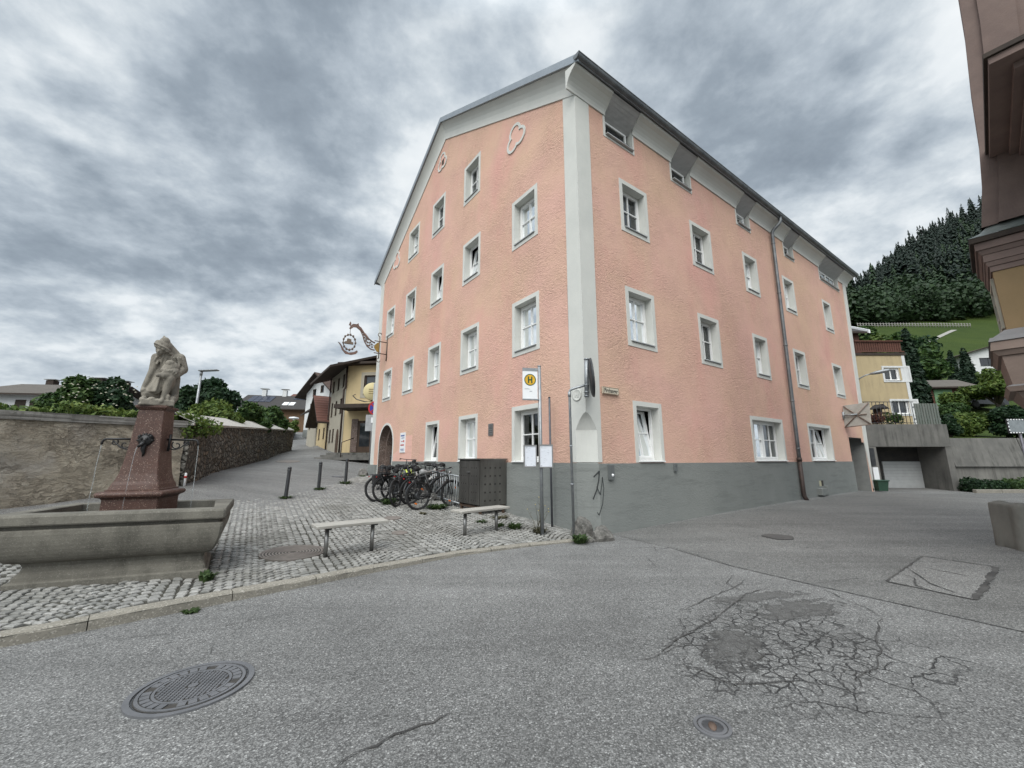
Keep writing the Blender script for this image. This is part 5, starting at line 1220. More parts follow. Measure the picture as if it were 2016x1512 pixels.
m = MB(); zc = 1.68; y0 = -.178
m.lathe([(.075, 0), (.08, .02), (.06, .045), (.0, .06)], (0, y0 + .01, zc), 14, Matrix(((1, 0, 0), (0, 0, -1), (0, 1, 0))))
for sx in (-1, 1): m.lathe([(0, -.03), (.028, 0), (0, .03)], (sx * .06, y0 - .02, zc + .05), 8); m.lathe([(0, -.02), (.018, 0), (0, .02)], (sx * .03, y0 - .045, zc + .02), 8)
m.tube([(0, y0 - .03, zc - .02), (-.01, y0 - .07, zc - .06), (-.04, y0 - .075, zc - .09)], [.03, .022, .014], 8)
m.tube([(0, y0 - .02, zc - .05), (0, y0 - .035, zc - .12), (.01, y0 - .02, zc - .17), (0, y0 - .02, zc - .21)], [.03, .026, .016, .006], 8)
for k in range(9): a = math.pi * k / 8; m.tube([(.06 * math.cos(a), y0 - .01, zc + .06 * math.sin(a)), (.095 * math.cos(a), y0, zc + .095 * math.sin(a))], [.022, .008], 6)
m.v = [(x - .06, y + .01, z) for x, y, z in m.v]; lh = local_build(m, 'lion_head', SPOUTM, ft)
m = MB(); P = [(-.04 - .0 * k, y0 - .075 - .10 * (k / 14) ** .5, zc - .09 - (zc - .09 - .725) * (k / 14)) for k in range(15)]; m.tube(P, [.0026 - .001 * k / 14 for k in range(15)], 6); m.v = [(x - .06, y, z) for x, y, z in m.v]; local_build(m, 'water_jet', FALL, lh)
m = MB(); r = random.Random(8)
for sx in (-1, 1):
    for k in range(40):
        a, d = r.uniform(0, 6.28), abs(r.gauss(0, .09)); m.lathe([(0, -.004), (.006 + .008 * r.random(), 0), (0, .006)], (sx * .55 + d * math.cos(a), d * math.sin(a) * .8, .727), 6)
local_build(m, 'foam', M('water_foam', (.7, .74, .76), (.6, .64, .66), bump=0, rough=.4), ft)

# statue: one carved block (all limbs melted together by voxel remeshing)
def carve(name, caps, ells, voxel, mat, slabs=()):
    q = bmesh.new(); bmesh.ops.create_icosphere(q, subdivisions=2, radius=1.0); q.verts.index_update()
    TV = np.array([v.co[:] for v in q.verts]); TF = [[v.index for v in f.verts] for f in q.faces]; q.free(); vs, fs = [], []
    def add_e(c, r, rot=None):
        P = TV * np.array(r)
        if rot is not None: P = P @ np.array(rot).T
        b = len(vs); vs.extend((P + np.array(c)).tolist()); fs.extend([[b + i for i in f] for f in TF])
    for p0, r0, p1, r1 in caps:
        p0, p1 = Vector(p0), Vector(p1); n = max(3, int((p1 - p0).length / (min(r0, r1) * .35)))
        for i in range(n + 1):
            f = i / n; rr = r0 + (r1 - r0) * f; add_e(p0.lerp(p1, f), (rr, rr, rr))
    for e in ells: add_e(*e)
    for c, d, rot in slabs:
        b = len(vs); P = np.array([(x, y, z) for x in (-.5, .5) for y in (-.5, .5) for z in (-.5, .5)]) * np.array(d); P = P @ np.array(rot).T + np.array(c)
        vs.extend(P.tolist()); fs.extend([[b + i for i in f] for f in ((0, 1, 3, 2), (4, 6, 7, 5), (0, 4, 5, 1), (2, 3, 7, 6), (0, 2, 6, 4), (1, 5, 7, 3))])
    me = bpy.data.meshes.new(name); me.from_pydata(vs, [], fs); o = bpy.data.objects.new(name, me); COL.objects.link(o)
    rm_ = o.modifiers.new('r', 'REMESH'); rm_.mode = 'VOXEL'; rm_.voxel_size = voxel
    sm_ = o.modifiers.new('s', 'SMOOTH'); sm_.iterations = 4; sm_.factor = .5
    dg = bpy.context.evaluated_depsgraph_get(); nm = bpy.data.meshes.new_from_object(o.evaluated_get(dg)); o.modifiers.clear(); old = o.data; o.data = nm; nm.name = name; bpy.data.meshes.remove(old)
    nm.materials.clear(); nm.materials.append(mat)
    for p in nm.polygons: p.use_smooth = True
    return o
def mat_statue():
    t = NT('weathered_sandstone'); v = t.coord('Object')
    col = t.mix(t.rng(t.noise(v, 5, 8, .68), .35, .65), (.275, .25, .21), (.18, .165, .14))
    g = t.n('ShaderNodeNewGeometry'); col = t.mix(t.math('MULTIPLY', t.rng(t.noise(v, 11, 8, .72), .5, .68), .65), col, (.10, .092, .08))
    return t.fin(col, .92, t.bump(t.noise(v, 55, 7, .7), .5, .006, t.bump(t.noise(t.coord('Object', (2.5, 2.5, .6)), 13, 4), .5, .012)), spec=.2)
E_ = lambda ax, a: Matrix.Rotation(a, 3, ax)
caps = [((.02, .06, .26), .145, (.02, .02, .55), .115), ((.02, .02, .55), .115, (.01, -.02, .62), .09),                    # trunk
        ((-.10, .0, .60), .062, (.16, .03, .63), .072), ((.0, -.02, .62), .07, (-.05, -.07, .70), .075),                     # shoulders, neck
        ((-.115, -.01, .60), .062, (-.125, -.03, .45), .052), ((-.125, -.03, .45), .048, (-.185, -.06, .22), .036), ((-.185, -.06, .22), .034, (-.195, -.08, .17), .03),
        ((.175, .02, .63), .068, (.235, -.01, .49), .062), ((.235, -.01, .49), .058, (.17, -.12, .40), .05), ((.17, -.12, .40), .048, (.02, -.19, .365), .04), ((.02, -.19, .365), .036, (-.045, -.2, .36), .026),
        ((.06, .02, .26), .10, (.10, -.14, .34), .068), ((.10, -.14, .335), .062, (.075, -.13, .19), .05), ((.075, -.13, .19), .046, (.05, -.125, .07), .034), ((.05, -.125, .075), .035, (.045, -.185, .05), .03),     # raised knee, shin, foot
        ((-.02, .02, .22), .10, (-.15, -.08, .135), .058), ((-.15, -.08, .13), .055, (.02, .0, .11), .05),
        ((-.06, -.02, .42), .05, (-.13, -.03, .22), .055), ((-.03, -.08, .36), .05, (-.09, -.10, .2), .05), ((.01, -.08, .36), .05, (-.03, -.10, .18), .05), ((.15, .03, .36), .07, (.17, .03, .12), .06)]
ells = [((-.055, -.085, .715), (.082, .088, .095)), ((-.025, -.045, .745), (.085, .085, .085)), ((-.05, -.05, .81), (.045, .05, .05)), ((-.06, -.045, .845), (.022, .022, .05)),
        ((.02, .02, .70), (.07, .06, .06)), ((-.075, -.13, .665), (.042, .045, .055)), ((-.085, -.175, .66), (.012, .014, .02)),
        ((.085, -.12, .47), (.115, .075, .085), E_('Y', -.3)), ((.07, -.15, .53), (.06, .045, .045)), ((.13, -.15, .43), (.07, .05, .05)), ((.03, -.165, .42), (.07, .045, .04), E_('Y', .4)),
        ((.16, .02, .11), (.06, .09, .06)), ((.17, -.1, .08), (.05, .07, .05)), ((-.1, .05, .1), (.09, .1, .05)), ((.12, -.03, .07), (.09, .1, .06)), ((.115, -.15, .10), (.025, .03, .045)), ((-.165, -.13, .06), (.05, .06, .04)), ((.02, .1, .12), (.18, .09, .1)),
        ((-.185, -.09, .175), (.038, .045, .034)), ((-.07, -.155, .07), (.05, .05, .028)), ((.0, -.14, .06), (.04, .05, .025))]
slabs = [((0, -.01, .03), (.385, .37, .065), E_('Z', .05)), ((-.03, 0, .005), (.36, .36, .03), E_('Z', 0)),
         ]
for k, (x, y, z) in enumerate(((-.13, -.085, .735), (-.115, -.13, .722), (-.08, -.16, .708), (-.035, -.165, .692), (.01, -.15, .672), (.045, -.11, .655), (.06, -.06, .64), (-.11, -.05, .75))): ells.append(((x, y, z), (.03, .03, .016), E_('Y', .28)))
ells += [((-.055, -.10, .725), (.125, .11, .022), E_('Y', .38)), ((-.04, -.06, .80), (.07, .07, .075)), ((-.075, -.09, .765), (.085, .08, .05), E_('Y', .35))]
caps += [((-.01, -.02, .775), .06, (.08, .04, .68), .075), ((.08, .04, .68), .075, (.17, .05, .61), .07), ((.1, .07, .62), .1, (.12, .08, .45), .09)]
for k in range(9):   # cape hem and fold ridges
    a = k / 8; caps.append(((-.10 + .28 * a, -.085 + .03 * math.sin(k * 2), .60 + .02 * a), .018, (-.13 + .36 * a, -.075 + .02 * math.cos(k * 3), .525 - .03 * math.sin(math.pi * a)), .014))
for k in range(7): caps.append(((-.02 - .012 * k, -.13 + .012 * k, .36 - .008 * k), .014, (-.045 - .022 * k, -.165 + .014 * k, .17), .016))
for k in range(5): caps.append(((.0 + .03 * k, -.20 + .01 * k, .395 - .006 * k), .010, (.05 + .03 * k, -.20, .42 + .02 * math.sin(k)), .010))
st = carve('stone_statue', caps, ells, .0075, mat_statue(), slabs)
st.location = (FOUNT.x - .06, FOUNT.y - .02, FZ + 2.157); st.rotation_euler = (0, 0, R(38)); st.scale = (.90, .94, 1.13)
st['label'] = 'weathered sandstone statue of a hooded crouching figure on top of the fountain column'; st['category'] = 'statue'

# ------------------------------------------------------------------ bicycles
def make_bike(label, loc, head, lean, paint, saddle=None, guards=True, rack=True, steer=0.0, step=False, light=False, seed=0):
    b = thing('bicycle', label, 'bicycle', loc, 0, 'bicycles at the rack'); b.rotation_euler = (lean, 0, head); b.rotation_mode = 'XYZ'
    rr = random.Random(seed); WR = .335; WB = 1.06
    def wheel(x, name, hub):
        m = MB(); m.tube([(x + WR * math.cos(a), 0, WR + WR * math.sin(a)) for a in np.linspace(0, 2 * math.pi, 40, endpoint=False)], .028, 8, closed=True); w = local_build(m, 'tyre', BLACK, b)
        m = MB(); m.tube([(x + (WR - .03) * math.cos(a), 0, WR + (WR - .03) * math.sin(a)) for a in np.linspace(0, 2 * math.pi, 40, endpoint=False)], .010, 6, closed=True)
        for k in range(18):
            a = 2 * math.pi * k / 18; m.tube([(x + .025 * math.cos(a + .6), .025 * (-1) ** k, WR + .025 * math.sin(a + .6)), (x + (WR - .035) * math.cos(a), 0, WR + (WR - .035) * math.sin(a))], .0026, 3, False)
        m.tube([(x, -.05, WR), (x, .05, WR)], hub, 10); local_build(m, 'rim', DARKSTEEL, w)
        if seed in (1, 3):
            m = MB()
            for a in (.9, 4.4): m.box((x + .2 * math.cos(a), .0, WR + .2 * math.sin(a)), (.07, .012, .035), Matrix.Rotation(-a + 1.57, 3, 'Y'))
            local_build(m, 'reflector', M('amber_reflector', (.75, .2, .03), (.6, .14, .02), rough=.25, bump=0), w)
        return w
    wheel(0, 'rear', .085 if seed == 1 else .025)
    hx, hz = .93, .88; bx, bz = .44, .30; sx, sz = .24, .80; hb = (.965, 0, .72)
    m = MB()
    top = [(sx + .03, 0, .70), (hx, 0, .83)] if not step else [(sx + .1, 0, .52), (.62, 0, .50), (hx, 0, .78)]
    m.tube([(bx, 0, bz), (sx, 0, sz)], .022, 8); m.tube(top, .017, 8); m.tube([(bx, 0, bz), hb], .034, 8); m.tube([(hx - .01, 0, hz), hb], .022, 8)
    for s in (-1, 1): m.tube([(bx, s * .03, bz), (0, s * .06, WR)], .011, 6); m.tube([(sx + .02, s * .02, .70), (0, s * .06, WR)], .009, 6)
    local_build(m, 'frame', paint, b)
    f = bpy.data.objects.new('fork', None)
    m = MB()
    for s in (-1, 1): m.tube([(hb[0], s * .05, hb[2] - .05), (WB - .01, s * .055, WR + .1), (WB, s * .055, WR)], .013, 6)
    m.tube([(hb[0], -.06, hb[2] - .05), (hb[0], .06, hb[2] - .05)], .016, 6); local_build(m, 'fork', paint, b)
    wheel(WB, 'front', .025)
    m = MB(); m.tube([(hx - .01, 0, hz - .02), (hx - .03, 0, hz + .10), (hx + .02, 0, hz + .13)], .016, 8)
    m.tube([(hx - .16, -.31, hz + .13), (hx - .04, -.24, hz + .14), (hx + .02, -.06, hz + .13), (hx + .02, .06, hz + .13), (hx - .04, .24, hz + .14), (hx - .16, .31, hz + .13)], .012, 8); hbr = local_build(m, 'handlebar', DARKSTEEL, b)
    m = MB()
    for s in (-1, 1): m.tube([(hx - .17, s * .315, hz + .13), (hx - .06, s * .255, hz + .14)], .018, 8); m.tube([(hx + .01, s * .2, hz + .12), (hx - .02, s * .29, hz + .10)], .006, 5)
    local_build(m, 'grip', BLACK, hbr)
    m = MB(); m.tube([(sx, 0, sz - .02), (sx - .03, 0, sz + .10)], .014, 8); m.tube([(sx - .18, 0, sz + .13), (sx - .12, 0, sz + .135), (sx, 0, sz + .125), (sx + .10, 0, sz + .12)], [.05, .075, .045, .018], 10); local_build(m, 'saddle', saddle or BLACK, b)
    m = MB(); m.tube([(bx, -.06, bz), (bx, .06, bz)], .025, 10); a = rr.uniform(0, 3)
    m.lathe([(.085, -.003), (.09, 0), (.085, .003)], (bx, -.05, bz), 20, Matrix(((1, 0, 0), (0, 0, 1), (0, 1, 0))))
    for s in (-1, 1): ex, ez = s * .17 * math.cos(a), s * .17 * math.sin(a); m.tube([(bx, s * .07, bz), (bx + ex, s * .085, bz + ez)], .010, 6); m.box((bx + ex, s * .13, bz + ez), (.09, .08, .02))
    m.tube([(bx, -.05, bz + .085), (.02, -.05, WR + .04)], .004, 4); m.tube([(bx, -.05, bz - .085), (.02, -.05, WR - .04)], .004, 4); local_build(m, 'crank', STEEL, b)
    m = MB(); m.tube([(bx - .05, -.03, bz - .02), (bx - .2, -.2, .0)], .009, 6); local_build(m, 'kickstand', DARKSTEEL, b)
    if guards:
        for x, a0, a1 in ((0, .35, 3.0), (WB, .55, 2.7)):
            m = MB(); A = np.linspace(a0, a1, 16)
            for p, q in zip(A[:-1], A[1:]):
                g = lambda a, y: (x + (WR + .04) * math.cos(a), y, WR + (WR + .04) * math.sin(a))
                m.poly([g(p, -.028), g(q, -.028), g(q, .028), g(p, .028)], smooth=True)
            local_build(m, 'mudguard', DARKSTEEL, b)
    if rack:
        m = MB()
        for s in (-1, 1): m.tube([(.2, s * .06, .74), (-.22, s * .06, .73)], .007, 5); m.tube([(-.15, s * .06, .73), (0, s * .07, WR)], .006, 5)
        for k in range(4): m.tube([(.1 - k * .1, -.06, .735), (.1 - k * .1, .06, .735)], .005, 5)
        local_build(m, 'luggage_rack', DARKSTEEL, b)
        m = MB(); m.box((-.25, 0, .68), (.02, .05, .03)); local_build(m, 'rear_light', M('red_lens', (.35, .02, .02), rough=.3, bump=0), b)
    if seed in (4, 12):
        m = MB(); x0 = hx + .16 if seed == 12 else -.02; z0 = .78 if seed == 12 else .76
        for k in range(5):
            h = z0 + k * .045; m.tube([(x0 - .14, -.15, h), (x0 + .14, -.15, h), (x0 + .14, .15, h), (x0 - .14, .15, h)], .009, 4, closed=True)
        for p in ((-.14, -.15), (.14, -.15), (.14, .15), (-.14, .15), (0, -.15), (0, .15), (.14, 0), (-.14, 0)): m.tube([(x0 + p[0], p[1], z0), (x0 + p[0], p[1], z0 + .18)], .008, 4)
        m.box((x0, 0, z0 + .01), (.27, .29, .02)); local_build(m, 'basket', DARKSTEEL, b)
    if seed in (5, 14):
        m = MB(); m.box((-.06, -.13, .58), (.30, .09, .28), None, .03); local_build(m, 'pannier_bag', BLACK, b)
    if light:
        m = MB(); m.lathe([(0, -.03), (.04, -.01), (.045, .04), (0, .045)], (hx + .07, 0, hz + .02), 12, Matrix.Rotation(R(90), 3, 'Y')); local_build(m, 'front_light', STEEL, b)
    return b
BP = M('black_frame_paint', (.015, .015, .017), (.03, .03, .03), rough=.35, bump=0); GP = M('grey_frame_paint', (.03, .032, .035), (.02, .02, .022), rough=.35, bump=0); WP = M('white_frame_paint', (.62, .6, .58), (.5, .48, .46), rough=.35, bump=0); LP = M('lime_frame_paint', (.50, .58, .10), (.04, .04, .04), scale=3, rough=.35, bump=0, lo=.5, hi=.52); RP_ = M('red_frame_paint', (.12, .02, .02), rough=.35, bump=0)
def bike_at(label, px, head, lean, **k):
    c = on_plaza(*px); return make_bike(label, c, head, lean, **k)
hw = math.atan2(-LN[1], -LN[0])          # heading straight at the wall
bike_at('black bicycle with amber reflectors parked nearest the metal locker', (823, 1003), hw + .16, R(-4), paint=BP, saddle=M('grey_saddle', (.3, .3, .3), rough=.6), seed=1, light=True)
bike_at('dark bicycle seen nearly edge-on in front of the rack', (781, 997), hw + .78, R(-8), paint=GP, guards=False, rack=False, seed=2)
bike_at('white framed bicycle standing in the middle of the rack', (800, 984), hw + .22, R(5), paint=WP, seed=3)
bike_at('black bicycle with fat rear mudguard second from the left', (757, 988), hw + .05, R(-5), paint=BP, seed=4, step=True)
bike_at('leftmost dark city bicycle with long rear mudguard', (743, 987), hw + .0, R(-7), paint=GP, seed=5, step=True)
c = on_plaza(812, 962); d_ = on_plaza(766, 946)
make_bike('black and lime bicycle by the arched door, turned away from the others', c, math.atan2(d_.y - c.y, d_.x - c.x), R(4), paint=LP, seed=6, guards=False, rack=False)
c = on_plaza(845, 975)
make_bike('low red bicycle half hidden behind the white framed one', c, hw + .3, R(3), paint=RP_, seed=8, guards=False, rack=True)
bike_at('black bicycle with front basket squeezed between the white and the edge-on bicycle', (790, 986), hw + .34, R(-3), paint=BP, seed=12, guards=True)
bike_at('black bicycle at the back of the row touching the rack bars', (858, 972), hw + .1, R(6), paint=BP, seed=14, guards=True, step=True)
bike_at('dark bicycle leaning between the fat-mudguard bicycle and the edge-on one', (770, 983), hw + .15, R(4), paint=BP, seed=16, guards=True)
bike_at('dark bicycle without mudguards just left of the amber-reflector bicycle', (806, 992), hw + .26, R(3), paint=GP, seed=18, guards=False, rack=True)
rk = thing('bicycle_rack', 'galvanised bicycle rack of upright bars between locker and arched door', 'bicycle rack', LW(5, .8, -1.2), RZL)
m = MB(); Mi = (Matrix.Translation(rk.location) @ Matrix.Rotation(RZL, 4, 'Z')).inverted()
for k in range(17):
    u = 3.95 + k * .14; z0 = hp(*LW(u, .8, 0)[:2]); m.tube([LW(u, .8, z0 - .02), LW(u, .8, z0 + .80)], .016, 6)
za, zb = hp(*LW(3.95, .8, 0)[:2]), hp(*LW(6.2, .8, 0)[:2])
for h in (.1, .80): m.tube([LW(3.9, .8, za + h), LW(6.25, .8, zb + h)], .02, 8)
m.v = [tuple(Mi @ Vector(p)) for p in m.v]; local_build(m, 'bars', GALV, rk)
# ------------------------------------------------------------------ vegetation helpers
def leaf_quads(rng, blobs, n, size, flat=.0, shell=.55):
    """n leaf-sized quads spread through ellipsoid blobs (cx,cy,cz,rx,ry,rz)"""
    B = np.array(blobs, float); vol = B[:, 3] * B[:, 4] * B[:, 5]; idx = rng.choice(len(B), n, p=vol ** .8 / (vol ** .8).sum()); b = B[idx]
    d = rng.normal(size=(n, 3)); d /= np.linalg.norm(d, axis=1)[:, None]
    r = shell + (1 - shell) * rng.random(n) ** .5; r *= 1 + .10 * np.sin(d[:, 0] * 7 + idx) * np.sin(d[:, 2] * 6 + idx * 2)
    c = b[:, :3] + d * b[:, 3:] * r[:, None]
    nn = d + rng.normal(size=(n, 3)) * .9; nn[:, 2] += .5; nn /= np.linalg.norm(nn, axis=1)[:, None]
    t = np.cross(nn, rng.normal(size=(n, 3))); t /= np.linalg.norm(t, axis=1)[:, None] + 1e-9; s = np.cross(nn, t)
    sz = size * rng.uniform(.6, 1.4, n)[:, None]; t = t * sz; s = s * sz * .55
    v = np.stack([c - t, c + s * 1.0 - t * .1 - nn * sz * flat, c + t, c - s * 1.0 - t * .1 - nn * sz * flat], 1).reshape(-1, 3)
    return v, np.arange(n * 4).reshape(-1, 4)
BARK = M('tree_bark', (.07, .055, .042), (.04, .033, .028), scale=9, stretch=(1, 1, .2), bump=.6, bscale=18)
def make_tree(name, label, cat, base, blobs, n, size, mat, seed, trunk=.12, group=None, limbs=True):
    t = thing(name, label, cat, base, 0, group); r = np.random.default_rng(seed)
    v, q = leaf_quads(r, blobs, n, size, .15); np_mesh('crown', v, q, mat, t)
    m = MB(); B = sorted(blobs, key=lambda b: b[2]); top = max(b[2] for b in blobs)
    m.tube([(0, 0, -.3), (.03, .02, top * .3), (-.03, .03, top * .65), (0, 0, top)], [trunk, trunk * .8, trunk * .5, trunk * .15], 8)
    if limbs:
        for b in B: m.tube([(0, 0, b[2] * .45), (b[0] * .5, b[1] * .5, b[2] * .75), (b[0], b[1], b[2])], [trunk * .5, trunk * .3, trunk * .1], 6)
    local_build(m, 'trunk', BARK, t); return t
LEAF_MID = mat_leaf('bush_leaf', (.014, .035, .010), (.035, .075, .018), (.085, .135, .032))
LEAF_DARK = mat_leaf('dark_leaf', (.007, .022, .010), (.016, .042, .016), (.035, .07, .024))
LEAF_LIME = mat_leaf('light_leaf', (.03, .06, .012), (.075, .12, .022), (.16, .20, .045))
LEAF_CON = mat_leaf('conifer_needles', (.006, .018, .010), (.012, .030, .015), (.022, .045, .02), .08)
def rblobs(r, n, w, d, z0, z1, s0, s1):
    return [(r.uniform(-w, w), r.uniform(-d, d), r.uniform(z0, z1), r.uniform(s0, s1), r.uniform(s0, s1), r.uniform(s0, s1) * .8) for _ in range(n)]

# ------------------------------------------------------------------ garden walls on the left
def mat_oldplaster():
    t = NT('crumbling_wall_plaster'); v = t.coord('Object'); big = t.noise(v, .9, 7, .65, .4)
    col = t.mix(t.rng(big, .38, .62), (.42, .375, .30), (.32, .285, .23)); col = t.mix(t.math('MULTIPLY', t.rng(t.noise(t.coord('Object', (1, 1, 1), (4, 7, 0)), .7, 7, .6), .5, .64), .75), col, (.44, .42, .39))
    w = t.n('ShaderNodeVectorMath', operation='ADD'); nz = t.n('ShaderNodeTexNoise'); nz.inputs['Scale'].default_value = 1.6; nz.inputs['Detail'].default_value = 4
    vz = t.coord('Object', (1, 1, 1.9)); t.L(vz, nz.inputs['Vector']); sc = t.n('ShaderNodeVectorMath', operation='SCALE'); t.L(nz.outputs['Color'], sc.inputs[0]); sc.inputs['Scale'].default_value = .5
    t.L(vz, w.inputs[0]); t.L(sc.outputs[0], w.inputs[1])
    rg = t.math('ABSOLUTE', t.math('SUBTRACT', t.noise(w.outputs[0], 3.6, 6, .62), .5)); k = t.math('MULTIPLY', t.rng(rg, 0, .06, 1, 0), t.rng(t.noise(v, 1.3, 5), .40, .56))
    col = t.mix(t.math('MULTIPLY', k, .5), col, (.14, .12, .095))  # crease lines darkened in colour as painted relief shade
    chip_light = t.rng(t.noise(w.outputs[0], 4.5, 8, .7, .4), .54, .66); col = t.mix(t.math('MULTIPLY', chip_light, .55), col, (.50, .46, .39)); pit_shade = t.rng(t.noise(w.outputs[0], 8, 8, .75), .60, .72); col = t.mix(t.math('MULTIPLY', pit_shade, .5), col, (.16, .14, .11))  # chips lightened, pits darkened: relief light and shade painted into the plaster colour
    e = t.voro(w.outputs[0], .75, 'DISTANCE_TO_EDGE'); ck = t.math('MULTIPLY', t.rng(e, .0, .010, 1, 0), t.rng(t.noise(v, .8, 3), .48, .62)); col = t.mix(t.math('MULTIPLY', ck, .6), col, (.03, .027, .024))
    nrm = t.bump(t.noise(w.outputs[0], 7, 9, .72, .6), 1.0, .09); nrm = t.bump(t.math('MULTIPLY', t.math('MAXIMUM', k, ck), -1), .8, .03, nrm)
    return t.fin(col, .94, t.bump(t.noise(v, 50, 6, .7), .35, .012, nrm), spec=.15)
OLDPLASTER = mat_oldplaster(); RUBBLE = mat_rubble('dark_rubble_stone', (.17, .16, .14), (.13, .125, .11), (.38, .36, .32), 4.2, .08)
COPING = mat_render('wall_coping_concrete', (.40, .39, .36), (.44, .42, .39), .3, .4)
def wall_run(mb, pts, z0f, ztf, th, rough=0.0, seed=0, cap=False):
    """wall following pts (front face); thickness th to the left of the direction of travel"""
    r = random.Random(seed); P = []
    for a, b in zip(pts[:-1], pts[1:]):
        n = max(1, int(math.hypot(b[0] - a[0], b[1] - a[1]) / .4)); P += [(a[0] + (b[0] - a[0]) * i / n, a[1] + (b[1] - a[1]) * i / n) for i in range(n)]
    P.append(pts[-1]); L = 0; rows = []
    for i, (x, y) in enumerate(P):
        a = P[max(0, i - 1)]; b = P[min(i + 1, len(P) - 1)]; dx, dy = b[0] - a[0], b[1] - a[1]; l = math.hypot(dx, dy); nx, ny = -dy / l, dx / l; f = i / (len(P) - 1)
        z0, zt = z0f(f, x, y), ztf(f); row = []
        for k in range(7):
            g = k / 6; o = r.uniform(-rough, rough); row.append((x - nx * o, y - ny * o, z0 + (zt - z0) * g))
        row += [(x + nx * th, y + ny * th, zt), (x + nx * th, y + ny * th, z0)]; rows.append(row)
    for i in range(len(rows) - 1):
        for j in range(len(rows[0]) - 1): mb.poly([rows[i][j], rows[i + 1][j], rows[i + 1][j + 1], rows[i][j + 1]], smooth=j < 6 and rough > 0)
    mb.poly(rows[0]); mb.poly(rows[-1]); return P
WA_ = [(-15.0, -1.5), (-12.6, 4.0), (-10.4, 8.1), (-8.95, 10.85)]; WB_ = [(-8.9, 10.95), (-10.6, 14.2), (-12.6, 19.5), (-15.5, 28.0)]
gw = thing('garden_wall', 'crumbling tan plastered garden wall behind the fountain', 'wall', (-8.95, 10.85, -.7))
m = MB(); wall_run(m, WA_, lambda f, x, y: hr(x, y) - .3, lambda f: .72 + .20 * f, .45, .05, 1); m.build('wall', OLDPLASTER, gw)
m = MB(); wall_run(m, [(x + .05, y - .02) for x, y in WA_], lambda f, x, y: .66 + .20 * f, lambda f: .84 + .20 * f, .55, .012, 2); m.build('coping', mat_render('grey_wall_coping', (.24, .235, .22), (.17, .165, .155), .5, .6), gw)
rw = thing('rubble_wall', 'dark rubble stone wall with pale slab coping along the lane', 'wall', (-8.9, 10.95, -.7))
m = MB(); wall_run(m, WB_, lambda f, x, y: hr(x, y) - .3, lambda f: .93 + 1.05 * f, .5, .05, 3); m.build('wall', RUBBLE, rw)
m = MB(); wall_run(m, [(x + .08, y) for x, y in WB_], lambda f, x, y: .93 + 1.05 * f, lambda f: 1.0 + 1.05 * f, .35, .015, 4)
P0 = [(x + .08, y) for x, y in WB_]
for i in range(len(P0) - 1):
    a, b = P0[i], P0[i + 1]; f0, f1 = [sum(math.hypot(WB_[k + 1][0] - WB_[k][0], WB_[k + 1][1] - WB_[k][1]) for k in range(j)) / 18.4 for j in (i, i + 1)]
    dx, dy = b[0] - a[0], b[1] - a[1]; l = math.hypot(dx, dy); nx, ny = -dy / l, dx / l
    za, zb = 1.0 + 1.05 * f0, 1.0 + 1.05 * f1
    m.poly([(a[0], a[1], za + .004), (b[0], b[1], zb + .004), (b[0] + nx * .7, b[1] + ny * .7, zb + .34), (a[0] + nx * .7, a[1] + ny * .7, za + .34)])
    m.poly([(a[0] + nx * .7, a[1] + ny * .7, za + .34), (b[0] + nx * .7, b[1] + ny * .7, zb + .34), (b[0] + nx * .75, b[1] + ny * .75, zb - 1), (a[0] + nx * .75, a[1] + ny * .75, za - 1)])
m.build('coping', COPING, rw)
c = PY(364, 946, 11.0); c.z = hr(c.x, c.y)
m = MB(); m.lathe([(.03, -.05), (.03, .32), (.02, .34), (0, .345)], (0, 0, 0), 10)
o = thing('marker_post', 'short white marker post at the foot of the rubble wall', 'marker post', c); local_build(m, 'stake', SIGNWHITE, o); m = MB(); m.lathe([(.033, .2), (.033, .26)], (0, 0, 0), 10); local_build(m, 'band', REDINK, o)
# ivy and shrubs spilling over the plastered wall
r = np.random.default_rng(5); bl = []
for k in range(40):
    f = k / 39; i = min(int(f * 3), 2); a, b = WA_[i], WA_[i + 1]; g = f * 3 - i; x, y = a[0] + (b[0] - a[0]) * g, a[1] + (b[1] - a[1]) * g
    bl.append((x - .35 + r.uniform(-.2, .2), y + .2, (.86 if f < .75 else .98) + .2 * f + r.uniform(-.06, .06), .35, .35, .10 + .08 * r.random()))
v, q = leaf_quads(r, bl, 4200, .055, .1, .3); np_mesh('ivy', v, q, LEAF_LIME, None, label='bright ivy growing along the top of the plastered garden wall', category='ivy')
r = np.random.default_rng(6); bl = [(-9.15, 11.3, .95, .5, .4, .35), (-9.6, 12.3, 1.0, .5, .5, .3), (-9.0, 10.9, .75, .22, .2, .3)]
v, q = leaf_quads(r, bl, 900, .06, .1, .3); np_mesh('climber', v, q, LEAF_LIME, None, label='leafy climber where the plastered wall meets the rubble wall', category='climber')
def P_at(px, py, y, gz0=None): p = PY(px, py, y); return V(p.x, p.y, gz0 if gz0 is not None else hr(max(-45, p.x), min(80, p.y)))
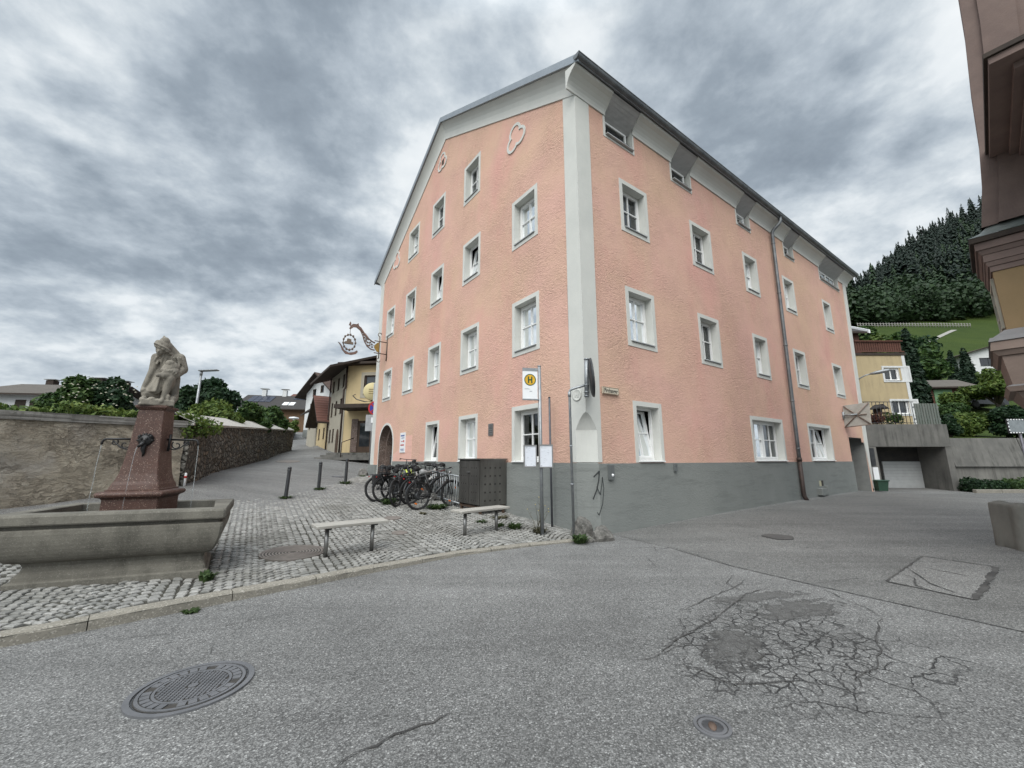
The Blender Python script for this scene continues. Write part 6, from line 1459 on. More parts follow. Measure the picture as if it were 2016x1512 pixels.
def bush_at(label, px0, px1, ptop, pbot, y, n, size, mat, seed, nb=7, cat='bush', group='garden bushes behind the left walls', name='garden_bush', g0=.2):
    a, b = PY(px0, ptop, y), PY(px1, ptop, y); w = (b.x - a.x) / 2; zt = a.z; zb = max(g0, PY((px0 + px1) / 2, pbot, y).z - .3); base = V((a.x + b.x) / 2, y, g0); r = random.Random(seed); h = zt - zb
    s = min(w * .55, h * .42); bl = []
    for k in range(nb):
        x = r.uniform(-1, 1) * max(.05, w - s); zz = zb - g0 + s * .6 + r.random() * max(.1, (h - s * 1.5)); bl.append((x, r.uniform(-w, w) * .5, zz, s * r.uniform(.8, 1.15), s, s * r.uniform(.7, 1.0)))
    bl.append((r.uniform(-.3, .3) * w, 0, zt - g0 - s * .85, s * .8, s * .8, s * .8))
    return make_tree(name, label, cat, base, bl, n, size, mat, seed, .06 + .02 * h, group)
bush_at('broad flowering bush with pale blossoms right of the white chalet', 112, 205, 738, 815, 15.0, 5200, .10, LEAF_MID, 11, 9)
bush_at('feathery dark bush just left of the fountain statue', 190, 276, 742, 818, 16.0, 4600, .10, LEAF_DARK, 12, 8)
bush_at('dark bush between the statue and the street lamp', 340, 400, 758, 822, 19.0, 3200, .11, LEAF_DARK, 13, 6)
bush_at('rounded dark green tree right of the street lamp', 388, 474, 742, 812, 27.0, 6000, .16, LEAF_DARK, 14, 10, 'tree', 'garden bushes behind the left walls', 'garden_tree')
bush_at('light green bushes directly above the rubble wall coping', 380, 480, 785, 842, 17.5, 4200, .10, LEAF_LIME, 15, 8)
bush_at('mid green bush over the middle of the rubble wall', 455, 530, 792, 845, 21.0, 3600, .12, LEAF_MID, 16, 7)
bush_at('rightmost garden bush near the far end of the rubble wall', 505, 566, 798, 848, 25.0, 3200, .13, LEAF_MID, 17, 7)
bush_at('small low shrub at the end of the rubble wall', 565, 592, 826, 846, 30.0, 700, .12, LEAF_LIME, 18, 3, g0=1.2)
bush_at('low green bush at the left edge below the white chalet', -30, 30, 795, 822, 13, 1400, .09, LEAF_MID, 19, 5)
m = MB(); rr = random.Random(4)
for k in range(46):
    p = PY(rr.uniform(118, 270), rr.uniform(752, 800), rr.uniform(14.0, 14.6)); m.lathe([(0, -.02), (.04, 0), (0, .02)], p, 6)
bb = [o for o in bpy.data.objects if o.get('label', '').startswith('broad flowering')][0]; m.build('blossom', M('pale_blossom', (.65, .63, .5), bump=0), bb)
# lamp posts of the lane
c = P_at(389, 815, 18.0, .3); c.x = PY(397, 730, 18).x
lp = thing('street_lamp', 'slim grey street lamp with flat head behind the rubble wall', 'street lamp', c)
zt = PY(397, 731, 18).z; m = MB(); m.tube([c + V(0, 0, -.2), V(c.x, c.y, zt)], [.06, .045], 12); m.build('pole', GALV, lp)
m = MB(); m.box(V(c.x + .33, c.y, zt + .04), (.85, .26, .06), Matrix.Rotation(-.04, 3, 'Y'), .02); m.tube([V(c.x, c.y, zt - .2), V(c.x, c.y, zt + .02)], .06, 10); m.build('lamp_head', GALV, lp)
c = P_at(577, 838, 42, 2.0); zt = PY(577, 824, 42).z; lp = thing('street_lamp', 'small white mushroom lamp at the far bend of the lane', 'street lamp', c)
m = MB(); m.tube([c, V(c.x, c.y, zt)], .07, 8); m.build('pole', SIGNWHITE, lp); m = MB(); m.lathe([(.1, -.1), (.5, .0), (.45, .12), (.0, .2)], V(c.x, c.y, zt), 14); m.build('lamp_shade', SIGNWHITE, lp)

# ------------------------------------------------------------------ houses of the lane
OWIN = M('brown_window_frame', (.10, .075, .055), (.07, .05, .04), bump=0, rough=.5); DGLASS = M('dark_window_glass', (.02, .024, .028), (.035, .04, .045), rough=.07, bump=0, spec=.8)
SOFFIT = M('dark_roof_timber', (.03, .022, .018), (.045, .033, .025), scale=3, bump=.3, bscale=10, rough=.85)
def house(label, A, ang, w, d, z0, ze, rise, ridge, wall, roof, over=.5, wins=(), wframe=WHITEPVC, name='house', oversx=None, group=None, base=None):
    """A: left end of the front; x along the front, y back"""
    ca, sa = math.cos(R(ang)), math.sin(R(ang)); F = lambda x, y, z: Vector((A[0] + x * ca - y * sa, A[1] + x * sa + y * ca, z))
    h = thing(name, label, 'house', (A[0], A[1], z0), 0, group); m = MB()
    if ridge == 'y': loops = {'f': [(0, z0), (w, z0), (w, ze), (w / 2, ze + rise), (0, ze)], 's': [(0, z0), (d, z0), (d, ze), (0, ze)]}
    else: loops = {'f': [(0, z0), (w, z0), (w, ze), (0, ze)], 's': [(0, z0), (d, z0), (d, ze), (d / 2, ze + rise), (0, ze)]}
    holes = {'f': [], 'r': [], 'l': []}
    for fc, x, z, ww, hh in wins: holes[fc].append([(x, z), (x + ww, z), (x + ww, z + hh), (x, z + hh)])
    m.holed([loops['f']] + holes['f'], lambda x, z, q: F(x, 0, z), 0); m.poly([F(x, d, z) for x, z in loops['f']])
    m.holed([loops['s']] + holes['r'], lambda y, z, q: F(w, y, z), 0); m.holed([loops['s']] + holes['l'], lambda y, z, q: F(0, y, z), 0)
    m.build('wall', wall, h)
    if base: b = MB(); b.prism([(0, z0), (w, z0), (w, z0 + base), (0, z0 + base)], lambda x, z, q: F(x, q, z), -.02, .02); b.prism([(-.02, z0), (d, z0), (d, z0 + base), (-.02, z0 + base)], lambda y, z, q: F(q, y, z), -.02, .02); b.build('plinth', GREYBASE, h)
    m = MB(); th = .14; ox = over if oversx is None else oversx
    if rise > 0:
        half = (w if ridge == 'y' else d) / 2; sl = rise / half; ln = d if ridge == 'y' else w
        oe, og = (over, ox)
        G = (lambda p, l, z: F(p, l, z)) if ridge == 'y' else (lambda p, l, z: F(l, p, z))
        for (p0, p1) in ((-oe, half), (half, 2 * half + oe)):
            zz = lambda p: ze + .02 + sl * min(p, 2 * half - p)
            a = [G(p0, -og, zz(p0)), G(p1, -og, zz(p1)), G(p1, ln + og, zz(p1)), G(p0, ln + og, zz(p0))]; b = [q + V(0, 0, th) for q in a]
            m.cm = 1; m.poly(a)
            for i in range(4): m.poly([a[i], a[(i + 1) % 4], b[(i + 1) % 4], b[i]])
            m.cm = 0; m.poly(b)
    else:
        a = [F(-ox, -over, ze + .01), F(w + ox, -over, ze + .01), F(w + ox, d + over, ze + .3), F(-ox, d + over, ze + .3)]; b = [q + V(0, 0, th) for q in a]; m.cm = 1; m.poly(a)
        for i in range(4): m.poly([a[i], a[(i + 1) % 4], b[(i + 1) % 4], b[i]])
        m.cm = 0; m.poly(b)
    m.build('roof', [roof, SOFFIT], h)
    for fc, x, z, ww, hh in wins:
        fn = {'f': lambda u, n, q: F(u, -n, q), 'r': lambda u, n, q: F(w + n, u, q), 'l': lambda u, n, q: F(-n, u, q)}[fc]
        s = MB(); fw = min(.07, ww * .12)
        rim_box(s, lambda a_, b_, c_: fn(a_, b_, c_), x, x + ww, z, z + hh, fw, -.16, -.08)
        if ww > .7: plate(s, fn, x + ww / 2 - fw * .4, x + ww / 2 + fw * .4, z + fw, z + hh - fw, -.15, -.09)
        for (a_, b_, c_, e_) in ((x, x, z, z + hh), (x + ww, x + ww, z, z + hh)): s.poly([fn(a_, .003, c_), fn(a_, .003, e_), fn(a_, -.16, e_), fn(a_, -.16, c_)])
        s.poly([fn(x, .003, z + hh), fn(x + ww, .003, z + hh), fn(x + ww, -.16, z + hh), fn(x, -.16, z + hh)]); s.poly([fn(x - .04, .06, z), fn(x + ww + .04, .06, z), fn(x + ww, -.16, z + .01), fn(x, -.16, z + .01)])
        wo = s.build('window', wframe, h); g = MB(); g.poly([fn(x, -.13, z), fn(x + ww, -.13, z), fn(x + ww, -.13, z + hh), fn(x, -.13, z + hh)]); g.build('pane', DGLASS, wo)
    return h, F
YELLOWR = mat_render('yellow_render', (.58, .46, .27), (.52, .415, .245), .25, .15); CREAMR = mat_render('greyish_cream_render', (.42, .385, .31), (.37, .34, .28), .25, .2); WHITER = mat_render('white_render', (.62, .63, .63), (.56, .57, .57), .2, .15)
BROWNROOF = mat_roof('brown_sheet_roof', (.075, .05, .042), (.10, .068, .055), .35); DARKROOF = mat_roof('dark_tile_roof', (.045, .042, .042), (.06, .055, .052), .33); REDROOF = mat_roof('red_tile_roof', (.15, .068, .052), (.11, .055, .043), .33); GREYROOF = mat_roof('grey_brown_roof', (.10, .09, .08), (.13, .115, .10), .33)
hs, F = house('yellow two storey house with dark canopy and steps beyond the pink house', (-10.25, 24.0), -8, 6.5, 7, -.2, 5.75, 0, 'x', YELLOWR, DARKROOF, .45, [('f', 1.15, 3.9, 1.9, 1.2)], OWIN, base=None)
m = MB(); m.box(F(2.2, -.75, 3.02), (4.0, 1.5, .22), Matrix.Rotation(R(-8), 3, 'Z')); m.build('canopy', SOFFIT, hs)
m = MB(); plate(m, lambda x, n, z: F(x, -n, z), .95, 1.9, .42, 2.3, -.05, .03); d_ = m.build('door', DARKWOOD, hs); m = MB(); plate(m, lambda x, n, z: F(x, -n, z), 1.1, 1.75, .75, 2.15, .03, .036); m.build('pane', DGLASS, d_)
m = MB(); plate(m, lambda x, n, z: F(x, -n, z), .55, .95, .42, 2.4, -.05, .06); plate(m, lambda x, n, z: F(x, -n, z), 1.9, 2.6, .42, 2.4, -.05, .06); m.build('door_surround', BROWNSTONE, hs)
m = MB(); rim_box(m, lambda x, n, z: F(x, -n, z), .95, 3.25, 3.7, 5.3, .2, .0, .03); m.build('window_surround', CREAMR, hs)
m = MB()
for k in range(3): m.box(F(1.2, -.45 - .28 * k, .32 - .14 * k), (3.6 - .0 * k, .9 + .56 * k - .6, .14), Matrix.Rotation(R(-8), 3, 'Z'))
m.box(F(1.2, -.6, -.1), (3.6, 1.0, .5), Matrix.Rotation(R(-8), 3, 'Z')); m.build('steps', CONCRETE, hs)
m = MB(); m.tube([F(.75, -1.3, .1), F(.75, -1.3, .95), F(.9, -.3, 1.25)], .025, 6); m.build('handrail', RUSTPIPE, hs)
m = MB(); m.tube([F(-.02, -.06, 5.7), F(-.02, -.06, 4.4), F(-.1, -.1, 4.2), F(-.1, -.1, .0)], .06, 8); m.build('downpipe', RUSTPIPE, hs)
t = thing('round_house_sign', 'round cream sign on a curled bracket at the yellow house', 'hanging sign', F(1.5, -1.0, 3.9))
cc = PY(734, 771, 22.6); Mx = Matrix.Rotation(R(18), 3, 'Z') @ Matrix.Rotation(R(90), 3, 'X')
m = MB(); m.lathe([(0, -.03), (.50, -.03), (.53, 0), (.50, .03), (0, .03)], cc, 30, Mx); m.build('disc', M('cream_sign_face', (.62, .54, .30), (.55, .48, .27), bump=0), t)
m = MB(); fs = lambda x, y, z: cc + Vector((math.cos(R(18)) * x + math.sin(R(18)) * y, math.sin(R(18)) * x - math.cos(R(18)) * y, z))
for z in (.1, -.02, -.14): plate(m, fs, -.22, .2, z, z + .05, .03, .036)
m.build('lettering', M('faded_brown_print', (.3, .24, .12), bump=0), t)
m = MB(); q = F(1.6, 0, 3.62); m.tube([q, cc + V(0, 0, -.55), cc + V(-.45, .1, -.58), cc + V(-1.0, .2, -.42), cc + V(-1.25, .25, -.2), cc + V(-1.1, .25, -.12)], .03, 6); m.build('bracket', DARKSTEEL, t)
ang = -54.7; E0 = Vector((-10.3, 24.1)); sd_ = Vector((-.58, .82))
def SP(t): return (E0.x + sd_.x * t, E0.y + sd_.y * t)
hs, F = house('greyish cream three storey house with wide dark eaves in the lane', SP(4.6), ang, 4.6, 7, -.4, 5.75, 1.3, 'x', CREAMR, DARKROOF, 1.25, [('f', .5, 4.55, .5, .85), ('f', 2.0, 4.55, .5, .85), ('f', 3.5, 4.55, .5, .85), ('f', .5, 2.9, .5, .95), ('f', 1.8, 2.9, .5, .95), ('f', 3.2, 2.9, .5, .95), ('f', .5, 1.15, .45, .85), ('f', 1.5, 1.15, .45, .85)], OWIN, oversx=1.2)
m = MB(); m.prism([(2.9, .3), (3.5, .3), (3.5, 1.5), (3.35, 1.8), (3.2, 1.9), (3.05, 1.8), (2.9, 1.5)], lambda x, z, q: F(x, q, z), -.05, .02); m.build('door', DARKWOOD, hs)
m = MB(); m.tube([F(.05, -.08, 5.7), F(.05, -.08, .4)], .05, 8); m.build('downpipe', RUSTPIPE, hs)
hs, F = house('small yellow gabled house with red sheet roof beside the cream house', SP(9.0), ang, 4.1, 6, .3, 2.9, 1.7, 'y', YELLOWR, REDROOF, .55, [('f', .8, 1.5, .5, .8), ('f', 2.6, 1.5, .5, .8)], OWIN, oversx=.8)
hs, F = house('low brown sheet roofed house behind the small yellow house', SP(14.0), ang, 4.6, 7, .8, 4.2, 2.0, 'x', CREAMR, BROWNROOF, .6, [('f', .8, 2.6, .6, .9), ('f', 2.8, 2.6, .6, .9)], OWIN)
A = PY(597, 846, 44); hs, F = house('tall white gabled house with brown roof further up the lane', (A.x, A.y), -32, 5.2, 12, 2.4, 7.3, 1.9, 'y', WHITER, BROWNROOF, .8, [('f', 1.2, 6.9, .6, .8), ('f', 2.6, 7.2, .6, .8), ('f', .9, 5.1, .6, 1.0), ('f', 3.4, 5.1, .6, 1.0), ('f', .9, 3.5, .6, 1.0), ('f', 3.4, 3.5, .6, 1.0)], OWIN, oversx=.9, base=.8)
A = PY(566, 830, 74); hs, F = house('distant white house with dark roof and wide windows at the lane bend', (A.x, A.y), 4, 7.0, 8, 4.0, 10.0, 1.6, 'x', WHITER, DARKROOF, .7, [('f', .6, 8.6, .9, 1.1), ('f', .8, 6.9, 1.7, 1.2), ('f', 3.2, 6.9, 3.2, 1.2)], OWIN)
m = MB(); m.box(F(3.5, -.9, 5.9), (6.6, 1.7, .9), Matrix.Rotation(R(4), 3, 'Z')); m.build('balcony', WHITER, hs)
m = MB(); pts = [(2.4, -.3), (6.3, -.3), (6.3, 1.2), (2.4, 1.2)]; m.poly([F(x, y, 10.3 + .4 * y + .2) for x, y in pts]); m.poly([F(x, y, 10.3 + .4 * y + .1) for x, y in pts]); m.build('skylight', STEEL, hs)
A = PY(566, 790, 95); house('faraway house with red tiled roof above the distant white house', (A.x, A.y), 5, 12, 8, 6, 14.2, 2.0, 'x', WHITER, REDROOF, .6)
A = PY(466, 830, 58); hs, F = house('long dark roofed house with solar panels above the bushes', (A.x, A.y), 12, 9.6, 9, 1.5, 7.7, 2.3, 'x', M('brown_wood_wall', (.16, .095, .05), (.11, .065, .04), scale=3, stretch=(4, 4, .4)), DARKROOF, .8)
sl = 2.3 / 4.5
def roofq(mb, x0, x1, y0, y1, dz): mb.prism([(x0, y0), (x1, y0), (x1, y1), (x0, y1)], lambda x, y, q: F(x, y, 7.72 + sl * y + .14 + q), dz, dz + .07)
for x0, x1, y0, y1 in ((.3, 3.6, 1.6, 3.9), (6.4, 9.0, 2.9, 4.2)):
    m = MB()
    for i in range(4):
        for j in range(3): dx, dy = (x1 - x0) / 4, (y1 - y0) / 3; roofq(m, x0 + i * dx, x0 + (i + 1) * dx - .06, y0 + j * dy, y0 + (j + 1) * dy - .06, .04)
    m.build('solar_panel', M('solar_cell', (.03, .035, .055), (.045, .05, .07), rough=.25, bump=0, spec=.6), hs)
for x0 in (5.6, 6.5): m = MB(); roofq(m, x0, x0 + .75, .5, 1.6, .03); m.build('skylight', SIGNWHITE, hs)
for x0 in (1.6, 4.6):
    m = MB(); m.box(F(x0, 4.5, 10.5), (.6, .6, 1.1), Matrix.Rotation(R(12), 3, 'Z')); c_ = m.build('chimney', WHITER, hs); m = MB(); m.box(F(x0, 4.5, 11.2), (1.2, .8, .07), Matrix.Rotation(R(12), 3, 'Z')); m.build('cap', STEEL, c_)
A = PY(-60, 830, 30); ze_ = PY(100, 777, 31).z
hs, F = house('white chalet with grey roof, dark shutters and chimneys at the left edge', (A.x, A.y), 8, 6.6, 8, -.5, ze_, 1.25, 'x', WHITER, GREYROOF, .7, [('f', 1.6, ze_ - 1.75, .35, .5), ('f', 4.1, ze_ - 1.55, 1.15, 1.0)], OWIN, oversx=1.0)
m = MB()
for x0, x1 in ((3.7, 4.08), (5.27, 5.65)): plate(m, lambda x, n, z: F(x, -n, z), x0, x1, ze_ - 1.6, ze_ - .5, .0, .05)
m.build('shutter', SOFFIT, hs); m = MB(); m.box(F(4.7, -.25, ze_ - 1.75), (1.9, .3, .22), Matrix.Rotation(R(8), 3, 'Z')); m.build('flower_box', SOFFIT, hs)
m = MB(); plate(m, lambda x, n, z: F(x, -n, z), 2.7, 3.4, ze_ - 2.2, ze_ - .5, .0, .04); m.build('door', SOFFIT, hs)
m = MB(); m.tube([F(5.9, -.7, ze_), F(6.1, -.1, ze_ - .3), F(6.15, -.08, ze_ - .6), F(6.15, -.08, 0)], .05, 6); m.build('downpipe', DARKSTEEL, hs)
m = MB(); m.box(F(1.4, -.6, ze_ - 2.3), (4.0, 1.2, .8), Matrix.Rotation(R(8), 3, 'Z')); m.build('balcony', SOFFIT, hs)
for x0, y0 in ((5.4, 3.5), (6.3, 4.8)):
    m = MB(); m.box(F(x0, y0, ze_ + 1.45), (.75, .6, .9), Matrix.Rotation(R(8), 3, 'Z')); c_ = m.build('chimney', SOFFIT, hs); m = MB(); m.box(F(x0, y0, ze_ + 1.98), (1.15, .8, .05), Matrix.Rotation(R(8), 3, 'Z')); m.build('cap', STEEL, c_)
A = PY(-80, 830, 42); ze2 = PY(20, 772, 42).z; hs, F = house('house with reddish roof behind the white chalet', (A.x, A.y), 6, 10, 8, -.5, ze2, 1.3, 'x', WHITER, REDROOF, .6)
for x0 in (4.4, 7.2): m = MB(); m.box(F(x0, 3.8, ze2 + 1.6), (.8, .7, 1.0), Matrix.Rotation(R(6), 3, 'Z')); c_ = m.build('chimney', SOFFIT, hs); m = MB(); m.box(F(x0, 3.8, ze2 + 2.2), (1.2, .9, .06), Matrix.Rotation(R(6), 3, 'Z')); m.build('cap', STEEL, c_)
m = MB(); wall_run(m, [(PY(583, 850, 40).x - .3, 40), (PY(583, 840, 52).x, 52)], lambda f, x, y: hr(x, y) - .3, lambda f: 3.0 + 1.6 * f, .4, .04, 9)
o = m.build('roadside_wall', RUBBLE); o['label'] = 'low dark wall along the lane below the tall white house'; o['category'] = 'wall'
bush_at('dark ivy covered fence right of the tall white house', 612, 628, 822, 868, 37, 1200, .14, LEAF_DARK, 31, 5, 'bush', 'garden bushes behind the left walls', 'garden_bush', 1.0)
bush_at('narrow green shrub beside the small yellow house', 630, 637, 845, 868, 31.0, 300, .1, LEAF_MID, 32, 3, g0=.7)
# sign pole at the far end of the gable
c = V(-7.28, 20.5, hr(-7.28, 20.5)); t = thing('no_stopping_sign', 'grey sign pole with round no stopping sign at the far left house end', 'traffic sign', c)
m = MB(); m.tube([c + V(0, 0, -.05), c + V(.0, 0, 4.5)], .04, 10); m.build('pole', GALV, t)
z = PY(738, 803, 20.4).z; fs = lambda x, n, zz: V(c.x + .13 + x, c.y - .06 - n, z + zz)
m = MB(); disc(m, fs, 0, 0, .37, .0, 36, .285)
for s in (-1, 1):
    q = [(-.22, -.17), (-.17, -.22), (.22, .17), (.17, .22)]; m.poly([fs(a * s, .002, b) for a, b in q])
m.build('red_marking', M('sign_red', (.42, .015, .02), bump=0, rough=.4), t)
m = MB(); disc(m, fs, 0, 0, .285, -.004, 36); m.build('blue_disc', M('sign_blue', (.015, .03, .28), bump=0, rough=.4), t)
m = MB(); plate(m, fs, -.46, .1, -1.2, -.35, -.05, -.02); m.build('back_panel', M('grey_panel', (.36, .37, .38), bump=0), t)
m = MB(); plate(m, fs, -.16, .16, -.78, -.5, .0, .03); m.build('supplementary_plate', SIGNWHITE, t)
# ------------------------------------------------------------------ hill, meadow and forest on the right
hpts = []
for k in (.45, .7, .85, 1.0, 1.1, 1.2, 1.35, 1.7):
    sky_ = {.45: .25, .7: .29, .85: .33, 1.0: .44, 1.1: .53, 1.2: .59, 1.35: .67, 1.7: .70}[k]
    for y, z in ((14, .9), (20, .95), (26, 1.7), (36, 5.0), (46, 8.6), (60, 13.2), (80, 23.0), (100, 33.5), (110, 38.5)): hpts.append((k * y, y, z))
    for f in (.33, .66, 1.0): y = 110 + 110 * f; hpts.append((k * y, y, 38.5 + (sky_ * 220 - 38.5) * f))
    hpts.append((k * 300, 300, sky_ * 220 + 15))
HH = RBF(hpts)
def hz(x, y): return HH(x, y)
def hz1(x, y): return float(HH(x, y)[0])
GRASSM = NT('meadow_grass'); v = GRASSM.coord('Object')
GRASSM.fin(GRASSM.mix(GRASSM.rng(GRASSM.noise(v, .12, 8, .7), .35, .65), (.042, .062, .014), (.030, .048, .012)), .9, GRASSM.bump(GRASSM.noise(v, 3, 6), .6, .2), spec=.1); GRASSM = GRASSM.m
Y = np.concatenate([np.linspace(20.2, 60, 26), np.linspace(63, 310, 60)]); Kx = np.linspace(.78, 1.75, 60)
YY, KK = np.meshgrid(Y, Kx); XX = KK * YY; ZZ = hz(XX.ravel(), YY.ravel())
vv = np.stack([XX.ravel(), YY.ravel(), ZZ], -1); ny_, nk = len(Y), len(Kx); i = np.arange(nk - 1)[:, None] * ny_ + np.arange(ny_ - 1)[None]
np_mesh('hillside', vv, np.stack([i, i + ny_, i + ny_ + 1, i + 1], -1).reshape(-1, 4), GRASSM, smooth=True, kind='structure')
r = np.random.default_rng(3); V_, Q_ = [], []; nb = 0
def add_forest(px, py, kind, s):
    global nb
    z = hz1(px, py) - 1
    if kind:      # conifer: whorls of drooping boughs
        H = s * r.uniform(13, 20); n = 80; f = np.sort(r.random(n)); a = r.uniform(0, 6.28, n); rad = (1 - f) ** .85 * H * .17 + .25
        c = np.stack([px + np.cos(a) * rad * .55, py + np.sin(a) * rad * .55, z + H * (.10 + .90 * f)], -1); d = np.stack([np.cos(a), np.sin(a), -.45 * np.ones(n)], -1); t = np.stack([-np.sin(a), np.cos(a), np.zeros(n)], -1)
        L = (rad * .5)[:, None]; Wd = (rad * .26 + .15)[:, None]; up = np.array([0, 0, 1.0]) * (H * .05)
        q = np.stack([c - d * L + up, c + t * Wd, c + d * L, c - t * Wd], 1)
    else:
        H = s * r.uniform(9, 14); n = 150; d = r.normal(size=(n, 3)); d /= np.linalg.norm(d, axis=1)[:, None]; rr = H * .36; c = np.array([px, py, z + H * .58]) + d * np.array([rr, rr, H * .42]) * r.uniform(.7, 1.05, (n, 1))
        nn = d + r.normal(size=(n, 3)) * .5; t = np.cross(nn, r.normal(size=(n, 3))); t /= np.linalg.norm(t, axis=1)[:, None]; s2 = np.cross(nn, t); s2 /= np.linalg.norm(s2, axis=1)[:, None]; w = r.uniform(.3, .75, (n, 1))
        q = np.stack([c - t * w, c - s2 * w * .8, c + t * w, c + s2 * w * .8], 1)
    V_.append(q.reshape(-1, 3)); Q_.append(np.arange(n * 4).reshape(-1, 4) + nb); nb += n * 4
def wood(name, label_mat, test, count, kindf):
    global V_, Q_, nb
    V_, Q_, nb = [], [], 0; done = 0
    while done < count:
        y = 108 + 130 * r.random() ** .8; k = r.uniform(.80, 1.42); x = k * y
        if not test(k, y): continue
        add_forest(x, y, kindf if r.random() > .12 else not kindf, r.uniform(.55, 1.15)); done += 1
    np_mesh(name, np.concatenate(V_), np.concatenate(Q_), label_mat, kind='stuff')
FOR_CON = mat_leaf('forest_conifer', (.006, .014, .010), (.009, .020, .013), (.014, .029, .017), .05); FOR_DEC = mat_leaf('forest_broadleaf', (.012, .026, .010), (.020, .042, .015), (.032, .062, .021), .1)
wood('conifer_forest', FOR_CON, lambda k, y: y > 150 + 20 * math.sin(k * 9), 1700, True)
wood('broadleaf_forest', FOR_DEC, lambda k, y: y < 172 + 18 * math.sin(k * 11) and y > 112 + (6 if k > 1.0 else -4), 900, False)
# meadow fence and footpath
def P2(k, y, dz=0): return V(k * y, y, hz1(k * y, y) + dz)
t = thing('meadow_fence', 'grey timber fence along the top edge of the meadow below the forest', 'fence', P2(1.0, 106))
m = MB(); ks = np.linspace(.92, 1.22, 40)
for z in (.5, 1.0): m.tube([P2(k, 107 - 3 * (k - .92), z) for k in ks], .09, 5)
m.build('rail', M('grey_timber', (.26, .25, .23), (.2, .19, .175)), t)
m = MB()
for k in ks: m.tube([P2(k, 107 - 3 * (k - .92), -.2), P2(k, 107 - 3 * (k - .92), 1.25)], .1, 5)
m.build('post', M('grey_timber', (.26, .25, .23)), t)
m = MB(); A_, B_2 = (1.055, 76), (1.175, 101)
for i in range(30):
    f0, f1 = i / 30, (i + 1) / 30; a = (A_[0] + (B_2[0] - A_[0]) * f0, A_[1] + (B_2[1] - A_[1]) * f0); b = (A_[0] + (B_2[0] - A_[0]) * f1, A_[1] + (B_2[1] - A_[1]) * f1)
    m.poly([P2(a[0] - .008, a[1], .12), P2(b[0] - .008, b[1], .12), P2(b[0] + .008, b[1], .12), P2(a[0] + .008, a[1], .12)])
m.build('footpath', M('gravel_path', (.30, .29, .26), (.24, .23, .21)), kind='structure')
def gnd(px, py, y): p = PY(px, py, y); return V(p.x, p.y, hz1(p.x, p.y))
def rbush(label, px0, px1, ptop, y, n, size, mat, seed, nb=7, name='garden_bush', cat='bush', group='bushes and trees of the hillside gardens', flat=1.0, trunk=.08, low=.1):
    a, b = PY(px0, ptop, y), PY(px1, ptop, y); base = gnd((px0 + px1) / 2, ptop, y); w = (b.x - a.x) / 2; H = max(.6, a.z - base.z); rr = random.Random(seed); s = min(w * .6, H * .45); bl = []
    for k in range(nb): bl.append((rr.uniform(-1, 1) * max(.02, w - s), rr.uniform(-.6, .6) * w, max(s * .7, low * H) + rr.random() * max(.02, H * (1 - low) - s * 1.5), s * rr.uniform(.8, 1.15), s * rr.uniform(.8, 1.1), s * rr.uniform(.7, 1) * flat))
    bl.append((0, 0, H - s * .8, s * .8, s * .8, s * .8)); return make_tree(name, label, cat, base, bl, n, size, mat, seed, trunk, group)
def cypress(label, px, ptop, y, wpx, n, seed, mat=LEAF_CON, size=.16):
    base = gnd(px, ptop + 30, y); H = PY(px, ptop, y).z - base.z; w = wpx / 775 * y * .6; bl = [(0, 0, H * f, w * (1 - f) ** .6 + .08, w * (1 - f) ** .6 + .08, H * .14) for f in np.linspace(.1, .92, 9)]
    return make_tree('cypress', label, 'conifer', base, bl, n, size, mat, seed, .12, 'conifers of the hillside gardens', False)
cypress('slim dark cypress left of the pair before the white hillside house', 1876, 693, 46, 16, 2200, 41); cypress('broader dark cypress right of the pair, touching the white house', 1902, 688, 48, 22, 2600, 42); cypress('tall black-green conifer beside the yellow balcony house', 1788, 655, 31, 34, 3600, 43, LEAF_CON, .2)
cypress('dark conifer partly hidden behind the yellow balcony house', 1768, 690, 34, 24, 1600, 44)
rbush('loose round tree between shed and conifers on the hillside', 1798, 1862, 686, 44, 3200, .24, LEAF_MID, 45, 9, 'garden_tree', 'tree', trunk=.2, low=.35)
rbush('spreading light green tree with bent trunk in front of the white house', 1906, 1992, 724, 31, 4200, .17, LEAF_LIME, 46, 10, 'garden_tree', 'tree', flat=.6, trunk=.22, low=.55)
rbush('yellow-green clipped shrub behind the retaining wall', 1862, 1952, 812, 24, 3800, .10, LEAF_LIME, 47, 8, low=.0)
rbush('dark leafy shrub above the retaining wall near the mirror', 1940, 2000, 800, 23, 3200, .11, LEAF_DARK, 48, 7, low=.0)
rbush('dark shrub at the right edge behind the framed mirror', 1985, 2060, 795, 22.5, 2600, .11, LEAF_DARK, 49, 7, low=.0)
rbush('bright round shrub in front of the brown shed', 1842, 1892, 772, 33, 2000, .13, LEAF_LIME, 50, 6, low=.0)
rbush('squared dark hedge beside the brown shed', 1848, 1898, 792, 29, 2600, .10, LEAF_MID, 51, 8, flat=.8, low=.0)
rbush('dark green bush right of the wooden slat fence', 1846, 1880, 815, 23.5, 1800, .10, LEAF_DARK, 55, 5, low=.0)
for i, (a, b, tp, y, mt) in enumerate(((1668, 1740, 640, 84, LEAF_MID), (1730, 1800, 655, 78, LEAF_MID), (1760, 1830, 668, 66, LEAF_DARK), (1690, 1760, 662, 62, LEAF_LIME), (1800, 1850, 675, 58, LEAF_MID), (1955, 2030, 690, 66, LEAF_MID))):
    rbush(['hazy bush row left at the meadow foot', 'bush at the meadow foot above the yellow house', 'dark bush above the conifers at the meadow foot', 'light bush peeping over the wooden balcony', 'bush at the meadow foot left of the white house', 'bush behind the white hillside house'][i], a, b, tp, y, 1600, .4, mt, 60 + i, 6, low=.0)
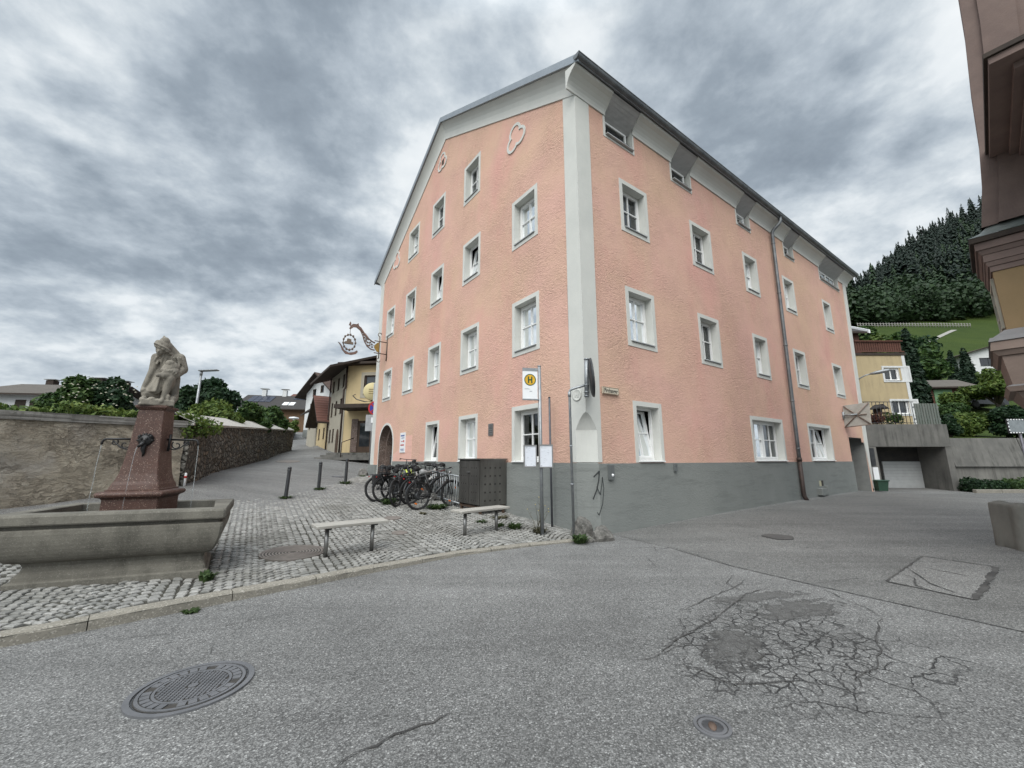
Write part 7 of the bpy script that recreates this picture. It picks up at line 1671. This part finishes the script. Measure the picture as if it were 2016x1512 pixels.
A = PY(1914, 735, 60); A.z = hz1(A.x, A.y); zt = PY(1920, 690, 60).z
hs, F = house('white hillside house with low brown gable roof below the meadow', (A.x, A.y), -12, 6.0, 9, A.z - 2, zt - .5, .9, 'y', WHITER, GREYROOF, .6, [('f', 1.3, zt - 2.6, 2.4, 1.3)], DARKSTEEL)
B = PY(1870, 740, 66); hs, F = house('long low part of a white house left of the hillside gable', (B.x, B.y), 2, 5.5, 6, A.z - 2, zt - .4, .8, 'x', WHITER, GREYROOF, .7, [('f', 1.2, zt - 2.0, 1.4, 1.0)], DARKSTEEL)
A = PY(1815, 800, 36); g_ = hz1(A.x, A.y); zt = PY(1850, 762, 36).z; REDWOOD = M('red_brown_boards', (.11, .045, .03), (.075, .032, .022), scale=3, stretch=(.3, .3, 4), bump=.4, bscale=10)
hs, F = house('red-brown timber garden shed with grey roof and green door', (A.x, A.y), -6, 4.3, 3.2, g_ - .5, zt, .75, 'x', REDWOOD, GREYROOF, .5, [('f', 2.9, zt - 1.0, .5, .5)], DARKSTEEL, name='garden_shed')
hs['category'] = 'shed'
m = MB(); plate(m, lambda x, n, z: F(x, -n, z), 1.2, 2.7, g_ - .4, zt - .25, .0, .05); m.build('door', M('faded_green_board', (.16, .28, .15), (.13, .24, .13)), hs)
m = MB(); plate(m, lambda x, n, z: F(x, -n, z), .05, .4, g_ - .4, zt - .3, .0, .05); m.build('shutter', M('dark_green_board', (.05, .16, .09)), hs)
# parked car half hidden among the hedges
c = gnd(1922, 800, 33.5); c.z += .15; ct = thing('parked_car', 'dark car parked among the hedges below the shed', 'car', c, R(8))
CARP = M('dark_car_paint', (.012, .013, .016), (.016, .017, .02), rough=.25, bump=0, spec=.6)
m = MB(); side = [(-2.1, .35), (-2.15, .7), (-2.0, .92), (-1.3, 1.0), (-.7, 1.42), (.5, 1.45), (1.2, 1.05), (2.0, .9), (2.15, .6), (2.1, .3)]
m.prism(side, lambda x, z, q: V(x, q, z), -.82, .82); local_build(m, 'body', CARP, ct)
m = MB(); m.prism([(-1.15, 1.0), (-.65, 1.36), (.45, 1.38), (1.05, 1.04)], lambda x, z, q: V(x, q, z), -.835, .835); local_build(m, 'window', DGLASS, ct)
for x in (-1.3, 1.3):
    for y in (-.78, .78):
        m = MB(); m.lathe([(.2, -.1), (.31, -.09), (.32, 0), (.31, .09), (.2, .1)], (x, y, .31), 20, Matrix.Rotation(R(90), 3, 'X')); w_ = local_build(m, 'wheel', BLACK, ct); m = MB(); m.lathe([(.2, -.095), (.05, -.105), (0, -.1)], (x, y, .31), 12, Matrix.Rotation(R(90), 3, 'X')); local_build(m, 'rim', STEEL, w_)

# ------------------------------------------------------------------ garage under a terrace, retaining wall
gb = thing('garage', 'stained concrete garage under a terrace with pale roller door', 'garage', (19.5, 19.6, -1.5))
m = MB(); m.box((19.25, 20.35, 1.17), (4.7, 1.5, 1.10)); m.box((19.25, 22.6, 1.62), (4.7, 3.0, .2)); gbeam = m.build('concrete_beam', CONCRETE, gb)
m = MB(); m.prism([(17.38, 19.62), (17.9, 19.62), (19.2, 21.0), (17.38, 21.0)], lambda x, y, q: V(x, y, q), -1.7, .62); m.build('side_wall', CONCRETE2, gb)
m = MB(); m.prism([(21.32, 19.62), (21.62, 19.62), (21.62, 21.05), (21.32, 21.05)], lambda x, y, q: V(x, y, q), -1.7, .62); m.build('side_wall', CONCRETE, gb)
m = MB(); m.box((20.26, 21.02, -.15), (2.12, .06, 1.54)); m.box((18.6, 21.06, .0), (1.4, .06, 3.2)); m.build('back_wall', DARKROOM, gb)
m = MB()
for k in range(9): m.box((20.3, 20.96, -1.42 + k * .155), (1.98, .05, .15))
m.build('roller_door', M('pale_door_sheet', (.40, .41, .41), (.35, .36, .36), rough=.5, bump=0), gb)
m = MB(); m.box((17.62, 19.58, .12), (.22, .06, .85)); m.build('meter_box', DARKSTEEL, gb)
m = MB(); m.box((17.66, 19.585, -.75), (.26, .06, .75)); m.build('white_panel', SIGNWHITE, gb)
m = MB(); m.box((19.3, 19.68, .66), (4.2, .1, .06)); m.build('lintel_edge', DARKSTEEL, gb)
rt = thing('retaining_wall', 'grey streaked concrete retaining wall at the end of the street', 'wall', (27, 19.7, -1.5))
for k in range(4):
    x0, x1 = 21.66 + k * 3.6, 21.66 + k * 3.6 + 3.56
    m = MB(); m.prism([(19.72, -.34), (19.62, -.34), (19.86, 1.05), (20.06, 1.05)], lambda y, z, q: V(q, y, z), x0, x1); m.build('upper_panel', CONCRETE, rt)
m = MB(); m.box((28.7, 19.95, -.95), (14.1, .4, 1.3)); m.build('footing', CONCRETE2, rt)
m = MB()
for k in range(9): m.box((21.9 + k * 1.2, 18.75, -1.46), (1.18, .18, .2), None, .02)
m.build('bed_edging', KERB, kind='structure')
for i, (x, lb) in enumerate(((22.4, 'left dark clipped shrub before the retaining wall'), (23.9, 'middle brownish shrub before the retaining wall'), (25.6, 'right yellow-green shrub before the retaining wall'))):
    rr = random.Random(70 + i); bl = [(rr.uniform(-.7, .7), rr.uniform(-.2, .2), rr.uniform(.15, .42), .42, .36, .26) for _ in range(7)]
    make_tree('clipped_shrub', lb, 'shrub', V(x, 19.25, -1.5), bl, 2200, .06, LEAF_DARK if i == 0 else (LEAF_MID if i == 1 else mat_leaf('autumn_leaf', (.03, .03, .012), (.07, .06, .02), (.14, .11, .035))), 80 + i, .04, 'shrubs along the retaining wall', False)
t = thing('terrace_railing', 'thin black iron railing along the terrace edge', 'railing', (18.6, 19.75, 1.72))
m = MB()
for k in range(17): m.tube([V(17.0 + k * .2, 19.75, 1.72), V(17.0 + k * .2, 19.75, 2.85)], .014, 5)
m.build('bars', DARKSTEEL, t); m = MB(); m.tube([V(16.9, 19.75, 2.86), V(20.3, 19.75, 2.86)], .02, 6); m.tube([V(16.9, 19.75, 1.80), V(20.3, 19.75, 1.80)], .016, 6); m.build('rail', DARKSTEEL, t)
t = thing('slat_fence', 'grey-green wooden slat fence at the right end of the terrace', 'fence', (21, 19.8, 1.72))
m = MB()
for k in range(9): m.box((20.42 + k * .135, 19.8, 2.24), (.1, .03, 1.1))
m.build('slats', M('grey_green_slat', (.10, .12, .105), (.14, .15, .135), scale=4, stretch=(3, 3, .3)), t); m = MB(); m.box((20.95, 19.83, 2.0), (1.3, .04, .08)); m.box((20.95, 19.83, 2.6), (1.3, .04, .08)); m.build('rail', GALV, t)
YB = 22.2; ax0, ax1 = PY(1690, 760, YB).x - 1.5, PY(1790, 760, YB).x; zt = PY(1740, 700, YB).z
hs, F = house('yellow house with wooden balcony railing above the garage terrace', (ax0, YB), 0, ax1 - ax0, 6, 1.0, zt, 0, 'x', mat_render('ochre_render', (.44, .355, .215), (.39, .315, .195), .2, .25), DARKROOF, .05, [('f', PY(1741, 735, YB).x - ax0, PY(1741, 749, YB).z, .85, .72), ('f', PY(1757, 800, YB).x - ax0, PY(1757, 815, YB).z, .95, .8)], WHITEPVC, oversx=.1)
fn = lambda x, n, z: F(x, -n, z)
for x, zz in ((PY(1741, 735, YB).x - ax0, PY(1741, 749, YB).z), (PY(1757, 800, YB).x - ax0, PY(1757, 815, YB).z)): m = MB(); rim_box(m, fn, x - .12, x + 1.5, zz - .1, zz + .85, .1, .0, .03); plate(m, fn, x + .97, x + 1.4, zz, zz + .75, .0, .012); m.build('window_surround', WHITER, hs)
m = MB(); plate(m, fn, ax1 - ax0 - .16, ax1 - ax0 + .02, 1.7, zt, -.02, .02); m.build('corner_strip', WHITER, hs)
m = MB()
for k in range(20): m.box(F(ax1 - ax0 - 2.6 + k * .135, .08, zt + .55), (.1, .04, .62))
m.box(F(ax1 - ax0 - 1.3, .02, zt + .88), (2.8, .08, .07)); m.box(F(ax1 - ax0 - 1.3, .02, zt + .24), (2.8, .06, .07)); m.build('balcony_railing', REDWOOD, hs)
A = PY(1600, 700, 27); zt2 = PY(1690, 652, 27).z
hs, F = house('dark red-brown timber house behind the pink corner house', (A.x, A.y), 4, PY(1697, 660, 27).x - A.x, 8, 3, zt2, 2.2, 'x', REDWOOD, DARKROOF, .4, [], oversx=.35)
m = MB(); w_ = PY(1697, 660, 27).x - A.x; m.prism([(-.5, zt2 - .2), (4, zt2 + 2.3), (4, zt2 + 2.5), (-.5, zt2 + .05)], lambda y, z, q: F(q, y, z), w_ + .3, w_ + .42); m.build('verge_board', SIGNWHITE, hs)
t = thing('bird_house', 'wooden bird feeder house on the terrace behind the railing', 'bird feeder', V(PY(1735, 830, 20.6).x, 20.6, 1.72)); b_ = V(PY(1735, 830, 20.6).x, 20.6, 0)
m = MB(); m.tube([b_ + V(0, 0, 1.72), b_ + V(0, 0, 2.35)], .03, 6); m.build('stand', DARKWOOD, t); m = MB(); m.box(b_ + V(0, 0, 2.4), (.5, .4, .05)); m.box(b_ + V(0, .1, 2.52), (.3, .2, .2)); m.build('tray', DARKWOOD, t)
m = MB(); m.prism([(-.34, 2.6), (.34, 2.6), (0, 2.85)], lambda x, z, q: b_ + V(x, q, z), -.25, .25); m.build('roof', DARKROOF, t)
for i, (px, lb, mt) in enumerate(((1722, 'reddish potted shrub on the terrace behind the railing', mat_leaf('red_leaf', (.05, .02, .015), (.10, .04, .03), (.16, .08, .05))), (1762, 'green potted plants on the terrace behind the railing', LEAF_MID))):
    rr = random.Random(i); bx = PY(px, 830, 20.2).x; make_tree('terrace_plant', lb, 'plant', V(bx, 20.2, 1.72), [(rr.uniform(-.4, .4), 0, rr.uniform(.2, .5), .25, .2, .22) for _ in range(5)], 700, .05, mt, 90 + i, .03, None, False)
bx = 17.05; by = 18.85
t = thing('waste_bin', 'dark green lidded waste bin beside the garage entrance', 'bin', V(bx, by, hr(bx, by))); z0 = hr(bx, by); GB = M('green_bin_plastic', (.02, .055, .035), (.03, .07, .045), rough=.5, bump=0)
m = MB(); m.mesh([V(bx + x * s, by + y * s, z0 + z) for s, z in ((.2, .05), (.25, .48)) for x, y in ((-1, -1), (1, -1), (1, 1), (-1, 1))], [(0, 1, 2, 3), (4, 5, 6, 7), (0, 1, 5, 4), (1, 2, 6, 5), (2, 3, 7, 6), (3, 0, 4, 7)]); m.build('body', GB, t)
m = MB(); m.box(V(bx, by, z0 + .51), (.58, .58, .06), None, .02); m.build('lid', GB, t)
r2 = random.Random(1); bm = bmesh.new(); bmesh.ops.create_icosphere(bm, subdivisions=2, radius=.2)
for v in bm.verts: v.co *= 1 + .18 * math.sin(9 * v.co.x * 5 + v.co.z * 31)
for v in bm.verts: v.co.z = max(v.co.z * .8, -.1)
me = bpy.data.meshes.new('rubbish_bag'); bm.to_mesh(me); bm.free(); me.materials.append(BLACK); o = bpy.data.objects.new('rubbish_bag', me); COL.objects.link(o); o.location = V(16.75, 19.0, hr(16.75, 19) + .1); o['label'] = 'small black bag on the ground left of the green bin'; o['category'] = 'bag'
# framed mirror on a post at the right edge
c = V(PY(2016, 930, 16.5).x + .15, 16.5, -1.5); t = thing('framed_mirror', 'rectangular traffic mirror with dashed frame at the right edge', 'mirror', c)
a, b = PY(1986, 853, 16.5), PY(1986, 825, 16.5); fn = lambda x, n, z: V(a.x + x, 16.5 - n, a.z + z); h = b.z - a.z
m = MB(); plate(m, fn, .04, 1.0, .04, h - .04, 0, .02); m.build('mirror_glass', M('cloudy_mirror', (.4, .42, .42), (.3, .32, .32), rough=.15, metal=.8, bump=0), t)
m = MB(); rim_box(m, fn, 0, 1.04, 0, h, .05, -.02, .035); m.build('frame', DARKSTEEL, t)
m = MB()
for k in range(9):
    plate(m, fn, .02 + k * .12, .09 + k * .12, .005, .045, .035, .04); plate(m, fn, .02 + k * .12, .09 + k * .12, h - .045, h - .005, .035, .04)
for k in range(4): plate(m, fn, .005, .045, .1 + k * .14, .17 + k * .14, .035, .04)
m.build('reflective_dash', SIGNWHITE, t); m = MB(); m.tube([V(a.x + .5, 16.53, a.z + .3), V(a.x + .5, 16.53, -1.55)], .045, 8); m.build('post', M('violet_grey_pole', (.16, .155, .18), rough=.5, metal=.3), t)

# ------------------------------------------------------------------ house with the oriel at the right edge
K = Vector((6.9, 5.25)); e1 = Vector((.64, -.768)); e2 = Vector((.768, .64))
def OF(a, b, z): p = K + e1 * a + e2 * b; return V(p.x, p.y, z)
ob = thing('oriel_house', 'brown house with ornate two storey oriel at the right edge', 'house', OF(0, 1.2, -1.5))
BROWNP = M('brown_painted_plaster', (.175, .125, .108), (.14, .10, .088), scale=3, rough=.85, bump=.25, bscale=40); BROWNL = M('light_brown_plaster', (.235, .175, .145), (.195, .145, .12), scale=3, rough=.85, bump=.25, bscale=40); TAN = M('tan_panel', (.25, .17, .09), (.21, .145, .075), scale=2, rough=.85, bump=.2); OCHRE = M('ochre_ornament', (.24, .175, .10), (.19, .14, .085), scale=8, rough=.8, bump=.2); COPPER = M('grey_green_copper', (.15, .17, .16), (.20, .215, .20), scale=4, rough=.5, metal=.3, bump=.1)
def slab(mb, z0, z1, o0, o1=None, a1=3.4, b1=1.3):
    o1 = o0 if o1 is None else o1; v = []
    for z, o in ((z0, o0), (z1, o1)): v += [OF(-o, -o, z), OF(a1, -o, z), OF(a1, b1, z), OF(-o, b1, z)]
    mb.mesh(v, [(0, 3, 2, 1), (4, 5, 6, 7), (0, 1, 5, 4), (1, 2, 6, 5), (2, 3, 7, 6), (3, 0, 4, 7)])
m = MB(); m.poly([OF(1.0, 1.25, -1.8), OF(9, 1.25, -1.8), OF(9, 1.25, 9.5), OF(1.0, 1.25, 9.5)]); m.poly([OF(1.0, 1.25, -1.8), OF(5, 6, -1.8), OF(5, 6, 9.5), OF(1.0, 1.25, 9.5)]); m.poly([OF(1.0, 1.25, 9.5), OF(9, 1.25, 9.5), OF(5, 6, 9.5)]); m.build('wall', BROWNL, ob)
m = MB(); slab(m, 1.78, 2.64, 0.0); m.build('oriel_bay', TAN, ob)
m = MB(); prev = None
for z0, z1, o0, o1 in ((.42, .58, -.60, -.30), (.58, .74, -.30, -.05), (.74, .90, -.05, .05)): slab(m, z0, z1, o0, o1)
slab(m, .905, .97, .10, .13); slab(m, .975, 1.40, .06, .10); slab(m, 1.405, 1.47, .13, .17); slab(m, 1.475, 1.60, .19, .17); m.build('console', BROWNL, ob)
m = MB(); slab(m, 1.605, 1.66, .19, .17); slab(m, 1.665, 1.775, .14, .02); slab(m, .972, 1.0, .125, .07); m.build('sill_moulding', M('grey_metal_moulding', (.21, .2, .2), (.17, .165, .165), rough=.6), ob)
m = MB(); slab(m, 2.645, 2.72, .015); slab(m, 2.725, 2.79, .03, .045); slab(m, 2.795, 2.90, .055); slab(m, 2.905, 2.97, .065, .09); slab(m, 2.975, 3.08, .11); m.build('cornice', BROWNP, ob)
m = MB(); slab(m, 3.085, 3.16, .15); m.build('cornice_edge', SOFFIT, ob)
m = MB(); pr = [(.155, 3.165), (.04, 3.24), (-.06, 3.36), (-.15, 3.54), (-.24, 3.75), (-.30, 4.0)]
for (o0, z0), (o1, z1) in zip(pr[:-1], pr[1:]): m.mesh([OF(-o0, -o0, z0), OF(3.4, -o0, z0), OF(-o0, 1.3, z0), OF(-o1, -o1, z1), OF(3.4, -o1, z1), OF(-o1, 1.3, z1)], [(0, 1, 4, 3), (0, 2, 5, 3)], True)
m.build('skirt_roof', COPPER, ob)
m = MB()      # shaft above the skirt roof; its edge leans inwards
L_ = [(.0, 3.35), (.10, 4.0), (.17, 4.7), (.22, 5.6), (.30, 6.6), (.36, 7.8), (.42, 9.4)]
for (a0, z0), (a1, z1) in zip(L_[:-1], L_[1:]):
    for da, db, w_ in ((0, .02, .16), (.16, -.02, .34), (.5, .03, .12)): m.mesh([OF(a + p, db + q, z) for a, z in ((a0, z0), (a1, z1)) for p, q in ((da, 0), (da + w_, 0), (da + w_, .25), (da, .25))], [(0, 1, 5, 4), (1, 2, 6, 5), (2, 3, 7, 6), (3, 0, 4, 7)])
m.build('pilaster', BROWNP, ob)
m = MB(); m.mesh([OF(a, .05, z) for a, z in ((.6, 3.4), (3.4, 3.4), (3.4, 9.4), (1.0, 9.4))], [(0, 1, 2, 3)]); m.build('upper_wall', M('pale_plaster', (.36, .32, .27), (.3, .265, .225), rough=.85, bump=.2), ob)
m = MB()
HA, HB1, HB2 = .20, -2.22, .0
for z0, z1, o in ((4.36, 4.44, -.03), (4.28, 4.355, -.2), (4.22, 4.275, -.28), (4.12, 4.215, -.42), (4.05, 4.115, -.48)):
    m.mesh([OF(a, b, z) for z in (z0, z1) for a, b in ((HA - o, HB1 - o), (3.4, HB1 - o), (3.4, HB2), (HA - o, HB2))], [(0, 3, 2, 1), (4, 5, 6, 7), (0, 1, 5, 4), (1, 2, 6, 5), (2, 3, 7, 6), (3, 0, 4, 7)])
m.build('hood_cornice', BROWNP, ob)
m = MB(); m.mesh([OF(a, b, z) for z in (4.445, 4.50) for a, b in ((HA, HB1), (3.4, HB1), (3.4, HB2 + .02), (HA, HB2 + .02))], [(0, 3, 2, 1), (4, 5, 6, 7), (0, 1, 5, 4), (1, 2, 6, 5), (2, 3, 7, 6), (3, 0, 4, 7)]); m.build('hood_roof', SOFFIT, ob)
def owin(fn, x0, x1, z0, z1, nx, nz):
    m = MB(); rim_box(m, fn, x0, x1, z0, z1, .05, -.02, .03)
    for k in range(1, nx): x = x0 + (x1 - x0) * k / nx; plate(m, fn, x - .012, x + .012, z0 + .05, z1 - .05, -.01, .02)
    for k in range(1, nz): z = z0 + (z1 - z0) * k / nz; plate(m, fn, x0 + .05, x1 - .05, z - .012, z + .012, -.01, .018)
    w = m.build('window', M('cream_window_frame', (.45, .42, .34), (.38, .35, .28), bump=0, rough=.6), ob); g = MB(); plate(g, fn, x0 + .04, x1 - .04, z0 + .04, z1 - .04, .001, .006); g.build('pane', DGLASS, w)
owin(lambda x, n, z: OF(x, -n, z), .42, 1.5, 1.86, 2.58, 2, 3); owin(lambda x, n, z: OF(-n, x, z), .18, .95, 1.84, 2.6, 2, 3); owin(lambda x, n, z: OF(x, .0 - n, z), -.0 + .62, 1.5, 3.45, 4.02, 2, 2)
m = MB(); r3 = random.Random(2)
for cx, cz, s, d in ((.35, 1.3, .09, 1), (.55, 1.2, .06, -1), (.32, 1.12, .05, 1), (.75, 1.3, .08, -1), (.9, 1.15, .06, 1)):
    pts = []
    for a in np.linspace(0, 7.5, 26): rr = s * (1 - a / 9); z = cz + rr * math.sin(a); x = cx + d * rr * math.cos(a); pts.append(OF(x, -.075 - .04 * (z - .975) / .425, z))
    m.tube(pts, .016, 6)
m.build('scroll_ornament', OCHRE, ob)
sb = carve('guard_stone', [((-.3, -.2, .0), .16, (-.3, -.2, .66), .13), ((.4, -.15, 0), .2, (.4, -.1, .6), .16), ((-.28, .2, 0), .15, (-.27, .18, .68), .12)], [((.1, -.1, .3), (.5, .3, .5))], .035, mat_render('pale_weathered_stone', (.20, .192, .17), (.15, .145, .13), .6, .4), [((.1, 0, .35), (1.0, .62, .78), Matrix.Rotation(.03, 3, 'Y'))])
sb.location = V(8.93, 7.05, -1.5); sb.rotation_euler = (0, 0, R(-12)); sb['label'] = 'rough pale guard stone on the road at the right edge'; sb['category'] = 'guard stone'
